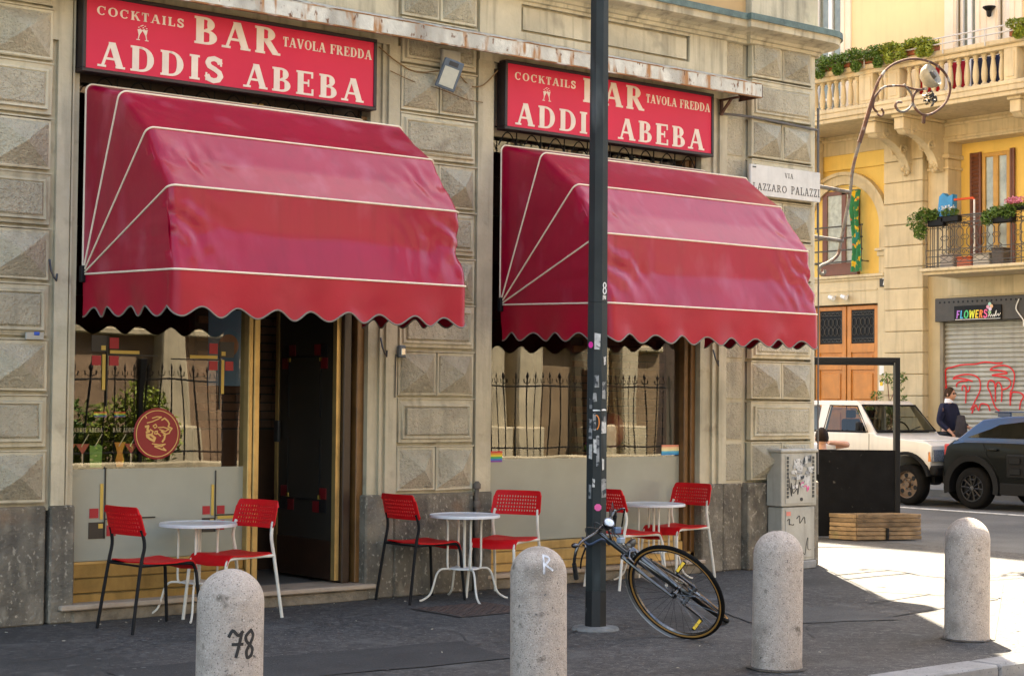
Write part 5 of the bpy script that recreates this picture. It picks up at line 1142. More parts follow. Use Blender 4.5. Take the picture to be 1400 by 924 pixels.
for i in range(15):
    t = i/14; rows.append([(25.02+.07*cos(a*pi/5)*(.6+.6*sin(pi*t)), 7.12+.10*sin(a*pi/5)*(.7+.5*sin(pi*t))+.015*noise.noise(Vector((a, i*.6, 1))), 1.42-.62*t+.02*noise.noise(Vector((a*1.3, i, 5)))) for a in range(11)])
jk.grid(rows); tag(jk.build('jacket', mat('dark_jacket_cloth', (.03, .025, .03), .85, .5, 12), smooth=True, org=(25, 7.1, .8)), 'dark jacket bundled over the walking man\'s arm', 'jacket')
sit = dict(pelvis=(0, 0, .50), waist=(-.02, 0, .66), chest=(.0, 0, .88), neckb=(.02, 0, 1.02), neck=(.03, 0, 1.07), head0=(.04, 0, 1.12), head=(.05, 0, 1.175), shl=(0, .19, .97), shr=(0, -.19, .97), ell=(.12, .25, .74), wrl=(.34, .16, .78), elr=(.12, -.25, .74), wrr=(.34, -.16, .78),
           hipl=(.03, .09, .47), hipr=(.03, -.09, .47), knl=(.44, .12, .50), anl=(.46, .12, .09), knr=(.44, -.12, .50), anr=(.46, -.12, .09))
p1 = figure('seated person seen from behind, dark hair and white shirt, above the black panel', (16.28, 2.68, 0), _a, sit, SHIRT, JEANS, HAIR, 'short')
s2 = dict(sit); s2.update(shl=(0, .19, 1.03), ell=(.10, .55, 1.08), wrl=(.16, .30, 1.10), head=(.06, 0, 1.265), head0=(.05, 0, 1.20), neck=(.03, 0, 1.14), neckb=(.02, 0, 1.08), chest=(0, 0, .93))
p2 = figure('second seated person with a bare arm stretched out sideways above the black panel', (16.72, 3.62, 0), _a+pi+.1, s2, SHIRT, JEANS, HAIR, 'short')
p2.location = (16.80, 3.42, 0)
for (x, y, a, lab) in ((16.28, 2.68, _a, 'dark stool under the seated person in front'), (16.80, 3.42, _a+pi, 'dark stool under the seated person at the back')):
    t = thing('stool', (x, y, 0), lab, 'stool', 'stools behind the black panel', a)
    o = MB().lathe([(0, .37), (.17, .37), (.17, .40), (0, .40)], n=18).build('seat', BLACK, None); o.parent = t
    for k in range(4):
        o = MB().tube([(cos(k*pi/2+.78)*.14, sin(k*pi/2+.78)*.14, .38), (cos(k*pi/2+.78)*.19, sin(k*pi/2+.78)*.19, 0)], .012, 6).build('leg', BLACK, None); o.parent = t
# ================================================================== CARS (parked along the far pavement, lengthwise in y)
def prism(poly, x0, x1, bev, nm, m, par, inset=None, seg=3, ang=35):
    """side-view polygon (y, z) extruded across x0..x1 with rounded edges; inset(z) tapers the flanks"""
    bm = bmesh.new(); A = [bm.verts.new((x0, y, z)) for y, z in poly]; Bv = [bm.verts.new((x1, y, z)) for y, z in poly]; n = len(poly)
    bm.faces.new(A); bm.faces.new(Bv[::-1])
    for i in range(n): bm.faces.new((A[i], A[(i+1) % n], Bv[(i+1) % n], Bv[i]))
    bmesh.ops.recalc_face_normals(bm, faces=bm.faces)
    if bev:
        es = [e for e in bm.edges if abs(e.verts[0].co.x-e.verts[1].co.x) < 1e-6]; bmesh.ops.bevel(bm, geom=es, offset=bev, segments=seg, affect='EDGES', profile=.6, clamp_overlap=True)
    if inset:
        c = (x0+x1)/2
        for v in bm.verts: k = inset(v.co.z, v.co.y); v.co.x += k if v.co.x < c else -k
    mb = MB().bm(bm); return mb.build(nm, m, par, smooth=True, ang=ang)
def arcpts(cy, cz, r, a0, a1, n=12): return [(cy+r*cos(radians(a0+(a1-a0)*i/n)), cz+r*sin(radians(a0+(a1-a0)*i/n))) for i in range(n+1)]
def car_wheel(par, x, y, r, wd, side, rimm, style):
    w = thing('wheel', Vector((x, y, r))-par.location, None, None); w.parent = par
    s = -1 if side < 0 else 1; X0 = x
    MB().lathe([(r*.66, -wd/2), (r*.86, -wd/2-.004), (r*.95, -wd/2+.012), (r, -wd/2+.04), (r, wd/2-.04), (r*.95, wd/2-.012), (r*.86, wd/2+.004), (r*.66, wd/2)], (x, y, r), 40, 'x', cap=False).build('tyre', TYRE, w, smooth=True, ang=50)
    f = x+s*(wd/2-.01)
    g = MB().lathe([(0, s*-.046), (r*.30, s*-.045), (r*.36, s*-.03), (r*.60, s*-.035), (r*.63, s*-.005), (r*.67, 0)], (f, y, r), 36, 'x', cap=False); g.build('rim', rimm, w, smooth=True, ang=30)
    h = MB(); 
    if style == 'steel':
        for k in range(6):
            a = 2*pi*k/6+.3; h.lathe([(0, s*.001), (r*.115, s*.001), (r*.115, s*-.008)], (f+s*-.030, y+cos(a)*r*.46, r+sin(a)*r*.46), 12, 'x')
        h.build('rim_holes', BLACK, w)
        MB().lathe([(0, s*.0), (r*.13, s*.0), (r*.16, s*-.03)], (f, y, r), 18, 'x').build('hub_cap', rimm, w, smooth=True)
        nb = MB()
        for k in range(6): a = 2*pi*k/6; nb.lathe([(0, s*.012), (.013, s*.01), (.014, 0)], (f-s*.04, y+cos(a)*r*.24, r+sin(a)*r*.24), 8, 'x')
        nb.build('wheel_nuts', STEELD, w)
    else:
        for k in range(5):
            a = 2*pi*k/5+.4
            for da in (-.16, .16):
                p = Vector((f-s*.01, y+cos(a+da*2.2)*r*.14, r+sin(a+da*2.2)*r*.14)); q = Vector((f-s*.004, y+cos(a+da*1.9)*r*.62, r+sin(a+da*1.9)*r*.62)); h.tube([p, q], r*.045, 6)
            h.tube([Vector((f-s*.004, y+cos(a-.3)*r*.42, r+sin(a-.3)*r*.42)), Vector((f-s*.004, y+cos(a+.3)*r*.42, r+sin(a+.3)*r*.42))], r*.04, 6)
        h.tube([Vector((f-s*.0, y+cos(t*pi/18)*r*.62, r+sin(t*pi/18)*r*.62)) for t in range(36)], r*.03, 6, closed=True)
        h.build('spokes', mat('dark_alloy', (.02, .02, .022), .4, .2, 20, metal=.5), w, smooth=True); MB().lathe([(0, s*.012), (r*.11, s*.008), (r*.13, -s*.03)], (f, y, r), 16, 'x').build('hub_cap', STEELD, w, smooth=True)
def sidewin(poly, X0, ins, nm, m, par, off=.004):
    """glass on the near flank"""
    mb = MB(); mb.add([(X0+ins(z, y)-off, y, z) for y, z in poly], [tuple(range(len(poly)))]); return mb.build(nm, m, par)
# ---------------- white off-roader
JX0, JX1 = 22.05, 23.70
J_ = thing('parked_car', (22.9, 7.2, 0), 'old white two-door off-roader with bronze steel wheels parked nose towards the black car', 'car', 'cars parked in front of the yellow building')
zs = .50
low = [(5.50, .60), (5.47, .95), (5.56, 1.0), (6.56, 1.09), (6.62, 1.13), (9.35, 1.13), (9.42, 1.0), (9.42, .55), (9.0, zs)]+arcpts(8.35, .33, .44, 22, 158, 12)[::1]+[(7.85, zs), (6.45, zs)]+arcpts(5.97, .33, .45, 22, 158, 12)+[(5.5, .50)]
low = [(5.50, .62), (5.465, .95), (5.56, 1.005), (6.56, 1.09), (6.62, 1.13), (9.35, 1.13), (9.42, 1.0), (9.42, .52), (8.80, .45)]+arcpts(8.33, .33, .46, 15, 165, 12)+[(6.45, .45)]+arcpts(5.97, .35, .44, 14, 158, 12)+[(5.53, .56)]
jin = lambda z, y: max(0, (z-1.13))*.20+(.02 if z < .6 else 0)+.03*max(0, z-.95)
prism(low, JX0, JX1, .025, 'body', CARW, J_, jin)
prism([(6.975, 1.575), (7.10, 1.655), (9.15, 1.65), (9.30, 1.60), (9.31, 1.575)], JX0+.015, JX1-.015, .02, 'roof', CARW, J_, jin)
for X_, sg in ((JX0+.015, 1), (JX1-.015, -1)):
    for pg in ([(6.60, 1.125), (6.985, 1.578), (7.075, 1.578), (6.79, 1.125)], [(7.62, 1.578), (7.68, 1.125), (7.86, 1.125), (7.83, 1.578)], [(9.1, 1.578), (9.2, 1.125), (9.38, 1.125), (9.31, 1.578)]):
        MB().add([(X_+sg*jin(z, y), y, z) for y, z in pg]+[(X_+sg*(jin(z, y)+.05), y, z) for y, z in pg], [(0, 1, 2, 3), (7, 6, 5, 4), (0, 4, 5, 1), (1, 5, 6, 2), (2, 6, 7, 3), (3, 7, 4, 0)]).build('pillar', CARW, J_)
for sx in (JX0+.35, JX1-.75): MB().bbox(sx, sx+.4, 7.5, 7.62, 1.05, 1.35, .03).bbox(sx+.1, sx+.3, 7.52, 7.6, 1.36, 1.5, .02).build('seat', CARP, J_, smooth=True)
MB().bbox(JX0+.15, JX1-.15, 6.66, 6.95, 1.1, 1.17, .02).build('dashboard', CARP, J_)
MB().tube([(JX1-.40+.17*cos(t*pi/9), 7.02+.05*sin(t*pi/9), 1.13+.17*sin(t*pi/9)) for t in range(18)], .014, 6, closed=True).build('steering_wheel', BLACK, J_)
sidewin([(6.80, 1.165), (7.08, 1.545), (7.62, 1.555), (7.68, 1.165)][::-1], JX0+.015, jin, 'side_window', CGLASS, J_)
MB().tube([(JX0+.013+jin(z, y), y, z) for y, z in [(6.76, 1.15), (7.06, 1.565), (7.64, 1.575), (7.71, 1.15)]], .012, 6, closed=True).build('window_seal', BLACK, J_)
sidewin([(7.85, 1.165), (7.83, 1.555), (9.1, 1.55), (9.2, 1.165)][::-1], JX0+.015, jin, 'rear_side_window', CGLASS, J_)
# windscreen plane between base and roof
wb = Vector((0, 6.60, 1.14)); wt = Vector((0, 6.985, 1.585)); nw = Vector((0, -.755, .656))*.006
def wsc(xa0, xa1, m, nm, k0=.06, k1=.95):
    a = wb.lerp(wt, k0)+nw; b = wb.lerp(wt, k1)+nw
    return MB().add([(xa0, a.y, a.z), (xa1, a.y, a.z), (xa1-.08, b.y, b.z), (xa0+.08, b.y, b.z)], [(0, 3, 2, 1)]).build(nm, m, J_)
wsc(JX0+.07, JX1-.07, CGLASS, 'windscreen')
MB().box(JX0+.1, JX1-.1, 6.75, 9.2, 1.127, 1.14).build('dark_cabin_floor', BLACK, J_)
a = wb.lerp(wt, .04)+nw; b = wb.lerp(wt, .98)+nw
MB().tube([(JX0+.06, a.y, a.z), (JX1-.06, a.y, a.z), (JX1-.14, b.y, b.z), (JX0+.14, b.y, b.z)], .016, 6, closed=True).build('windscreen_seal', BLACK, J_)
MB().tube([(JX0+.25, a.y-.03, a.z+.0), (JX0+.6, a.y+.02, a.z+.07)], .008, 5).tube([(JX0+.85, a.y-.03, a.z), (JX0+1.2, a.y+.02, a.z+.07)], .008, 5).build('wiper', BLACK, J_)
MB().bbox(JX0-.11, JX0+.0, 6.83, 6.93, 1.16, 1.31, .02).build('mirror', BLACK, J_, smooth=True)
MB().tube([(JX0-.001, 6.72, .5), (JX0+.0, 6.72, 1.12)], .004, 4).build('door_gap', BLACK, J_)
MB().bbox(JX0+.12, JX1-.12, 5.70, 6.5, 1.0, 1.045, .02).xf(Matrix.Translation((0, 0, .0))).build('bonnet', CARW, J_, smooth=True)
MB().bbox(JX0+.03, JX0+.33, 5.455, 5.50, .70, .89, .008).build('headlight', mat('headlight_lens', (.16, .18, .21), .12, .6, 40, spec=.8), J_)
MB().bbox(JX1-.33, JX1-.03, 5.455, 5.50, .70, .89, .008).build('headlight', MATS['headlight_lens'], J_)
MB().bbox(JX0+.34, JX1-.34, 5.46, 5.49, .70, .90, .008).build('grille', BLACK, J_)
MB().bbox(JX0-.0, JX0+.03, 5.49, 5.54, .70, .86, .006).build('indicator', flat('orange_indicator', (.6, .2, .03), .3), J_)
MB().bbox(JX0+.0, JX1-.0, 5.38, 5.53, .48, .64, .03).build('bumper', CARP, J_, smooth=True)
arch = MB(); P = arcpts(5.97, .35, .45, 5, 165, 16); arch.grid([[(JX0-.045, y, z) for y, z in P], [(JX0-.045, y+(y-5.97)*.10, z+(z-.35)*.10) for y, z in P], [(JX0+.01, y+(y-5.97)*.12, z+(z-.35)*.12) for y, z in P]]); arch.grid([[(JX0-.045, y, z) for y, z in P], [(JX0+.3, y, z) for y, z in P]]); arch.build('wheel_arch', CARP, J_, smooth=True)
MB().box(JX0+.26, JX1-.2, 5.6, 9.3, .36, .6).build('underbody', BLACK, J_)
for x, s in ((JX0+.12, -1), (JX1-.12, 1)):
    for y in (5.97, 8.33): car_wheel(J_, x, y, .325, .22, s, RIMB, 'steel')
# ---------------- black crossover with blue roof edge
KX0, KX1 = 22.10, 23.86
K_ = thing('parked_car', (23, 3.4, 0), 'black crossover with a blue roof frame and roof rails parked behind the right bollard', 'car', 'cars parked in front of the yellow building')
klow = [(5.30, .40), (5.32, .70), (5.26, .92), (5.16, 1.03), (4.6, 1.03), (2.2, .99), (1.55, .93), (1.15, .80), (1.10, .40), (1.3, .26)]+arcpts(1.95, .33, .40, 190, -10, 12)[::1]+[(2.5, .22), (4.25, .22)]
klow = [(5.28, .34), (5.32, .55), (5.31, .80), (5.24, .96), (5.10, 1.05), (4.6, 1.05), (2.2, .99), (1.55, .93), (1.15, .80), (1.10, .30)]+arcpts(1.93, .33, .39, 195, -10, 14)[::1][::1]+[(4.27, .24)]+arcpts(4.76, .33, .41, 190, -5, 14)
kin = lambda z, y: max(0, z-1.0)*.20+max(0, .5-z)*.10+.05*max(0, (y-4.9))**1.0*1.6+.05*max(0, 1.6-y)
prism(klow, KX0, KX1, .03, 'body', CARK, K_, kin)
kgh = [(5.10, 1.04), (4.74, 1.30), (4.60, 1.385), (4.2, 1.43), (3.4, 1.46), (2.9, 1.43), (2.15, .995)]
prism(kgh, KX0+.03, KX1-.03, .03, 'cabin', CARB, K_, kin)
sidewin([(4.86, 1.10), (4.45, 1.235), (4.30, 1.30), (3.75, 1.365), (2.95, 1.36), (2.42, 1.09)][::-1], KX0+.03, kin, 'side_window', CGLASS, K_, .006)
sidewin([(4.86, 1.10), (4.45, 1.235), (4.30, 1.30), (3.75, 1.365), (2.95, 1.36), (2.42, 1.09)][::-1], KX0+.03, kin, 'dark_window_backing', BLACK, K_, .003)  # black sheet stands in for the unlit cabin behind the glass
bel = MB(); bel.grid([[(KX0+kin(z, y)-.004, y, z) for y, z in ((5.08, 1.035), (4.9, 1.06), (4.3, 1.055), (3.2, 1.04), (2.3, 1.02))], [(KX0+kin(z, y)-.004, y, z) for y, z in ((5.12, .99), (4.9, 1.02), (4.3, 1.025), (3.2, 1.015), (2.3, 1.0))]]); bel.build('blue_waist_strip', CARB, K_)
MB().add([(KX0+.16, 5.085, 1.085), (KX1-.16, 5.085, 1.085), (KX1-.2, 4.79, 1.285), (KX0+.2, 4.79, 1.285)], [(0, 3, 2, 1)]).build('rear_window', CGLASS, K_)
MB().add([(KX0+.16, 5.08, 1.083), (KX1-.16, 5.08, 1.083), (KX1-.2, 4.785, 1.283), (KX0+.2, 4.785, 1.283)], [(0, 3, 2, 1)]).build('dark_window_backing', BLACK, K_)  # black sheet again in place of the dim cabin
for x in (KX0+.17, KX1-.17): MB().bbox(x-.03, x+.03, 2.9, 4.44, 1.485, 1.51, .01).bbox(x-.025, x+.025, 4.15, 4.38, 1.42, 1.487, .008).bbox(x-.025, x+.025, 2.95, 3.1, 1.44, 1.487, .008).build('roof_rail', CARB if x < 23 else CARP, K_, smooth=True)
ar = MB(); P = arcpts(4.76, .33, .405, -12, 192, 22); sc_ = 1.24
ar.grid([[(KX0-.012, y, max(.22, z)) for y, z in P], [(KX0-.02, 4.76+(y-4.76)*sc_, max(.22, .33+(z-.33)*sc_)) for y, z in P], [(KX0+.06, 4.76+(y-4.76)*(sc_+.03), max(.22, .33+(z-.33)*(sc_+.03))) for y, z in P]]); ar.grid([[(KX0-.012, y, max(.22, z)) for y, z in P], [(KX0+.3, y, max(.22, z)) for y, z in P]]); ar.build('wheel_arch', CARP, K_, smooth=True, ang=50)
MB().bbox(KX0-.012, KX0+.05, 2.35, 4.24, .24, .42, .01).build('sill_cladding', CARP, K_)
MB().bbox(KX0-.016, KX0+.02, 2.5, 4.12, .50, .86, .02).build('door_bump_panel', CARP, K_, smooth=True)
bb = MB().bbox(-.012, 0, -.10, .10, -.05, .05, .01).mesh('air_pad', mat('dark_rubber_pad', (.008, .008, .008), .6, spec=.15))
for i in range(6):
    for j in range(2): inst('air_pad', bb, K_, (KX0-.016, 3.96-i*.25, .60+j*.16))
MB().bbox(KX0-.018, KX0+.01, 4.28, 4.46, .90, .935, .008).build('door_handle', CARK, K_, smooth=True)
MB().tube([(KX0-.002+kin(z, 4.2), y, z) for y, z in ((4.55, 1.04), (4.50, .85), (4.30, .62))], .004, 4).build('door_gap', BLACK, K_)
MB().bbox(KX0+.03, KX0+.1, 5.17, 5.30, .80, .99, .02).build('tail_light', LAMPR, K_, smooth=True)
MB().bbox(KX0+.05, KX1-.05, 5.22, 5.36, .34, .60, .04).build('rear_bumper', CARP, K_, smooth=True)
MB().box(KX0+.28, KX1-.28, 1.4, 5.1, .25, .55).build('underbody', BLACK, K_)
for x, s in ((KX0+.12, -1), (KX1-.12, 1)):
    for y in (4.76, 1.93): car_wheel(K_, x, y, .32, .21, s, BLACK, 'alloy')
# ================================================================== YELLOW HOUSE ACROSS THE SIDE STREET (front faces -x)
YB = thing('yellow_house', (26.6, 9, 0), 'ochre yellow apartment house with stone pilasters, balustraded balcony and shop shutter across the side street', 'building')
def yb(x0, x1, y0, y1, z0, z1, nm, m, c=0, par=None): 
    mb = MB(); (mb.bbox(x0, x1, y0, y1, z0, z1, c) if c else mb.box(x0, x1, y0, y1, z0, z1)); return mb.build(nm, m, par or YB)
XF = 26.6
# door bay
yb(XF-.04, XF+.5, 10.0, 10.235, .1, 4.10, 'door_pier', BEIGEL); yb(XF-.04, XF+.5, 11.97, 12.3, .1, 4.10, 'door_pier', BEIGEL)
yb(XF-.04, XF+.5, 10.235, 11.97, 3.58, 4.10, 'door_lintel', BEIGEL)
yb(XF-.10, XF+.4, 10.05, 12.2, 4.10, 4.16, 'string_course', BEIGEL, .01); yb(XF-.07, XF, 10.05, 12.2, 4.05, 4.10, 'string_course', BEIGEL, .01)
yb(XF-.055, XF, 10.24, 12.1, 3.84, 3.87, 'string_course', BEIGEL)
yb(XF+.1, XF+.5, 10.0, 12.3, 4.16, 7.0, 'render_wall', YEL); yb(XF+.04, XF+.1, 10.0, 12.3, 6.3, 7.0, 'render_wall', YEL)
# arch moulding (two steps)
for r0, r1, xx in ((.92, 1.10, .02), (1.10, 1.165, -.04)):
    a = MB(); cy, cz = 11.17, 5.08; n = 28; P = []
    pts = [(cy-k*1, 0) for k in ()]
    for r_ in (r0, r1): P.append([(XF+xx, cy-r_, 4.66)]+[(XF+xx, cy-r_*cos(pi*i/n), cz+r_*sin(pi*i/n)) for i in range(n+1)]+[(XF+xx, cy+r_, 4.66)])
    bck = [[(XF+.12, y, z) for _, y, z in row] for row in P]
    a.grid([bck[0], P[0], P[1], bck[1]]); a.build('arch_moulding', BEIGEL, YB, smooth=True, ang=30)
yb(XF-.07, XF+.15, 10.0, 10.30, 4.60, 4.655, 'impost', BEIGEL, .01); yb(XF-.03, XF+.15, 10.02, 10.27, 4.50, 4.60, 'impost', BEIGEL, .01); yb(XF-.0, XF+.12, 10.03, 10.24, 4.16, 4.50, 'impost_pier', BEIGEL)
# arched-bay window
wi = thing('window', Vector((XF, 11.3, 4.4))-YB.location, None, None); wi.parent = YB
yb(XF+.06, XF+.12, 10.80, 10.88, 4.36, 5.88, 'frame', BRWOOD, 0, wi); yb(XF+.06, XF+.12, 11.62, 11.74, 4.36, 5.88, 'frame', BRWOOD, 0, wi); yb(XF+.06, XF+.12, 11.13, 11.24, 4.36, 5.88, 'frame', BRWOOD, 0, wi); yb(XF+.06, XF+.12, 10.88, 11.62, 5.80, 5.88, 'frame', BRWOOD, 0, wi); yb(XF+.02, XF+.12, 10.80, 11.74, 4.18, 4.42, 'frame', BRWOOD, 0, wi)
yb(XF+.085, XF+.098, 11.24, 11.62, 4.42, 5.80, 'pane', mat('lace_curtained_pane', (.42, .43, .36), .25, .35, 9), 0, wi); yb(XF+.085, XF+.098, 10.88, 11.13, 4.42, 5.80, 'pane', MATS['lace_curtained_pane'], 0, wi)
wb_ = MB()
for z in (5.14, 4.90, 4.66, 4.43): wb_.tube([(XF-.12, 10.55, z), (XF-.12, 12.1, z)], .016, 6)
for y in (10.58, 11.9): wb_.tube([(XF-.12, y, 4.4), (XF-.12, y, 5.16)], .012, 5).tube([(XF-.12, y, 4.43), (XF+.1, y, 4.43)], .012, 5)
wb_.build('window_bars', IRON, YB)
cu = MB(); rows = []
for i in range(26):
    t = i/25; rows.append([(XF-.16+.035*sin(j*1.3+t*3), 10.86-.30*(j/12)*(1-.18*sin(t*3))-.06*t+.03*sin(t*7), 5.83-1.62*t) for j in range(13)])
cu.grid(rows)
CURT = mat('floral_cloth', (.03, .22, .09), .85, .3, 6, spots=[((.75, .48, .03), 7, .55, .6), ((.6, .10, .06), 9, .62, .66), ((.02, .22, .20), 4, .6, .65)])
tag(cu.build('curtain', CURT, smooth=True, org=(XF-.16, 10.7, 5)), 'green and yellow floral cloth hanging out of the arched window', 'curtain')
# double door
D_ = thing('door', Vector((XF, 11.1, .1))-YB.location, None, None); D_.parent = YB
dx = XF+.06
yb(dx, dx+.08, 10.235, 10.30, .1, 3.58, 'stile', ORWOOD, 0, D_)
for y0, y1 in ((10.30, 11.09), (11.12, 11.91)):
    yb(dx+.03, dx+.06, y0, y1, .1, 3.55, 'leaf', ORWOOD, 0, D_)
    for a, b in ((y0, y0+.10), (y1-.10, y1)): yb(dx, dx+.03, a, b, .1, 3.55, 'stile', ORWOOD, .006, D_)
    for z0, z1 in ((.1, .35), (1.5, 1.62), (2.28, 2.40), (2.62, 2.80), (3.47, 3.55)): yb(dx, dx+.03, y0+.10, y1-.10, z0, z1, 'rail', ORWOOD, .006, D_)
    for z0, z1 in ((.42, 1.43), (1.69, 2.21), (2.46, 2.56)): yb(dx+.008, dx+.03, y0+.15, y1-.15, z0, z1, 'door_panel', ORWOOD, .012, D_)
    yb(dx+.02, dx+.029, y0+.10, y1-.10, 2.80, 3.47, 'dark_light', BLACK, 0, D_)
    g = MB(); yy0, yy1 = y0+.12, y1-.12
    for z in (2.84, 2.90, 3.37, 3.43): g.tube([(dx+.01, yy0, z), (dx+.01, yy1, z)], .006, 4)
    n = 5
    for k in range(n):
        cy = yy0+(k+.5)*(yy1-yy0)/n; h = (yy1-yy0)/n/2
        for zc in (3.05, 3.23): g.tube([(dx+.01, cy+h*.95*cos(t*pi/5), zc+.085*sin(t*pi/5)) for t in range(10)], .0055, 4, closed=True)
        g.tube([(dx+.01, cy-h, 2.84), (dx+.01, cy, 2.90), (dx+.01, cy+h, 2.84)], .005, 4).tube([(dx+.01, cy-h, 3.43), (dx+.01, cy, 3.37), (dx+.01, cy+h, 3.43)], .005, 4)
    g.tube([(dx+.01, yy0, 2.84), (dx+.01, yy0, 3.43)], .006, 4).tube([(dx+.01, yy1, 2.84), (dx+.01, yy1, 3.43)], .006, 4); g.build('door_grille', IRON, D_)
# big rusticated pilaster
pk = MB().bbox(-.32, .0, -.0, .94, 0, .40, .012).mesh('pilaster_block', BEIGEL)
yb(XF-.08, XF+.4, 9.09, 10.0, .1, 7.0, 'pilaster_core', BEIGEL)
for k in range(16):
    z = .12+.412*k
    if z < 6.55: inst('pilaster_block', pk, YB, (XF+.18, 9.07, z), (1, 1, 1))
yb(XF-.12, XF+.3, 9.05, 10.02, 6.66, 6.80, 'pilaster_cap', BEIGEL, .02)
# shop bay: second pilaster, beam, recessed loggia wall
yb(XF+.03, XF+.5, 8.78, 9.07, .1, 4.04, 'shop_pier', BEIGE)
yb(XF+.03, XF+.5, 2.6, 8.78, 3.52, 4.04, 'shop_fascia', BEIGE); yb(XF+.02, XF+.035, 5.2, 8.62, 3.64, 3.97, 'fascia_panel', BEIGEL, .006)
yb(XF+.01, XF+.5, 8.60, 9.07, 4.14, 6.25, 'second_pilaster', BEIGEL, .01); yb(XF-.03, XF+.5, 8.56, 9.07, 6.05, 6.10, 'pilaster_cap', BEIGEL, .01); yb(XF-.05, XF+.5, 8.54, 9.07, 6.25, 6.34, 'pilaster_cap', BEIGEL, .02); yb(XF-.005, XF+.5, 8.58, 9.07, 6.34, 6.56, 'pilaster_head', BEIGEL)
yb(XF+.42, XF+.7, 2.6, 8.62, 4.1, 6.6, 'loggia_wall', YEL); yb(XF+.0, XF+.42, 2.6, 9.07, 6.56, 7.0, 'loggia_beam', BEIGEL); yb(XF-.03, XF+.02, 2.6, 9.07, 6.60, 6.66, 'beam_fillet', BEIGEL, .01); yb(XF-.05, XF+.02, 2.6, 12.3, 6.86, 6.92, 'beam_fillet', BEIGEL, .01)
yb(XF+.0, XF+.4, 9.07, 12.3, 6.60, 7.0, 'frieze_beam', BEIGEL)
# loggia french window with louvred shutters
w2 = thing('window', Vector((XF+.4, 7.8, 4.2))-YB.location, None, None); w2.parent = YB; lx = XF+.38
yb(lx, lx+.06, 8.03, 8.10, 4.14, 6.33, 'frame', YWOOD, .005, w2); yb(lx, lx+.06, 7.48, 7.56, 4.14, 6.33, 'frame', YWOOD, .005, w2); yb(lx, lx+.06, 7.56, 8.03, 6.25, 6.33, 'frame', YWOOD, .005, w2)
yb(lx-.01, lx+.06, 7.74, 7.85, 4.14, 6.25, 'mullion', YWOOD, .006, w2)
for a, b in ((7.56, 7.74), (7.85, 8.03)): yb(lx+.03, lx+.04, a, b, 4.5, 6.25, 'pane', mat('curtained_pane', (.36, .38, .33), .15, .45, 3, spec=.8), 0, w2); yb(lx+.01, lx+.05, a, b, 4.14, 4.5, 'kick_panel', YWOOD, .01, w2)
def louvre(y0, y1, z0, z1, xx, par):
    s_ = thing('shutter', Vector((xx, y0, z0))-YB.location-Vector(par.location if par else (0, 0, 0)), None, None); s_.parent = par or YB
    m = MB().bbox(xx, xx+.04, y0, y0+.045, z0, z1, .004).bbox(xx, xx+.04, y1-.045, y1, z0, z1, .004).box(xx+.03, xx+.035, y0+.04, y1-.04, z0, z1)
    n = int((z1-z0)/.075)
    for i in range(n): z = z0+.03+i*.075; m.add([(xx-.004, y0+.045, z), (xx-.004, y1-.045, z), (xx+.025, y1-.045, z+.05), (xx+.025, y0+.045, z+.05)], [(0, 3, 2, 1)])
    return m.build('louvres', BRWOOD, s_)
louvre(8.11, 8.36, 4.14, 6.36, lx-.03, None); louvre(7.37, 7.47, 4.14, 6.36, lx-.03, None); louvre(6.1, 6.45, 4.14, 6.36, lx-.03, None)
# balcony of the loggia
yb(25.62, XF+.42, 3.0, 8.50, 4.04, 4.10, 'balcony_slab', BEIGEL, .012); yb(25.68, XF+.42, 3.0, 8.46, 3.98, 4.04, 'balcony_slab', BEIGEL, .01)
bx = 25.70; R_ = thing('balcony_railing', Vector((bx, 7, 4.1))-YB.location, None, None); R_.parent = YB
m = MB(); y0, y1 = 4.2, 8.40
for z in (4.14, 4.19, 4.31, 4.43, 4.83, 4.90, 5.0, 5.03): m.tube([(bx, y0, z), (bx, y1, z)], .008 if z < 5.02 else .016, 5)
for y in [y0, 6.35, 6.55, y1, 8.15, 8.25]: m.tube([(bx, y, 4.1), (bx, y, 5.03)], .010, 5)
m.tube([(bx, y1, 5.03), (XF+.4, y1, 5.03)], .014, 5).tube([(bx, y1, 4.14), (XF+.4, y1, 4.14)], .01, 5)
for k in range(8): m.tube([(bx+.12*k, y1, 4.12), (bx+.12*k, y1, 5.03)], .008, 5)
m.build('rails', IRON, R_)
m = MB()
def scroll(m, cy, cz, r, s): m.tube([(bx, cy+s*r*(1-t/14)*cos(t*.62), cz+r*(1-t/14)*sin(t*.62)) for t in range(13)], .008, 4)
k = 0; y = 4.3
while y < 8.1:
    if not 6.35 < y < 6.6:
        for zc in (4.37, 4.87): scroll(m, y, zc, .055, 1); scroll(m, y+.11, zc, .055, -1)
        m.tube([(bx, y-.02, 4.44), (bx, y+.05, 4.50), (bx, y+.05, 4.58), (bx, y-.0, 4.635), (bx, y+.05, 4.69), (bx, y+.05, 4.77), (bx, y-.02, 4.83)], .009, 4)
        m.tube([(bx, y+.20, 4.44), (bx, y+.13, 4.50), (bx, y+.13, 4.58), (bx, y+.18, 4.635), (bx, y+.13, 4.69), (bx, y+.13, 4.77), (bx, y+.20, 4.83)], .009, 4)
        m.tube([(bx, y+.09+.045*cos(t*pi/4), 4.635+.045*sin(t*pi/4)) for t in range(8)], .007, 4, closed=True)
        m.tube([(bx, y-.01, 4.19), (bx, y+.21, 4.31)], .006, 4).tube([(bx, y+.21, 4.19), (bx, y-.01, 4.31)], .006, 4).tube([(bx, y-.01, 4.90), (bx, y+.21, 5.0)], .006, 4).tube([(bx, y+.21, 4.90), (bx, y-.01, 5.0)], .006, 4)
    y += .225
m.build('scrollwork', IRON, R_)['kind'] = 'stuff'
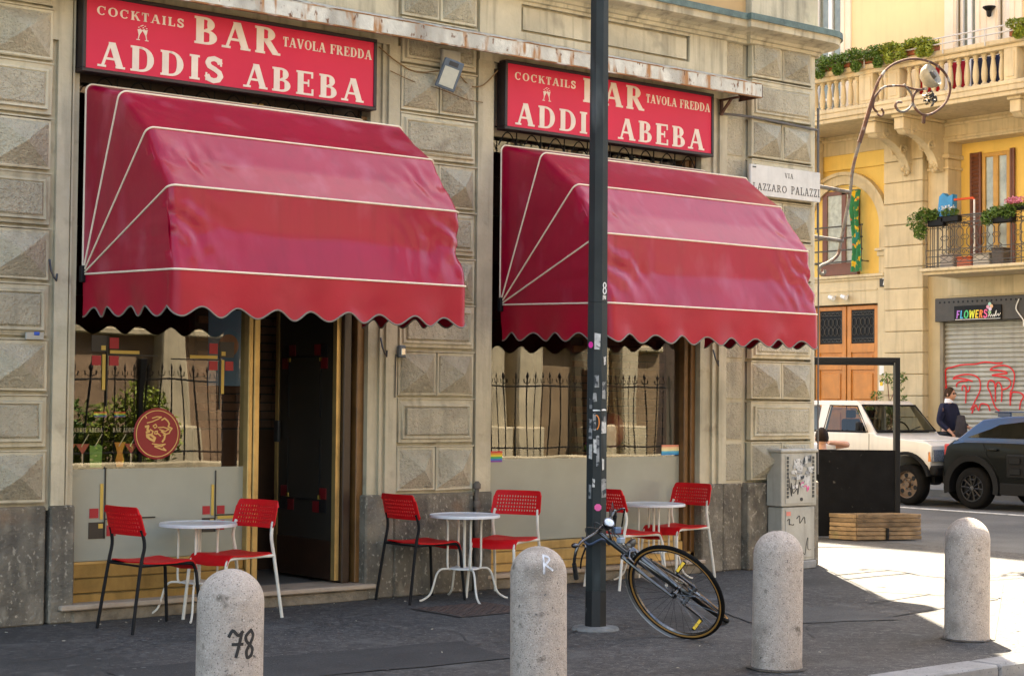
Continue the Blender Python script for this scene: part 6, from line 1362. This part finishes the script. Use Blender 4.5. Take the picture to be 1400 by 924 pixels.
# shop shutter
sh = thing('roller_shutter', Vector((XF+.1, 7, 0))-YB.location, None, None); sh.parent = YB
sm = bpy.data.meshes.new('x'); ml = MB(); prf = [(.0, 0), (-.014, .012), (-.018, .035), (-.014, .058), (.0, .068), (.006, .074), (.006, .0865)]
ml.grid([[(x, -2.85, z) for x, z in prf], [(x, 2.85, z) for x, z in prf]]); sme = ml.mesh('slat', SHUT, smooth=True, ang=50)
for i in range(35): q = bpy.data.objects.new('slat', sme); COL.objects.link(q); q.parent = sh; q.location = Vector((XF+.10, 5.95, .12+i*.087))-Vector((XF+.1, 7, 0))
yb(XF+.02, XF+.3, 8.72, 8.80, .1, 3.52, 'side_rail', mat('shutter_rail', (.22, .19, .14), .7, .2, 6), .005, None)
for i in range(28): pass
GP = lambda s, z, d: (XF+.078-d, -s, z)
gr = MB()
G = [[(7.43, 2.38), (7.54, 2.37), (7.72, 2.39), (7.87, 2.39), (8.02, 2.36), (8.32, 2.35), (8.53, 2.31), (8.68, 2.27), (8.69, 2.12), (8.68, 1.97), (8.64, 1.82), (8.66, 1.70), (8.68, 1.74), (8.67, 1.92)],
[(8.09, 2.04), (8.23, 2.08), (8.41, 2.10), (8.52, 2.09), (8.44, 2.14), (8.23, 2.17), (8.05, 2.15), (7.94, 2.08), (7.91, 1.97), (7.93, 1.84), (8.02, 1.69), (8.12, 1.51)],
[(8.44, 1.94), (8.44, 1.99), (8.35, 2.04), (8.20, 2.05)], [(8.32, 1.87), (8.31, 1.95), (8.25, 1.95), (8.23, 1.87), (8.24, 1.64)], [(8.23, 1.84), (8.17, 1.86), (8.14, 1.95)],
[(7.50, 1.50), (7.59, 1.57), (7.69, 1.82), (7.75, 1.94), (7.72, 2.04), (7.65, 2.05), (7.59, 1.97), (7.58, 1.67)], [(7.58, 1.89), (7.55, 2.00), (7.49, 2.01), (7.44, 1.89), (7.45, 1.67)],
[(7.44, 1.88), (7.31, 1.92), (7.25, 2.00), (7.31, 2.09), (7.49, 2.13), (7.65, 2.15), (7.52, 2.17), (7.34, 2.18), (7.36, 2.21), (7.52, 2.24), (7.69, 2.25), (7.59, 2.31), (7.40, 2.33), (7.25, 2.28), (7.17, 2.16), (7.20, 1.94), (7.26, 1.82), (7.26, 1.60)],
[(7.26, 1.63), (7.23, 1.82), (7.14, 1.84), (7.03, 1.82), (6.98, 1.76), (7.04, 1.65), (7.06, 1.53)], [(8.78, 1.87), (8.75, 1.94), (8.69, 1.93), (8.69, 1.84)], [(8.76, 1.84), (8.73, 1.69), (8.76, 1.56), (8.69, 1.49)], [(7.7, 1.5), (7.75, 1.6), (7.9, 1.62), (7.95, 1.5), (8.02, 1.6), (8.1, 1.45)]]
for L in G:
    pts = [(p.x, p.y) for p in smoothpts([(-(a+.01), b, 0) for a, b in L], 5)]; ribbon(gr, pts, .026, GP, .004)
gr.build('red_graffiti', GRAFR, sh)
bxs = thing('sign_box', Vector((XF, 7, 3.16))-YB.location, None, None); bxs.parent = YB
yb(XF-.10, XF+.1, 3.1, 8.82, 3.16, 3.60, 'casing', mat('dark_brown_casing', (.045, .036, .028), .5, .3, 5), .01, bxs)
sl2 = MB().lathe([(0, -.003), (.02, -.003), (.02, 0), (0, 0)], (0, 0, 0), 8, 'x').mesh('vent_hole', BLACK)
for i in range(24): q = bpy.data.objects.new('vent_hole', sl2); COL.objects.link(q); q.parent = bxs; q.location = Vector((XF-.10, 8.70-i*.105, 3.52))-Vector((XF, 7, 3.16))
fs = thing('flower_shop_sign', (XF-.12, 7.8, 3.16), 'black sign with FLOWERS in rainbow letters on the shutter box of the yellow house', 'sign')
MB().bbox(XF-.128, XF-.102, 7.32, 8.36, 3.17, 3.44, .004).build('board', BLACK, fs)
FP = lambda s, z, d: (XF-.1285-d, -s, z)
cols = [(.45, .15, .65), (.05, .45, .8), (.05, .55, .2), (.75, .8, .05), (.9, .65, .03), (.85, .25, .04), (.85, .12, .35)]
x = -8.31; Wd = .098
for ch_, c_ in zip('FLOWERS', cols):
    wd = sans(ch_)[1]; text(MB(), ch_, x, x+wd*.125, 3.205, .15, FP, font=sans, slant=.12).build('letter_%s' % ch_.lower(), flat('sign_%s' % ch_, c_, .5), fs); x += wd*.125+.008
scr = MB(); pts = [(p.x, p.y) for p in smoothpts([(-7.60, 3.22, 0), (-7.57, 3.27, 0), (-7.55, 3.22, 0), (-7.52, 3.26, 0), (-7.50, 3.22, 0), (-7.47, 3.26, 0), (-7.46, 3.22, 0), (-7.42, 3.33, 0), (-7.43, 3.23, 0), (-7.38, 3.27, 0), (-7.37, 3.23, 0), (-7.33, 3.28, 0)], 5)]
ribbon(scr, pts, .011, FP); ribbon(scr, [(-8.33, 3.185), (-7.34, 3.185)], .010, FP); scr.build('script_lettering', CLEARW, fs)
for i, (a, b, c_) in enumerate([(7.60, 3.40, (.75, .35, .5)), (7.56, 3.45, (.35, .65, .6)), (7.52, 3.41, (.8, .5, .3)), (7.55, 3.36, (.7, .6, .8)), (7.56, 3.30, (.3, .5, .3))]):
    MB().lathe([(0, -.008), (.036, -.006), (.03, 0), (0, 0)], (XF-.13-.001*i, a, b), 10, 'x').build('flower_emblem', flat('emb%d' % i, c_), fs)
MB().tube(smoothpts([(XF-.11, 6.95, 3.52), (XF-.13, 7.0, 3.35), (XF-.12, 6.9, 3.2), (XF-.12, 6.82, 3.10)]), .012, 6).bbox(XF-.15, XF-.1, 6.72, 6.84, 3.02, 3.12, .006).build('white_cable_box', CLEARW, bxs)
# number plate, cameras, intercom
np_ = thing('house_number', (XF-.15, 10.03, 3.9), 'small dark plate with the white house number 7 beside the big pilaster', 'sign')
MB().bbox(XF-.062, XF-.042, 9.995+.02, 10.175, 3.89, 4.10, .003).build('plate', flat('dark_plate', (.03, .025, .02)), np_)
text(MB(), '7', -10.10, -10.03, 3.92, .14, lambda s, z, d: (XF-.063-d, -s, z)).build('number_seven', CLEARW, np_)
for y, lab in ((11.30, 'left white security camera above the orange doors'), (10.98, 'right white security camera above the orange doors')):
    cm = thing('security_camera', (XF-.1, y, 3.72), lab, 'camera', 'cameras above the door')
    MB().tube([(XF-.04, y, 3.75), (XF-.14, y-.04, 3.73)], .018, 8).build('mount', CLEARW, cm); MB().tube([(XF-.12, y+.09, 3.74), (XF-.2, y-.08, 3.70)], .042, 12).build('housing', CLEARW, cm, smooth=True)
ic = thing('intercom', (XF-.06, 10.1, 2.2), 'white intercom plate with a yellow sticker right of the orange doors', 'intercom')
MB().bbox(XF-.06, XF-.042, 10.0+.02, 10.18, 2.17, 2.35, .003).build('plate', CLEARW, ic); MB().bbox(XF-.06, XF-.042, 10.02, 10.19, 1.86, 2.06, .003).build('lower_plate', CLEARW, ic); MB().box(XF-.064, XF-.061, 10.09, 10.16, 1.96, 2.04).build('yellow_sticker', flat('yellow_label', (.85, .55, .02)), ic)
# ---- main balcony
BX = 25.2
yb(BX, XF, 3.0, 13.5, 7.06, 7.16, 'upper_slab', BEIGEL, .012); yb(BX+.03, XF, 3.0, 13.5, 6.98, 7.06, 'upper_slab', BEIGEL, .01); yb(BX-.01, XF, 3.0, 13.5, 7.16, 7.24, 'balcony_base', BEIGEL, .015)
yb(BX+.02, BX+.30, 3.0, 13.5, 7.80, 7.88, 'coping', BEIGEL, .01); yb(BX-.03, BX+.35, 3.0, 13.5, 7.88, 7.98, 'coping', BEIGEL, .02)
bal = MB().lathe([(.062, 0), (.062, .04), (.035, .06), (.05, .12), (.058, .20), (.052, .30), (.036, .42), (.030, .46), (.042, .48), (.036, .50), (.056, .53), (.056, .56)], n=12).mesh('baluster', BEIGEL, smooth=True, ang=40)
peds = [(9.26, 9.60), (8.64, 8.92), (6.10, 6.37), (3.4, 3.7), (11.6, 11.9)]
for a, b in peds:
    yb(BX+.02, BX+.28, a, b, 7.24, 7.80, 'pedestal', BEIGEL, .012); yb(BX+.008, BX+.03, a+.05, b-.05, 7.30, 7.74, 'pedestal_panel', BEIGEL, .006)
y = 3.2
ys = []
for a, b, n in ((9.64, 11.56, 11), (8.95, 9.23, 2), (6.40, 8.60, 12), (3.75, 6.05, 12), (11.95, 13.4, 8)):
    for i in range(n): yy = a+(i+.5)*(b-a)/n; inst('baluster', bal, YB, (BX+.15, yy, 7.24))
# brackets with scrolls
def bracket(y0, y1):
    K = thing('bracket', Vector((26, y0, 6.6))-YB.location, None, None); K.parent = YB
    yb(BX+.12, XF, y0-.03, y1+.03, 6.92, 6.98, 'abacus', BEIGEL, .01, K); yb(BX+.16, XF, y0, y1, 6.70, 6.92, 'block', BEIGEL, .015, K)
    prof_ = smoothpts([(0, BX+.2, 6.70), (0, BX+.3, 6.62), (0, BX+.55, 6.62), (0, BX+.85, 6.5), (0, BX+1.1, 6.3), (0, BX+1.25, 6.05), (0, XF, 6.0)], 4)
    pts = [Vector((p.y, y0+.02, p.z)) for p in prof_]+[Vector((XF, y0+.02, 6.70))]
    MB().poly(pts, (0, y1-y0-.04, 0)).build('console', BEIGEL, K)
    for yy in (y0+.012, y1-.012):
        for cx, cz, r in ((BX+.50, 6.72, .13), (BX+1.0, 6.45, .12)): s_ = MB(); s_.tube([(cx+r*(1-t/16)*cos(t*.6), yy, cz+r*(1-t/16)*sin(t*.6)) for t in range(15)], .022, 6); s_.build('scroll', BEIGEL, K, smooth=True)
    rd = random.Random(3); o_ = MB()
    for i in range(16): o_.ellipsoid((XF-.1-rd.random()*.12, y0+.03+rd.random()*(y1-y0-.06), 6.0+rd.random()*.28), (.05, .035, .045), 8, 5)
    o_.build('carved_ornament', BEIGEL, K, smooth=True)
for a, b in ((9.32, 9.56), (8.66, 8.88), (6.13, 6.35), (11.65, 11.88)): bracket(a, b)
# upper wall and windows
def upwin(y0, y1, zb, zt, darkside):
    w_ = thing('window', Vector((XF, y0, zb))-YB.location, None, None); w_.parent = YB
    yb(XF-.04, XF+.05, y0-.27, y0, zb, zt, 'trim', TRIMW, .012, w_); yb(XF-.04, XF+.05, y1, y1+.27, zb, zt, 'trim', TRIMW, .012, w_)
    yb(XF-.06, XF-.02, y0-.12, y0-.04, zb, zt, 'trim_moulding', TRIMW, .008, w_); yb(XF-.06, XF-.02, y1+.04, y1+.12, zb, zt, 'trim_moulding', TRIMW, .008, w_)
    yb(XF+.14, XF+.18, y0, y1, zb, zt, 'pane', mat('upper_pane', (.20, .22, .18), .08, .5, 2, spec=.8), 0, w_)
    for a, b in ((y0, y0+.07), (y1-.07, y1), ((y0+y1)/2-.05, (y0+y1)/2+.05)): yb(XF+.09, XF+.15, a, b, zb, zt, 'frame', CLEARW, .006, w_)
    cm_ = MB(); rows = [[(XF+.19+.02*sin(j*2.1), y1-.1-(y1-y0)*.55*j/10, z) for j in range(11)] for z in (zb, zt)]; cm_.grid(rows); 
    yb(XF+.1, XF+.14, y0+.07, y1-.07, zb+.55, zb+.61, 'crossbar', CLEARW, .004, w_)
upwin(11.20, 11.95, 7.2, 10.6, 0); upwin(7.95, 8.38, 7.2, 10.6, 0); upwin(7.20, 7.44, 7.2, 10.6, 0)
for a, b in ((3.0, 6.93), (7.71, 7.95-.27), (8.65, 10.93), (12.22, 30)):
    if b > a: yb(XF, XF+.5, a, b, 7.0, 10.6, 'upper_wall', YELUP)
yb(XF+.17, XF+.5, 6.8, 12.3, 7.0, 10.6, 'upper_wall_back', YELUP)
dk = yb(XF+.02, XF+.12, 10.93, 11.08, 7.2, 10.6, 'dark_shutter_slot', mat('dark_olive_shutter', (.10, .09, .05), .7), 0)  # narrow strip in one even dark olive
yb(XF, XF+.5, 2.6, 30, 10.6, 26, 'upper_wall', YELUP); yb(XF-.01, XF+.5, 12.3, 30, .1, 7.0, 'side_wall', YEL)
yb(XF+.5, XF+10, 2.6, 30, .1, 26, 'rear_volume', YEL); yb(XF-.5, XF+10.4, 2.2, 30.5, 26, 26.4, 'roof', TERRA)
yb(XF, XF+.5, 2.6, 3.1, .1, 10.6, 'end_pier', BEIGE); yb(XF+.2, XF+.5, 3.1, 8.8, .1, 3.6, 'shop_back', BEIGE)
for z in (11.5, 15.0, 18.5, 22.0):
    for y in (4.0, 7.5, 11.0, 14.5, 18.0, 21.5, 25.0):
        w_ = thing('window', Vector((XF, y, z))-YB.location, None, None); w_.parent = YB
        yb(XF-.03, XF+.02, y-.65, y+.65, z-.1, z+2.1, 'trim', TRIMW, .02, w_); yb(XF-.04, XF-.025, y-.5, y+.5, z, z+2.0, 'pane', MATS['upper_pane'], 0, w_)
tr_ = MB()
for k in range(9):
    tr_.tube([(XF-.06, 6.9-k*.17, 8.0), (XF-.06, 6.9-k*.17-1.1, 9.6)], .012, 4).tube([(XF-.06, 6.9-k*.17, 9.6), (XF-.06, 6.9-k*.17-1.1, 8.0)], .012, 4)
tag(tr_.build('trellis', mat('brown_trellis', (.16, .10, .06), .8), org=(XF-.06, 6.5, 8)), 'thin wooden lattice on the wall at the upper right corner', 'trellis')
wl_ = thing('wall_lamp', (XF-.1, 7.5, 8.9), 'small dark wall lamp between the upper windows', 'lamp')
MB().lathe([(.03, .1), (.12, .08), (.12, .06), (.05, -.0), (.04, -.1), (0, -.12)], (XF-.14, 7.56, 8.86), 12).build('shade', BLACK, wl_, smooth=True); MB().tube([(XF, 7.56, 8.95), (XF-.14, 7.56, 8.95)], .015, 6).build('arm', BLACK, wl_)
# ---- planters, hedges and laundry on the balconies
def hedge(y0, y1, z0, z1, dx_, m, lab, n, seed, nm='planter_box'):
    t = thing(nm, (BX+.1, (y0+y1)/2, 7.98), lab, 'planter', 'planter boxes on the big balcony'); k = 0; y = y0
    while y < y1: 
        MB().bbox(BX-.02, BX+.2, y, min(y+.75, y1)-.02, 7.99, 8.12, .01).build('trough', TERRA, t); y += .78
    bl_ = [((BX-.03+dx_*random.uniform(-1, 1), y0+(y1-y0)*(i+.5)/n, (z0+z1)/2+random.uniform(-.03, .05)), (.18, .17, (z1-z0)/2*random.uniform(.6, 1.1))) for i in range(n)]+[((BX-.14, y0+(y1-y0)*random.random(), z0-.05), (.07, .12, .12)) for i in range(n//2)]
    leaves(MB(), bl_, n*420, .036, seed).build('foliage', m, t); return t
hedge(9.0, 10.55, 8.0, 8.30, .04, LEAF, 'dense green succulent hedge in troughs on the left part of the balustrade', 10, 1)
hedge(7.85, 8.98, 8.04, 8.30, .05, LEAFY, 'yellow-green trailing plants in troughs at the middle of the balustrade', 8, 2)
hedge(4.5, 6.25, 8.06, 8.26, .04, LEAFY, 'small trailing plants in troughs at the right end of the balustrade', 6, 3)
rl = MB()
for z in (8.08, 8.19): rl.tube([(BX-.06, 4.2, z), (BX-.06, 10.9, z)], .014, 5)
for y in (10.7, 9.4, 8.5, 7.6, 6.7, 5.8, 4.9): rl.tube([(BX-.06, y, 7.9), (BX-.06, y, 8.2)], .012, 5)
tag(rl.build('planter_rail', mat('pale_metal_rail', (.5, .48, .46), .5), org=(BX, 8, 8)), 'pale metal double rail holding the troughs on the balustrade', 'railing')
rd = random.Random(2)
for y0, y1, c_, lab in ((8.50, 8.62, (.5, .015, .02), 'red garment drying behind the balusters, first from the left'), (8.10, 8.42, (.48, .012, .02), 'red garment drying behind the balusters, second from the left'), (7.55, 7.95, (.4, .01, .03), 'dark red garment drying behind the balusters, beside the navy ones'), (7.0, 7.45, (.03, .035, .07), 'black and grey garment drying behind the balusters'), (6.75, 6.98, (.02, .03, .09), 'navy garment drying behind the balusters, left of the last gap'), (6.40, 6.70, (.03, .05, .13), 'navy garment drying behind the balusters, nearest the right pedestal')):
    m = MB(); m.grid([[(BX+.55+.02*sin(j*1.7+y0), y0+(y1-y0)*j/8, z) for j in range(9)] for z in (7.28, 7.5, 7.85)]); m2 = [(x+.012, y, z) for x, y, z in m.v]
    tag(m.build('laundry', mat('laundry_%d' % int(y0*100), c_, .9, .2, 9), smooth=True, org=(BX+.55, y0, 7.3)), lab, 'laundry', 'laundry on the big balcony')
def pot(nm, x, y, z, lab, m, blobs, n, sz, cat='plant', box=None, boxm=None, seed=1, extra=None):
    t = thing(nm, (x, y, z), lab, cat)
    if box: MB().bbox(*box, .012).build('trough', boxm, t)
    leaves(MB(), blobs, n, sz, seed).build('foliage', m, t)
    if extra: leaves(MB(), *extra[:2], extra[2], seed+5).build('flowers', extra[3], t)
    return t
pot('hanging_plant', 25.6, 8.35, 4.9, 'bushy green plant spilling over the left end of the iron balcony', LEAF, [((25.58, 8.52, 4.98), (.13, .22, .2)), ((25.56, 8.34, 5.08), (.12, .18, .14)), ((25.56, 8.42, 4.78), (.1, .14, .16)), ((25.6, 8.15, 5.08), (.1, .12, .10))], 1100, .036, box=(25.60, 25.76, 7.95, 8.30, 4.86, 5.02), boxm=BLACK, seed=11)
pot('flower_trough', 25.7, 7.82, 5.0, 'white flowers in a trough on the iron balcony rail', LEAF, [((25.64, 7.82, 5.10), (.09, .2, .09))], 350, .03, box=(25.60, 25.74, 7.62, 8.0, 4.92, 5.03), boxm=BLACK, seed=12, extra=([((25.6, 7.85, 5.18), (.09, .18, .05))], 60, .028, CLEARW))
pot('hanging_plant', 25.6, 6.7, 4.95, 'green trailing plant in a black box at the right of the iron balcony', LEAF, [((25.55, 6.95, 4.92), (.12, .12, .14)), ((25.55, 6.75, 5.02), (.12, .2, .10)), ((25.55, 6.52, 5.0), (.12, .16, .13))], 1000, .034, box=(25.55, 25.72, 6.45, 6.85, 4.82, 4.98), boxm=BLACK, seed=13)
pot('flower_trough', 25.7, 6.4, 5.1, 'pink flowers on the iron balcony rail at the right edge', LEAF, [((25.66, 6.40, 5.10), (.09, .25, .05))], 200, .03, box=(25.62, 25.76, 6.15, 6.65, 5.04, 5.10), boxm=BLACK, seed=14, extra=([((25.64, 6.42, 5.2), (.09, .24, .07))], 260, .03, mat('pink_blossom', (.75, .25, .35), .7, .3, 20)))
bg_ = thing('blue_bag', (25.95, 8.1, 5.0), 'bright blue shopping bag standing on the iron balcony among the plants', 'bag')
MB().poly([(25.9, 8.32, 4.95), (25.9, 7.98, 4.95), (25.9, 7.96, 5.46), (25.9, 8.08, 5.42), (25.9, 8.18, 5.50), (25.9, 8.26, 5.44)], (.14, 0, 0)).build('sack', mat('blue_bag_plastic', (.02, .24, .50), .5, .2, 5, .3, 8), bg_)
fr_ = thing('red_rack', (25.95, 7.75, 5.0), 'orange-red tubular rack standing on the iron balcony', 'rack')
MB().tube([(25.95, 8.0, 5.36), (25.95, 7.55, 5.36), (25.95, 7.52, 5.33)], .022, 6).build('rail', flat('orange_red_paint', (.65, .08, .02), .4), fr_); MB().tube([(25.95, 7.52, 5.33), (25.95, 7.52, 4.1)], .018, 6).build('post', CLEARW, fr_)
for i, (y, z, w_, h_, c_, nm, lab) in enumerate([(8.1, 4.15, .3, .25, (.35, .3, .26), 'storage_box', 'grey box on the floor of the iron balcony, left'), (7.72, 4.15, .32, .18, (.5, .12, .05), 'storage_box', 'orange-red tub on the floor of the iron balcony'), (7.35, 4.15, .35, .22, (.5, .46, .4), 'storage_box', 'pale box on the floor of the iron balcony, right'), (7.0, 4.15, .25, .3, (.10, .08, .07), 'storage_box', 'dark box by the yellow window frame on the iron balcony')]):
    t = thing(nm, (26.0, y, z), lab, 'box'); MB().bbox(25.9, 26.15, y-w_/2, y+w_/2, 4.10, 4.10+h_, .02).build('body', flat('box%d' % i, c_), t); MB().bbox(25.88, 26.17, y-w_/2-.01, y+w_/2+.01, 4.10+h_, 4.12+h_, .008).build('lid', flat('lid%d' % i, [min(1, q*1.3) for q in c_]), t)
# tall potted shrub by the door
ps = thing('potted_shrub', (25.7, 9.25, .12), 'tall airy green shrub in front of the big pilaster behind the white car', 'plant')
MB().lathe([(.14, 0), (.2, .35), (.21, .38), (.18, .38), (.17, .33), (0, .33)], (25.7, 9.3, .12), 18).build('pot', TERRA, ps, smooth=True)
st_ = MB(); rd = random.Random(8); bl_ = []
for i in range(9):
    p = [Vector((25.7, 9.3, .45)), Vector((25.7+rd.uniform(-.1, .1), 9.3+rd.uniform(-.15, .15), 1.0)), Vector((25.7+rd.uniform(-.25, .25), 9.3+rd.uniform(-.5, .5), rd.uniform(1.4, 2.15)))]
    st_.tube(smoothpts(p, 4), .009, 5); bl_ += [(tuple(p[2]), (.13, .14, .12)), (tuple(p[1].lerp(p[2], .5)), (.13, .15, .12))]
st_.build('stem', BRWOOD, ps); leaves(MB(), bl_, 1500, .034, 21).build('foliage', LEAF, ps)
# ================================================================== OLD LAMP BRACKET on the side wall of the corner building
lb = thing('lamp_bracket', (14.5, 1.0, 3), 'old rusty wrought-iron street lamp bracket with scrolls and a dead round lamp head', 'street lamp')
main = [(13.13, 3.9), (14.39, 3.06), (14.37, 3.02), (14.31, 3.02), (14.29, 3.07), (14.34, 3.11), (14.45, 3.15), (14.6, 3.24), (14.65, 3.4), (14.73, 3.66), (14.81, 3.97), (14.85, 4.22), (14.96, 4.52), (15.09, 4.82), (15.18, 5.04), (15.28, 5.24), (15.41, 5.39), (15.6, 5.5), (15.86, 5.58), (16.13, 5.6), (16.37, 5.56), (16.54, 5.46), (16.6, 5.32), (16.51, 5.15), (16.3, 5.01), (16.11, 4.96), (15.96, 5.01), (15.9, 5.1), (15.95, 5.2), (16.06, 5.25), (16.15, 5.27)][1:]
W3 = lambda L: smoothpts([(a, 1.0, b) for a, b in L], 4)
LBW = mat('peeling_white_rusty_iron', (.15, .135, .12), .8, .4, 12, .5, 50, spots=[((.12, .06, .04), 9, .52, .6), ((.08, .05, .04), 20, .6, .66)])
MB().tube(W3(main[:12]), .019, 8).build('arm', LBW, lb, smooth=True); MB().tube(W3(main[11:]), .015, 8).build('main_scroll', RUST, lb, smooth=True)
MB().tube([(14.96, 1, 4.52), (15.2, 1, 5.06)], .025, 8).build('thick_joint', RUST, lb, smooth=True)
MB().tube(W3([(15.27, 4.90), (15.21, 4.93), (15.2, 4.99), (15.25, 5.09), (15.37, 5.19), (15.54, 5.23), (15.73, 5.25), (15.93, 5.24), (16.06, 5.25)]), .013, 8).build('inner_scroll', RUST, lb, smooth=True)
MB().tube(W3([(15.74, 5.27), (15.82, 5.22), (15.88, 5.17), (15.9, 5.08), (15.8, 4.98), (15.67, 4.95), (15.59, 5.0), (15.62, 5.05), (15.7, 5.06)]), .015, 6).build('small_scroll', LBW, lb, smooth=True)
MB().tube(W3([(15.27, 4.88), (15.33, 4.86), (15.38, 4.9), (15.34, 4.95)]), .012, 6).tube([(16.11, 1, 4.97), (16.1, 1, 4.86)], .022, 6).build('small_scroll', RUST, lb, smooth=True)
for a, b in (((13.11, 3.99), (14.80, 3.95)), ((13.11, 3.415), (14.68, 3.40))): MB().tube([(a[0], 1, a[1]), ((a[0]+b[0])/2, 1, (a[1]+b[1])/2+.015), (b[0], 1, b[1])], .022, 8).build('wall_stay', LBW, lb, smooth=True)
lh = thing('lamp_head', Vector((16.22, 1.0, 5.43))-lb.location, None, None); lh.parent = lb
Tm = Matrix.Translation((16.22, 1.0, 5.42)) @ Matrix.Rotation(radians(25), 4, 'Y') @ Matrix.Rotation(radians(62), 4, 'X')
MB().lathe([(0, -.10), (.08, -.09), (.13, -.04), (.145, .02), (.14, .06), (.125, .055), (.09, .02), (.05, .0), (0, .0)], n=26).xf(Tm).build('dish', mat('dirty_lamp_metal', (.30, .275, .22), .7, .4, 9, .3, 30), lh, smooth=True)
MB().lathe([(.035, .0), (.05, .03), (.04, .07), (0, .08)], n=14).xf(Tm).build('bulb_socket', mat('dark_socket', (.10, .085, .07), .6), lh, smooth=True)
leaves(MB(), [((16.22, 1.0, 5.17), (.09, .08, .09))], 90, .03, 9).build('iron_leaf_cluster', STEELD, lb)
MB().tube(smoothpts([(13.07, .98, 4.12), (13.6, 1, 3.98), (14.3, 1, 3.96), (14.9, 1, 4.02)], 5), .003, 5).build('wire', IRON, lb)
# ================================================================== CHURCH, RAILINGS AND SHRUBS across the road (seen mirrored in the windows)
CB = thing('church', (20, -21, 0), 'brick and pale stone church wall mirrored in the shop windows', 'building')
MB().box(2, 23.2, -24, -21, 0, 14).build('brick_wall', BRICKC, CB); MB().box(23.2, 31.2, -24, -21, 0, 14).build('stone_wall', mat('shaded_church_render', (.26, .18, .11), .9, .3, 2), CB); MB().box(31.2, 44, -24, -21, 0, 14).build('added_dark_wall', mat('reflection_dimming_brick', (.07, .045, .035), .9, .4, 3), CB)  # recess shade put into the brown; dark end wall added to dim the reflection
for x in (13.2, 16.6, 20.0, 23.3, 25.2, 26.2, 28.4, 29.6): MB().bbox(x, x+.75, -21.02, -20.6, 0, 12, .04).bbox(x-.1, x+.85, -21.02, -20.5, 0, 1.0, .04).build('pilaster', CHST, CB)
MB().bbox(2, 31.2, -21.03, -20.7, 6.6, 7.1, .05).bbox(2, 31.2, -21.03, -20.75, 2.9, 3.05, .03).bbox(2, 44, -21.2, -20.2, 12, 12.6, .05).build('string_course', CHST, CB)
for x in (18.4, 24.3, 27.3): 
    w_ = thing('window', Vector((x, -21, 3))-CB.location, None, None); w_.parent = CB
    MB().bbox(x-.12, x+.72, -21.01, -20.9, 3.6, 6.3, .03).build('frame', CHST, w_); MB().box(x, x+.6, -20.9, -20.885, 3.75, 6.15).build('pane', MATS['upper_pane'], w_)
FC = thing('iron_railings', (20, -16.2, 0), 'spiked iron railings on a low stone wall in front of the church', 'fence')
MB().bbox(2, 44, -16.35, -16.05, -.1, .45, .03).build('low_wall', CHST, FC)
MB().tube([(2, -16.2, .62), (44, -16.2, .62)], .018, 6).tube([(2, -16.2, 1.92), (44, -16.2, 1.92)], .018, 6).build('rail', BLACK, FC)
pme = MB().tube([(0, 0, .45), (0, 0, 2.06)], .013, 5).lathe([(.0, 2.22), (.03, 2.12), (.012, 2.06)], n=6).tube([(-.07, 0, 2.07), (-.06, 0, 2.0), (0, 0, 1.97), (.06, 0, 2.0), (.07, 0, 2.07)], .010, 4).mesh('spike_bar', BLACK)
for i in range(112): inst('spike_bar', pme, FC, (12.5+i*.235, -16.2, 0))
for x in (14, 17.5, 21, 24.5, 28, 31.5, 35): MB().bbox(x, x+.09, -16.26, -16.14, .45, 2.3, .01).build('post', BLACK, FC)
for i, (x, y, rx, rz, lab) in enumerate([(14.3, -17.0, 1.1, 1.05, 'leafy bush mirrored at the lower left of the left shop window'), (12.9, -17.8, 1.0, .85, 'rounded bush behind the church railings, left of the leafy one'), (11.0, -17.7, 1.0, .9, 'wide bush behind the church railings, far left')]):
    b_ = thing('bush', (x, y, 0), lab, 'bush'); st_ = MB()
    for k in range(5): st_.tube([(x, y, 0), (x+(k-2)*.25, y+.1*(k % 2), rz)], .03, 5)
    st_.build('stem', BRWOOD, b_); leaves(MB(), [((x+random.uniform(-rx, rx)*.6, y+random.uniform(-.3, .3), rz*random.uniform(.6, 1.5)), (rx*.5, .4, rz*.45)) for _ in range(9)], 2600, .07, i+30).build('foliage', LEAFY if i == 0 else LEAF, b_)
gt = MB(); rd = random.Random(77)
for i in range(7000):
    x = rd.uniform(13, 34); y = rd.uniform(-20.3, -16.5); h = rd.uniform(.06, .2); a = rd.uniform(0, pi); gt.add([(x-.02*cos(a), y-.02*sin(a), -.06), (x+.02*cos(a), y+.02*sin(a), -.06), (x+rd.uniform(-.05, .05), y, -.06+h)], [(0, 1, 2)])
tag(gt.build('grass', LEAF), 'short grass strip between the railings and the church', 'grass', kind='stuff')
struct(MB().box(-20, 60, -21, -15.6, -.12, -.07).build('church_lawn', mat('lawn_soil', (.10, .11, .04), .95, .3, 3)))
for i in range(2): pass
bpy.context.view_layer.update()
